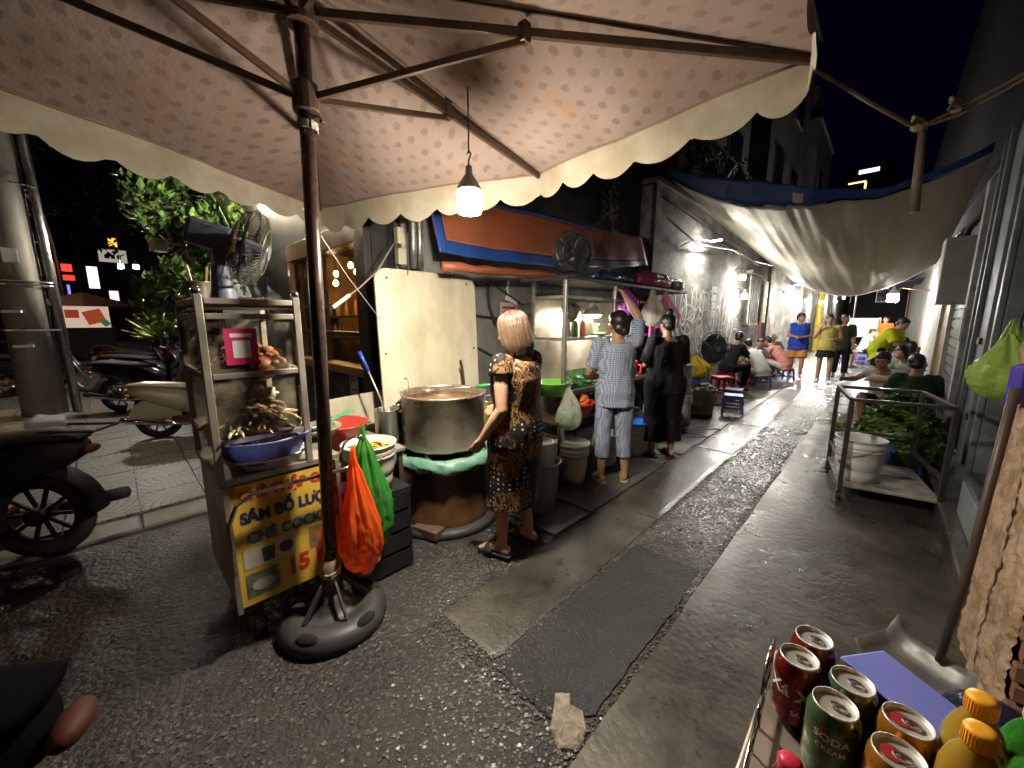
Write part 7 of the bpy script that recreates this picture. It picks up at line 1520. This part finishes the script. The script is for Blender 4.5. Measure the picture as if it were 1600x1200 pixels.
# --- motorbikes
def motorbike(label, loc, hd, body, seat=None, dark_=True, lens=(.25, .02, .01), fender=None, rack=False, plate=True, skirt=False, plain=False):
    m_chrome, m_alum = (m_rubber, m_rubber) if plain else (MC['chrome'], MC['dull aluminium'])
    t = thing('motorbike', label, 'motorbike', (loc[0], loc[1], loc[2] if len(loc) > 2 else 0), atan2(-hd[0], hd[1])); seat = seat or m_rubber; fender = fender or body
    for y in (0, 1.24):      # rear wheel at the origin, forward = +Y
        w = MB(); R_ = .235
        w.tube([(0, y + R_ * cos(a), .285 + R_ * sin(a)) for a in [i * 6.283 / 30 for i in range(30)]], .05, 10, True); wo = w.build('wheel', m_rubber, t, smooth=True)
        MB().tube([(0, y + .19 * cos(a), .285 + .19 * sin(a)) for a in [i * 6.283 / 30 for i in range(30)]], .018, 8, True).build('rim', m_alum, wo, smooth=True)
        sp_ = MB()
        for i in range(10): a = 6.283 * i / 10; sp_.bar((.0, y, .285), (0, y + .185 * cos(a), .285 + .185 * sin(a)), .022, .012, (1, 0, 0))
        sp_.build('spokes', m_alum, wo); MB().cyl((-.06, y, .285), (.06, y, .285), .055, n=16).build('hub', m_alum, wo, bevel=.006)
        f = MB().grid(lambda u, v: ((v - .5) * .16 * (1 + .0 * u), y + (.31 + .012 * (1 - (2 * v - 1) ** 2)) * cos(-.1 + u * 2.9 + (.35 if y == 0 else 0)), .285 + (.31 + .012 * (1 - (2 * v - 1) ** 2)) * sin(-.1 + u * 2.9 + (.35 if y == 0 else 0))), 18, 6).build('fender', fender, t, smooth=True, solid=.004)
    MB().rings([((0, -.28, .72), Vector((.07, 0, 0)), Vector((0, .01, .06))), ((0, -.08, .66), Vector((.13, 0, 0)), Vector((0, .0, .14))), ((0, .25, .56), Vector((.14, 0, 0)), Vector((0, 0, .18))), ((0, .55, .42), Vector((.11, 0, 0)), Vector((0, 0, .16))), ((0, .75, .36), Vector((.08, 0, 0)), Vector((0, 0, .08)))], 16).build('rear_body', body, t, smooth=True)
    MB().rings([((0, .86, .42), Vector((.15, 0, 0)), Vector((0, .05, 0))), ((0, .98, .62), Vector((.17, 0, 0)), Vector((0, .06, 0))), ((0, .99, .82), Vector((.13, 0, 0)), Vector((0, .06, 0))), ((0, .94, .96), Vector((.09, 0, 0)), Vector((0, .05, 0)))], 14).build('leg_shield', body, t, smooth=True)
    MB().rings([((0, -.30, .79), Vector((.07, 0, 0)), Vector((0, 0, .025))), ((0, -.1, .80), Vector((.12, 0, 0)), Vector((0, 0, .045))), ((0, .25, .77), Vector((.125, 0, 0)), Vector((0, 0, .045))), ((0, .5, .74), Vector((.09, 0, 0)), Vector((0, 0, .035)))], 16).build('seat', seat, t, smooth=True)
    if skirt:
        for sx in (-1, 1): MB().prism([(.315 * cos(a), .315 * sin(a)) for a in [-.25 + i * 3.5 / 16 for i in range(17)]] + [(-.12, .02), (.12, .02)], -.004, .004, Matrix.Translation((sx * .085, 0, .285)) @ Matrix(((0, 0, 1, 0), (1, 0, 0, 0), (0, 1, 0, 0), (0, 0, 0, 1)))).build('wheel_skirt', fender, t)
    MB().box((0, .72, .31), (.26, .34, .05)).build('footboard', m_blackp, t, bevel=.02); MB().box((0, .35, .26), (.2, .36, .16)).build('engine', m_iron, t, bevel=.03)
    for sx in (-1, 1): MB().cyl((sx * .075, 1.24, .285), (sx * .06, .99, .85), .022, n=10).build('fork', m_alum, t, smooth=True)
    MB().tube([(-.34, .82, 1.06), (-.2, .90, 1.02), (0, .95, 1.0), (.2, .90, 1.02), (.34, .82, 1.06)], .014, 8).build('handlebar', m_blackp, t, smooth=True)
    for sx in (-1, 1): MB().tube([(sx * .22, .9, 1.03), (sx * .27, .92, 1.15), (sx * .28, .9, 1.2)], .006, 6).build('mirror_stem', m_blackp, t); MB().ell((sx * .29, .90, 1.23), (.06, .012, .04), 14, 8).build('mirror', m_chrome, t, smooth=True)
    MB().ell((0, 1.0, .93), (.085, .06, .075), 16, 10).build('headlight', m_chrome, t, smooth=True); MB().ell((0, -.325, .70), (.06 if plain else .085, .03, .028 if plain else .04), 14, 8).build('tail_light', mat('tail lens %.3f' % lens[0], lens, .6 if plain else .25, var=.1, spec=.2 if plain else .5), t, smooth=True)
    for sx in (() if plain else (-1, 1)): MB().ell((sx * .12, -.27, .66), (.04, .03, .025), 10, 7).build('indicator', mat('amber lens', (.40, .10, .02), .3), t, smooth=True)
    MB().tube([(.12, .4, .22), (.15, .1, .24), (.16, -.2, .30), (.16, -.36, .33)], [.02, .035, .045, .04], 12).build('exhaust', m_chrome, t, smooth=True)
    if plate: MB().box((0, -.30, .50), (.14, .012, .11), rx=-.3).build('number_plate', mat('white card', (.75, .76, .74), .5), t)
    if rack: MB().tube([(-.1, -.15, .84), (-.1, -.42, .83), (.1, -.42, .83), (.1, -.15, .84)], .008, 6).build('grab_rail', m_chrome, t)
    return t
m_cream = mat('cream moped paint', (.42, .375, .27), .35, var=.12, coat=.4, bump=.03); m_bkp = mat('glossy black paint', (.012, .012, .014), .2, var=.2, coat=.5, bump=.02); m_red = mat('red seat vinyl', (.5, .03, .04), .4, var=.15)
motorbike('cream moped with a cream and red seat parked on the sidewalk', (-6.45, .30, .03), (.42, .91), m_cream, mat('cream seat vinyl', (.5, .45, .33), .4), skirt=True).scale = (.86, .86, .86)
rs_ = thing('red_raincoat', 'folded red raincoat on the cream moped seat', 'raincoat', (-6.22, .78, .86)); mb = MB().ell((0, 0, .03), (.12, .18, .05), 20, 12); mb.v = [(x, y, z + .015 * N3((x, y, z), 14)) for x, y, z in mb.v]; mb.build('cloth', m_red, rs_, smooth=True)
motorbike('black motorbike with chrome trim behind the cream moped', (-8.75, .0, .03), (.55, .84), m_bkp, rack=True)
motorbike('black motorbike third in the row on the sidewalk', (-10.4, .10, .03), (.5, .86), m_bkp); motorbike('dark grey motorbike fourth in the sidewalk row', (-11.7, .2, .03), (.55, .84), mat('dark grey paint', (.05, .05, .055), .3)); motorbike('dark red motorbike fifth in the sidewalk row', (-13., .1, .03), (.5, .86), mat('dark red paint', (.12, .012, .012), .3)); motorbike('farthest dark motorbike in the sidewalk row', (-14.4, -.1, .03), (.5, .86), m_bkp)
motorbike('black scooter at the left edge beside the kerb', (-3.72, -.44, .0), (-.55, -.83), mat('matte black paint', (.006, .006, .006), .7, spec=.2), rack=True, plate=False, lens=(.05, .008, .006), plain=True)
motorbike('motorbike with a dull orange lens in the dark lower left corner', (-1.20, -.45, 0), (-.35, -.94), mat('matte black cover', (.003, .003, .003), 1., spec=.02), mat('matte black cover', (.003, .003, .003), 1., spec=.02), lens=(.045, .011, .006), plate=False, plain=True)
for i, y in enumerate((-1.6, -2.2)): motorbike(['dark motorbike left of the utility pole', 'dark motorbike farther left of the utility pole'][i], (-12 - i, y, .03), (.3, .95), m_bkp)
t = thing('bike_cover', 'dark navy cover draped over a bike behind the cart', 'cover', (-7.6, 1.05, .03)); MB().grid(lambda u, v: ((.34 + .10 * (1 - v)) * cos(u * 6.283) * (.25 + .75 * (1 - v) ** .5) + .03 * sin(u * 30), (.5 + .12 * (1 - v)) * sin(u * 6.283) * (.25 + .75 * (1 - v) ** .5), v * 1.25), 40, 14).build('sheet', mat('navy cover cloth', (.018, .022, .045), .6), t, smooth=True)
# --- plants in front of the cafe
def leaves(name, parent, n, centre, rad, size, cols, seed, droop=.4, shell=.5):
    rnd = random.Random(seed); mbs = [MB() for _ in cols]
    cl = [(Vector((rnd.uniform(-1, 1) * rad[0], rnd.uniform(-1, 1) * rad[1], rnd.uniform(-1, 1) * rad[2])) * .75, rnd.uniform(.25, .5)) for _ in range(14)]
    for i in range(n):
        cc, rr = rnd.choice(cl); d = Vector((rnd.gauss(0, 1), rnd.gauss(0, 1), rnd.gauss(0, 1))).normalized()
        p = Vector(centre) + cc + Vector((d.x * rad[0], d.y * rad[1], d.z * rad[2])) * rr * rnd.uniform(.5, 1.1)
        k = rnd.randrange(len(cols)); mb = mbs[k]; s = size * rnd.uniform(.6, 1.3)
        m = Matrix.Translation(p) @ Matrix.Rotation(rnd.uniform(0, 6.28), 4, 'Z') @ Matrix.Rotation(rnd.uniform(-.9, .3) - droop, 4, 'Y') @ Matrix.Rotation(rnd.uniform(-.5, .5), 4, 'X')
        o = len(mb.v); mb.v += [tuple(m @ Vector(q)) for q in ((0, 0, 0), (s * .4, -s * .26, .04 * s), (s * .4, s * .26, .04 * s), (s, 0, -.10 * s), (s * .4, 0, -.02 * s))]; mb.f += [(o, o + 1, o + 4), (o, o + 4, o + 2), (o + 1, o + 3, o + 4), (o + 4, o + 3, o + 2)]
    for k, mb in enumerate(mbs):
        if mb.v: o = mb.build('foliage', cols[k], parent); o['kind'] = 'stuff'
g1, g2, g3 = mat('vine leaf green', (.07, .15, .03), .5, var=.3, scale=9), mat('vine leaf light', (.14, .24, .06), .5, var=.3, scale=9), mat('vine leaf deep', (.035, .085, .02), .5, var=.3, scale=9)
tv = thing('flowering_vine', 'leafy green vine with pink blossom hanging beside the cafe', 'plant', (-7.0, 1.05, 0))
MB().tube([(0, .15, 0), (.03, .18, .8), (-.05, .1, 1.6), (.02, 0, 2.4), (.0, -.1, 3.0)], [.05, .04, .035, .03, .015], 8).build('trunk', m_dkwood, tv, smooth=True)
for i in range(7): a = i * .9; MB().tube([(.0, .05, 1.4 + i * .2), (.2 * cos(a), .3 * sin(a), 1.6 + i * .22), (.38 * cos(a), .55 * sin(a), 1.6 + i * .22)], [.02, .012, .005], 6).build('branch', m_dkwood, tv)
leaves('crown', tv, 3000, (.1, .02, 2.45), (.6, .75, 1.0), .13, [g1, g2, g3], 3); leaves('crown', tv, 700, (.1, -.32, 1.75), (.4, .38, .45), .12, [g1, g2], 4)
leaves('blossom', tv, 420, (.25, -.30, 2.25), (.16, .16, .42), .05, [mat('pink blossom', (.48, .24, .22), .6, var=.3)], 5)
fr = thing('fern_frond', 'broad drooping frond in the middle of the vine', 'plant', (-6.45, 1.05, 3.15)); mb = MB()
for i in range(22):
    f = i / 21; x = .06 * f; y = -.05 + .38 * f; z = .05 - 1.0 * f * f - .1 * f
    for s2 in (-1, 1): L = .30 * sin(pi * (f * .85 + .1)); mb.add([(x, y, z), (x + s2 * L * .6, y + .02, z - L * .25), (x + s2 * L, y + .05, z - L * .75), (x + s2 * L * .5, y + .045, z - L * .35 - .03)], [(0, 1, 2, 3)])
mb.build('leaflets', g2, fr); MB().tube([(.06 * f, -.05 + .38 * f, .05 - 1.0 * f * f - .1 * f) for f in [i / 10 for i in range(11)]], .008, 5).build('rachis', g1, fr)
cb2 = thing('croton_bush', 'spiky yellow green bush in a pot below the vine', 'plant', (-8.9, .62, 0)); mb = MB(); rnd = random.Random(9)
for i in range(120):
    a = rnd.uniform(0, 6.28); el = rnd.uniform(.2, 1.5); L = rnd.uniform(.35, .6); d = Vector((cos(a) * cos(el), sin(a) * cos(el), sin(el))); s2 = d.cross(Vector((0, 0, 1))).normalized() * .035; b0 = Vector((0, 0, 1.15)) + d * .1
    e = b0 + d * L + Vector((0, 0, -.12 * L)); mb.add([tuple(b0), tuple(b0.lerp(e, .45) + s2), tuple(e), tuple(b0.lerp(e, .45) - s2)], [(0, 1, 2, 3)])
mb.build('leaves', mat('croton yellow', (.26, .24, .04), .5, var=.5, scale=6, col2=(.08, .13, .03)), cb2); MB().tube([(0, 0, .4), (0, 0, 1.25)], .03, 7).build('stem', m_dkwood, cb2); MB().lathe([(.17, 0), (.24, .42), (.26, .44), (.22, .43)], 18).build('pot', m_brick, cb2, smooth=True)
tg2 = thing('cream_tag', 'small pale paper lantern hanging among the vine leaves', 'lantern', (-7.6, .62, 2.55)); MB().box((0, 0, 0), (.16, .16, .18), rz=.4).build('shade', mat('pale paper', (.55, .48, .38), .7), tg2, bevel=.01); MB().tube([(0, 0, .09), (0, 0, .5)], .004, 5).build('cord', m_blackp, tg2)
st_lamps = [((-9.3, .25, 2.42), 'small white lamp left of the vine'), ((-9.0, .42, 2.40), 'small white lamp touching the vine leaves'), ((-6.1, -.02, 2.95), None)]
for p, lb in st_lamps[:2]: bulb_light('shop_bulb', lb, p, .035, .07, (1., .95, .82), 60, 'small lamps by the vine', cord=[(0, 0, .06), (0, 0, .6)])
# --- far side of the street
shop = thing('far_shop', 'dark shop row far down the street with lit signs', 'building', (-44, 0, 0))
MB().box((0, -3, 2.7), (4, 26, 5.4)).build('wall', mat('dim far facade', (.10, .085, .07), .8), shop); MB().box((0, -3, 5.5), (4.4, 26.4, .2)).build('roof', m_kerb, shop)
MB().box((1.5, 3.6, 5.2), (2.4, 4.4, 10.4)).build('green_lit_block', mat('green lit wall', (.16, .22, .04), .7, var=.3), shop)  # green light on this block is put into its wall colour
for y in (-12, -9, -6, -3.4, 2.4): MB().box((2.03, y, 1.5), (.06, 1.6, 2.2)).build('window', m_win, shop)
def far_sign(label, x, y, z, w, h, col, s, txt=None):
    t = thing('lit_sign', label, 'sign', (x, y, z)); MB().box((0, 0, 0), (.12, w, h)).build('box', m_blackp, t); MB().box((.065, 0, 0), (.008, w * .94, h * .86)).build('face', emis('sign ' + label[:20], col, s), t); MB().box((-.3, 0, 0), (.5, .08, .08)).build('arm', m_iron, t)
far_sign('red glowing shop sign far down the street', -40, -1.9, 4.95, 1.3, .55, (1., .04, .03), 1.6); far_sign('red lower line of the far shop sign', -40, -1.85, 4.3, 1.3, .4, (1., .04, .03), 1.2)
far_sign('narrow blue violet light strip under the red sign', -40, -1.6, 2.9, .14, 2.2, (.3, .25, 1.), 1.0); far_sign('tall white blue lit sign left of the green block', -40, -.38, 4.4, .55, 1.7, (.75, .8, 1.), 1.6); far_sign('orange glowing emblem on the green block', -40, .85, 6.9, .45, .7, (1., .4, .03), 2.); far_sign('white board with dark lettering under the orange emblem', -40, .75, 5.95, 1.5, 1.0, (.6, .55, .5), .5)
for i, (y, w) in enumerate(((.45, .35), (.75, .3), (1.05, .3))): 
    t = thing('sign_lettering', ['left dark word on the white sign board', 'middle dark word on the white sign board', 'right dark word on the white sign board'][i], 'lettering', (-39.9, y, 5.9)); MB().box((0, 0, 0), (.02, w * .7, .28)).build('strokes', m_ink, t)
far_sign('small white lit window beyond the parasol', -40, .5, 3.2, .5, .8, (.9, .85, .8), 1.0)
ps = thing('street_parasol', 'dark purple parasol over a far street stall', 'parasol', (-22, -.55, 0)); MB().lathe([(1.5, 2.0), (.9, 2.25), (.02, 2.55)], 8).build('canopy', mat('purple parasol cloth', (.05, .02, .045), .7), ps); MB().cyl((0, 0, 0), (0, 0, 2.5), .03, n=8).build('pole', m_iron, ps)
pst_ = thing('stall_poster', 'lit red and white picture panel on the stall under the parasol', 'sign', (-21.5, -.6, 1.62)); MB().box((0, 0, 0), (.05, 1.3, .8)).build('panel', emis('poster back light', (.8, .6, .45), .55), pst_)
for i, (y, z, w, h, c) in enumerate(((-.3, .1, .35, .3, (.5, .06, .03)), (.25, .0, .5, .5, (.55, .09, .04)), (.5, -.2, .2, .3, (.06, .2, .06)))): MB().box((.03, y, z), (.012, w, h), rx=.3 * i).build('print', mat('poster print %d' % i, c, .5, emit=c, estr=.4), pst_, bevel=.02)
MB().box((-.1, 0, -.95), (.8, 1.5, 1.1)).build('counter', m_darkwall, pst_)
t = thing('street_lamp', 'tall curved street lamp post beyond the utility pole', 'street lamp', (-22, -1.05, 0)); MB().tube([(0, 0, 0), (0, 0, 4.2), (0, -.1, 5.2), (0, -.45, 5.9), (0, -1.0, 6.1)], [.09, .07, .06, .05, .04], 10).build('post', m_alum, t, smooth=True); MB().tube([(0, 0, 4.0), (0, -.25, 4.2), (0, -.5, 4.22)], .03, 8).build('side_arm', m_alum, t); MB().box((0, -1.2, 6.08), (.2, .5, .09)).build('head', m_alum, t, bevel=.03); MB().box((0, -1.2, 6.03), (.15, .4, .02)).build('lens', emis('sodium lens', (1., .55, .2), 350), t)
for i, (x, y, z, r_) in enumerate(((-30, 2.5, 7.5, 3.2), (-36, -1.0, 9.5, 3.), (-27, -3.6, 8.5, 2.6))):
    t = thing('street_tree', ['dark street tree rising above the green lit block', 'dark tree crown over the far shop row', 'dark tree above the utility pole'][i], 'tree', (x, y, 0)); MB().tube([(0, 0, 0), (.1, .1, z * .45), (0, 0, z)], [.25, .2, .08], 10).build('trunk', m_dkwood, t, smooth=True)
    for k in range(4): a = k * 1.6; MB().tube([(.05, .05, z * .55), (r_ * .5 * cos(a), r_ * .5 * sin(a), z * .85)], [.09, .03], 6).build('limb', m_dkwood, t)
    leaves('crown', t, 1500, (0, 0, z), (r_, r_, r_ * .7), .5, [g3, mat('night leaf', (.02, .04, .012), .6)], 20 + i)
# pots on the balcony over the graffiti wall
for i, y in enumerate((8.9, 9.9, 11.0)):
    t = thing('balcony_plant', ['left potted plant on the dark balcony', 'middle potted plant on the dark balcony', 'right potted plant on the dark balcony'][i], 'plant', (-3.1, y, 4.225)); MB().lathe([(.09, 0), (.13, .2), (.14, .21), (.1, .2)], 12).build('pot', m_brick, t, smooth=True); MB().tube([(0, 0, .2), (0, 0, .45)], .012, 5).build('stem', m_dkwood, t); leaves('crown', t, 160, (0, 0, .6), (.3, .3, .35), .14, [g3, g1], 30 + i)
t = thing('hanging_creeper', 'grey creeper hanging in the dark gap above the orange awning', 'plant', (-2.86, 4.9, 3.1)); leaves('crown', t, 130, (0, 0, 0), (.1, .2, .4), .10, [mat('dry creeper', (.10, .10, .08), .7)], 41); MB().tube([(-.05, 0, .5), (0, .02, 0), (.02, 0, -.4)], .01, 5).build('stem', m_dkwood, t)

# cafe wall lantern under the eave and a second street lamp by the road
t = thing('wall_lantern', 'lantern on the cafe front above the vine, hidden by the umbrella edge', 'lamp', (-5.7, 1.25, 2.98)); MB().box((0, .12, .06), (.05, .2, .03)).build('bracket', m_iron, t)
MB().lathe([(.10, .10), (.03, .17), (.01, .18)], 8).build('cap', m_iron, t); MB().lathe([(.06, -.09), (.085, .09)], 8).build('glass', emis('lantern glow', (1., .84, .6), 420), t); MB().lathe([(.07, -.11), (.065, -.092)], 8).build('foot', m_iron, t)
lampo = [o for o in bpy.data.objects if o.name == 'street_lamp'][0]; dup(lampo, (-11.2, -4.2, 0), 0, 'street lamp by the road, out of view on the left'); dup(lampo, (3.6, -7.4, 0), R(-90), 'street lamp across the road behind the viewer')
bpy.data.scenes.remove(TS)
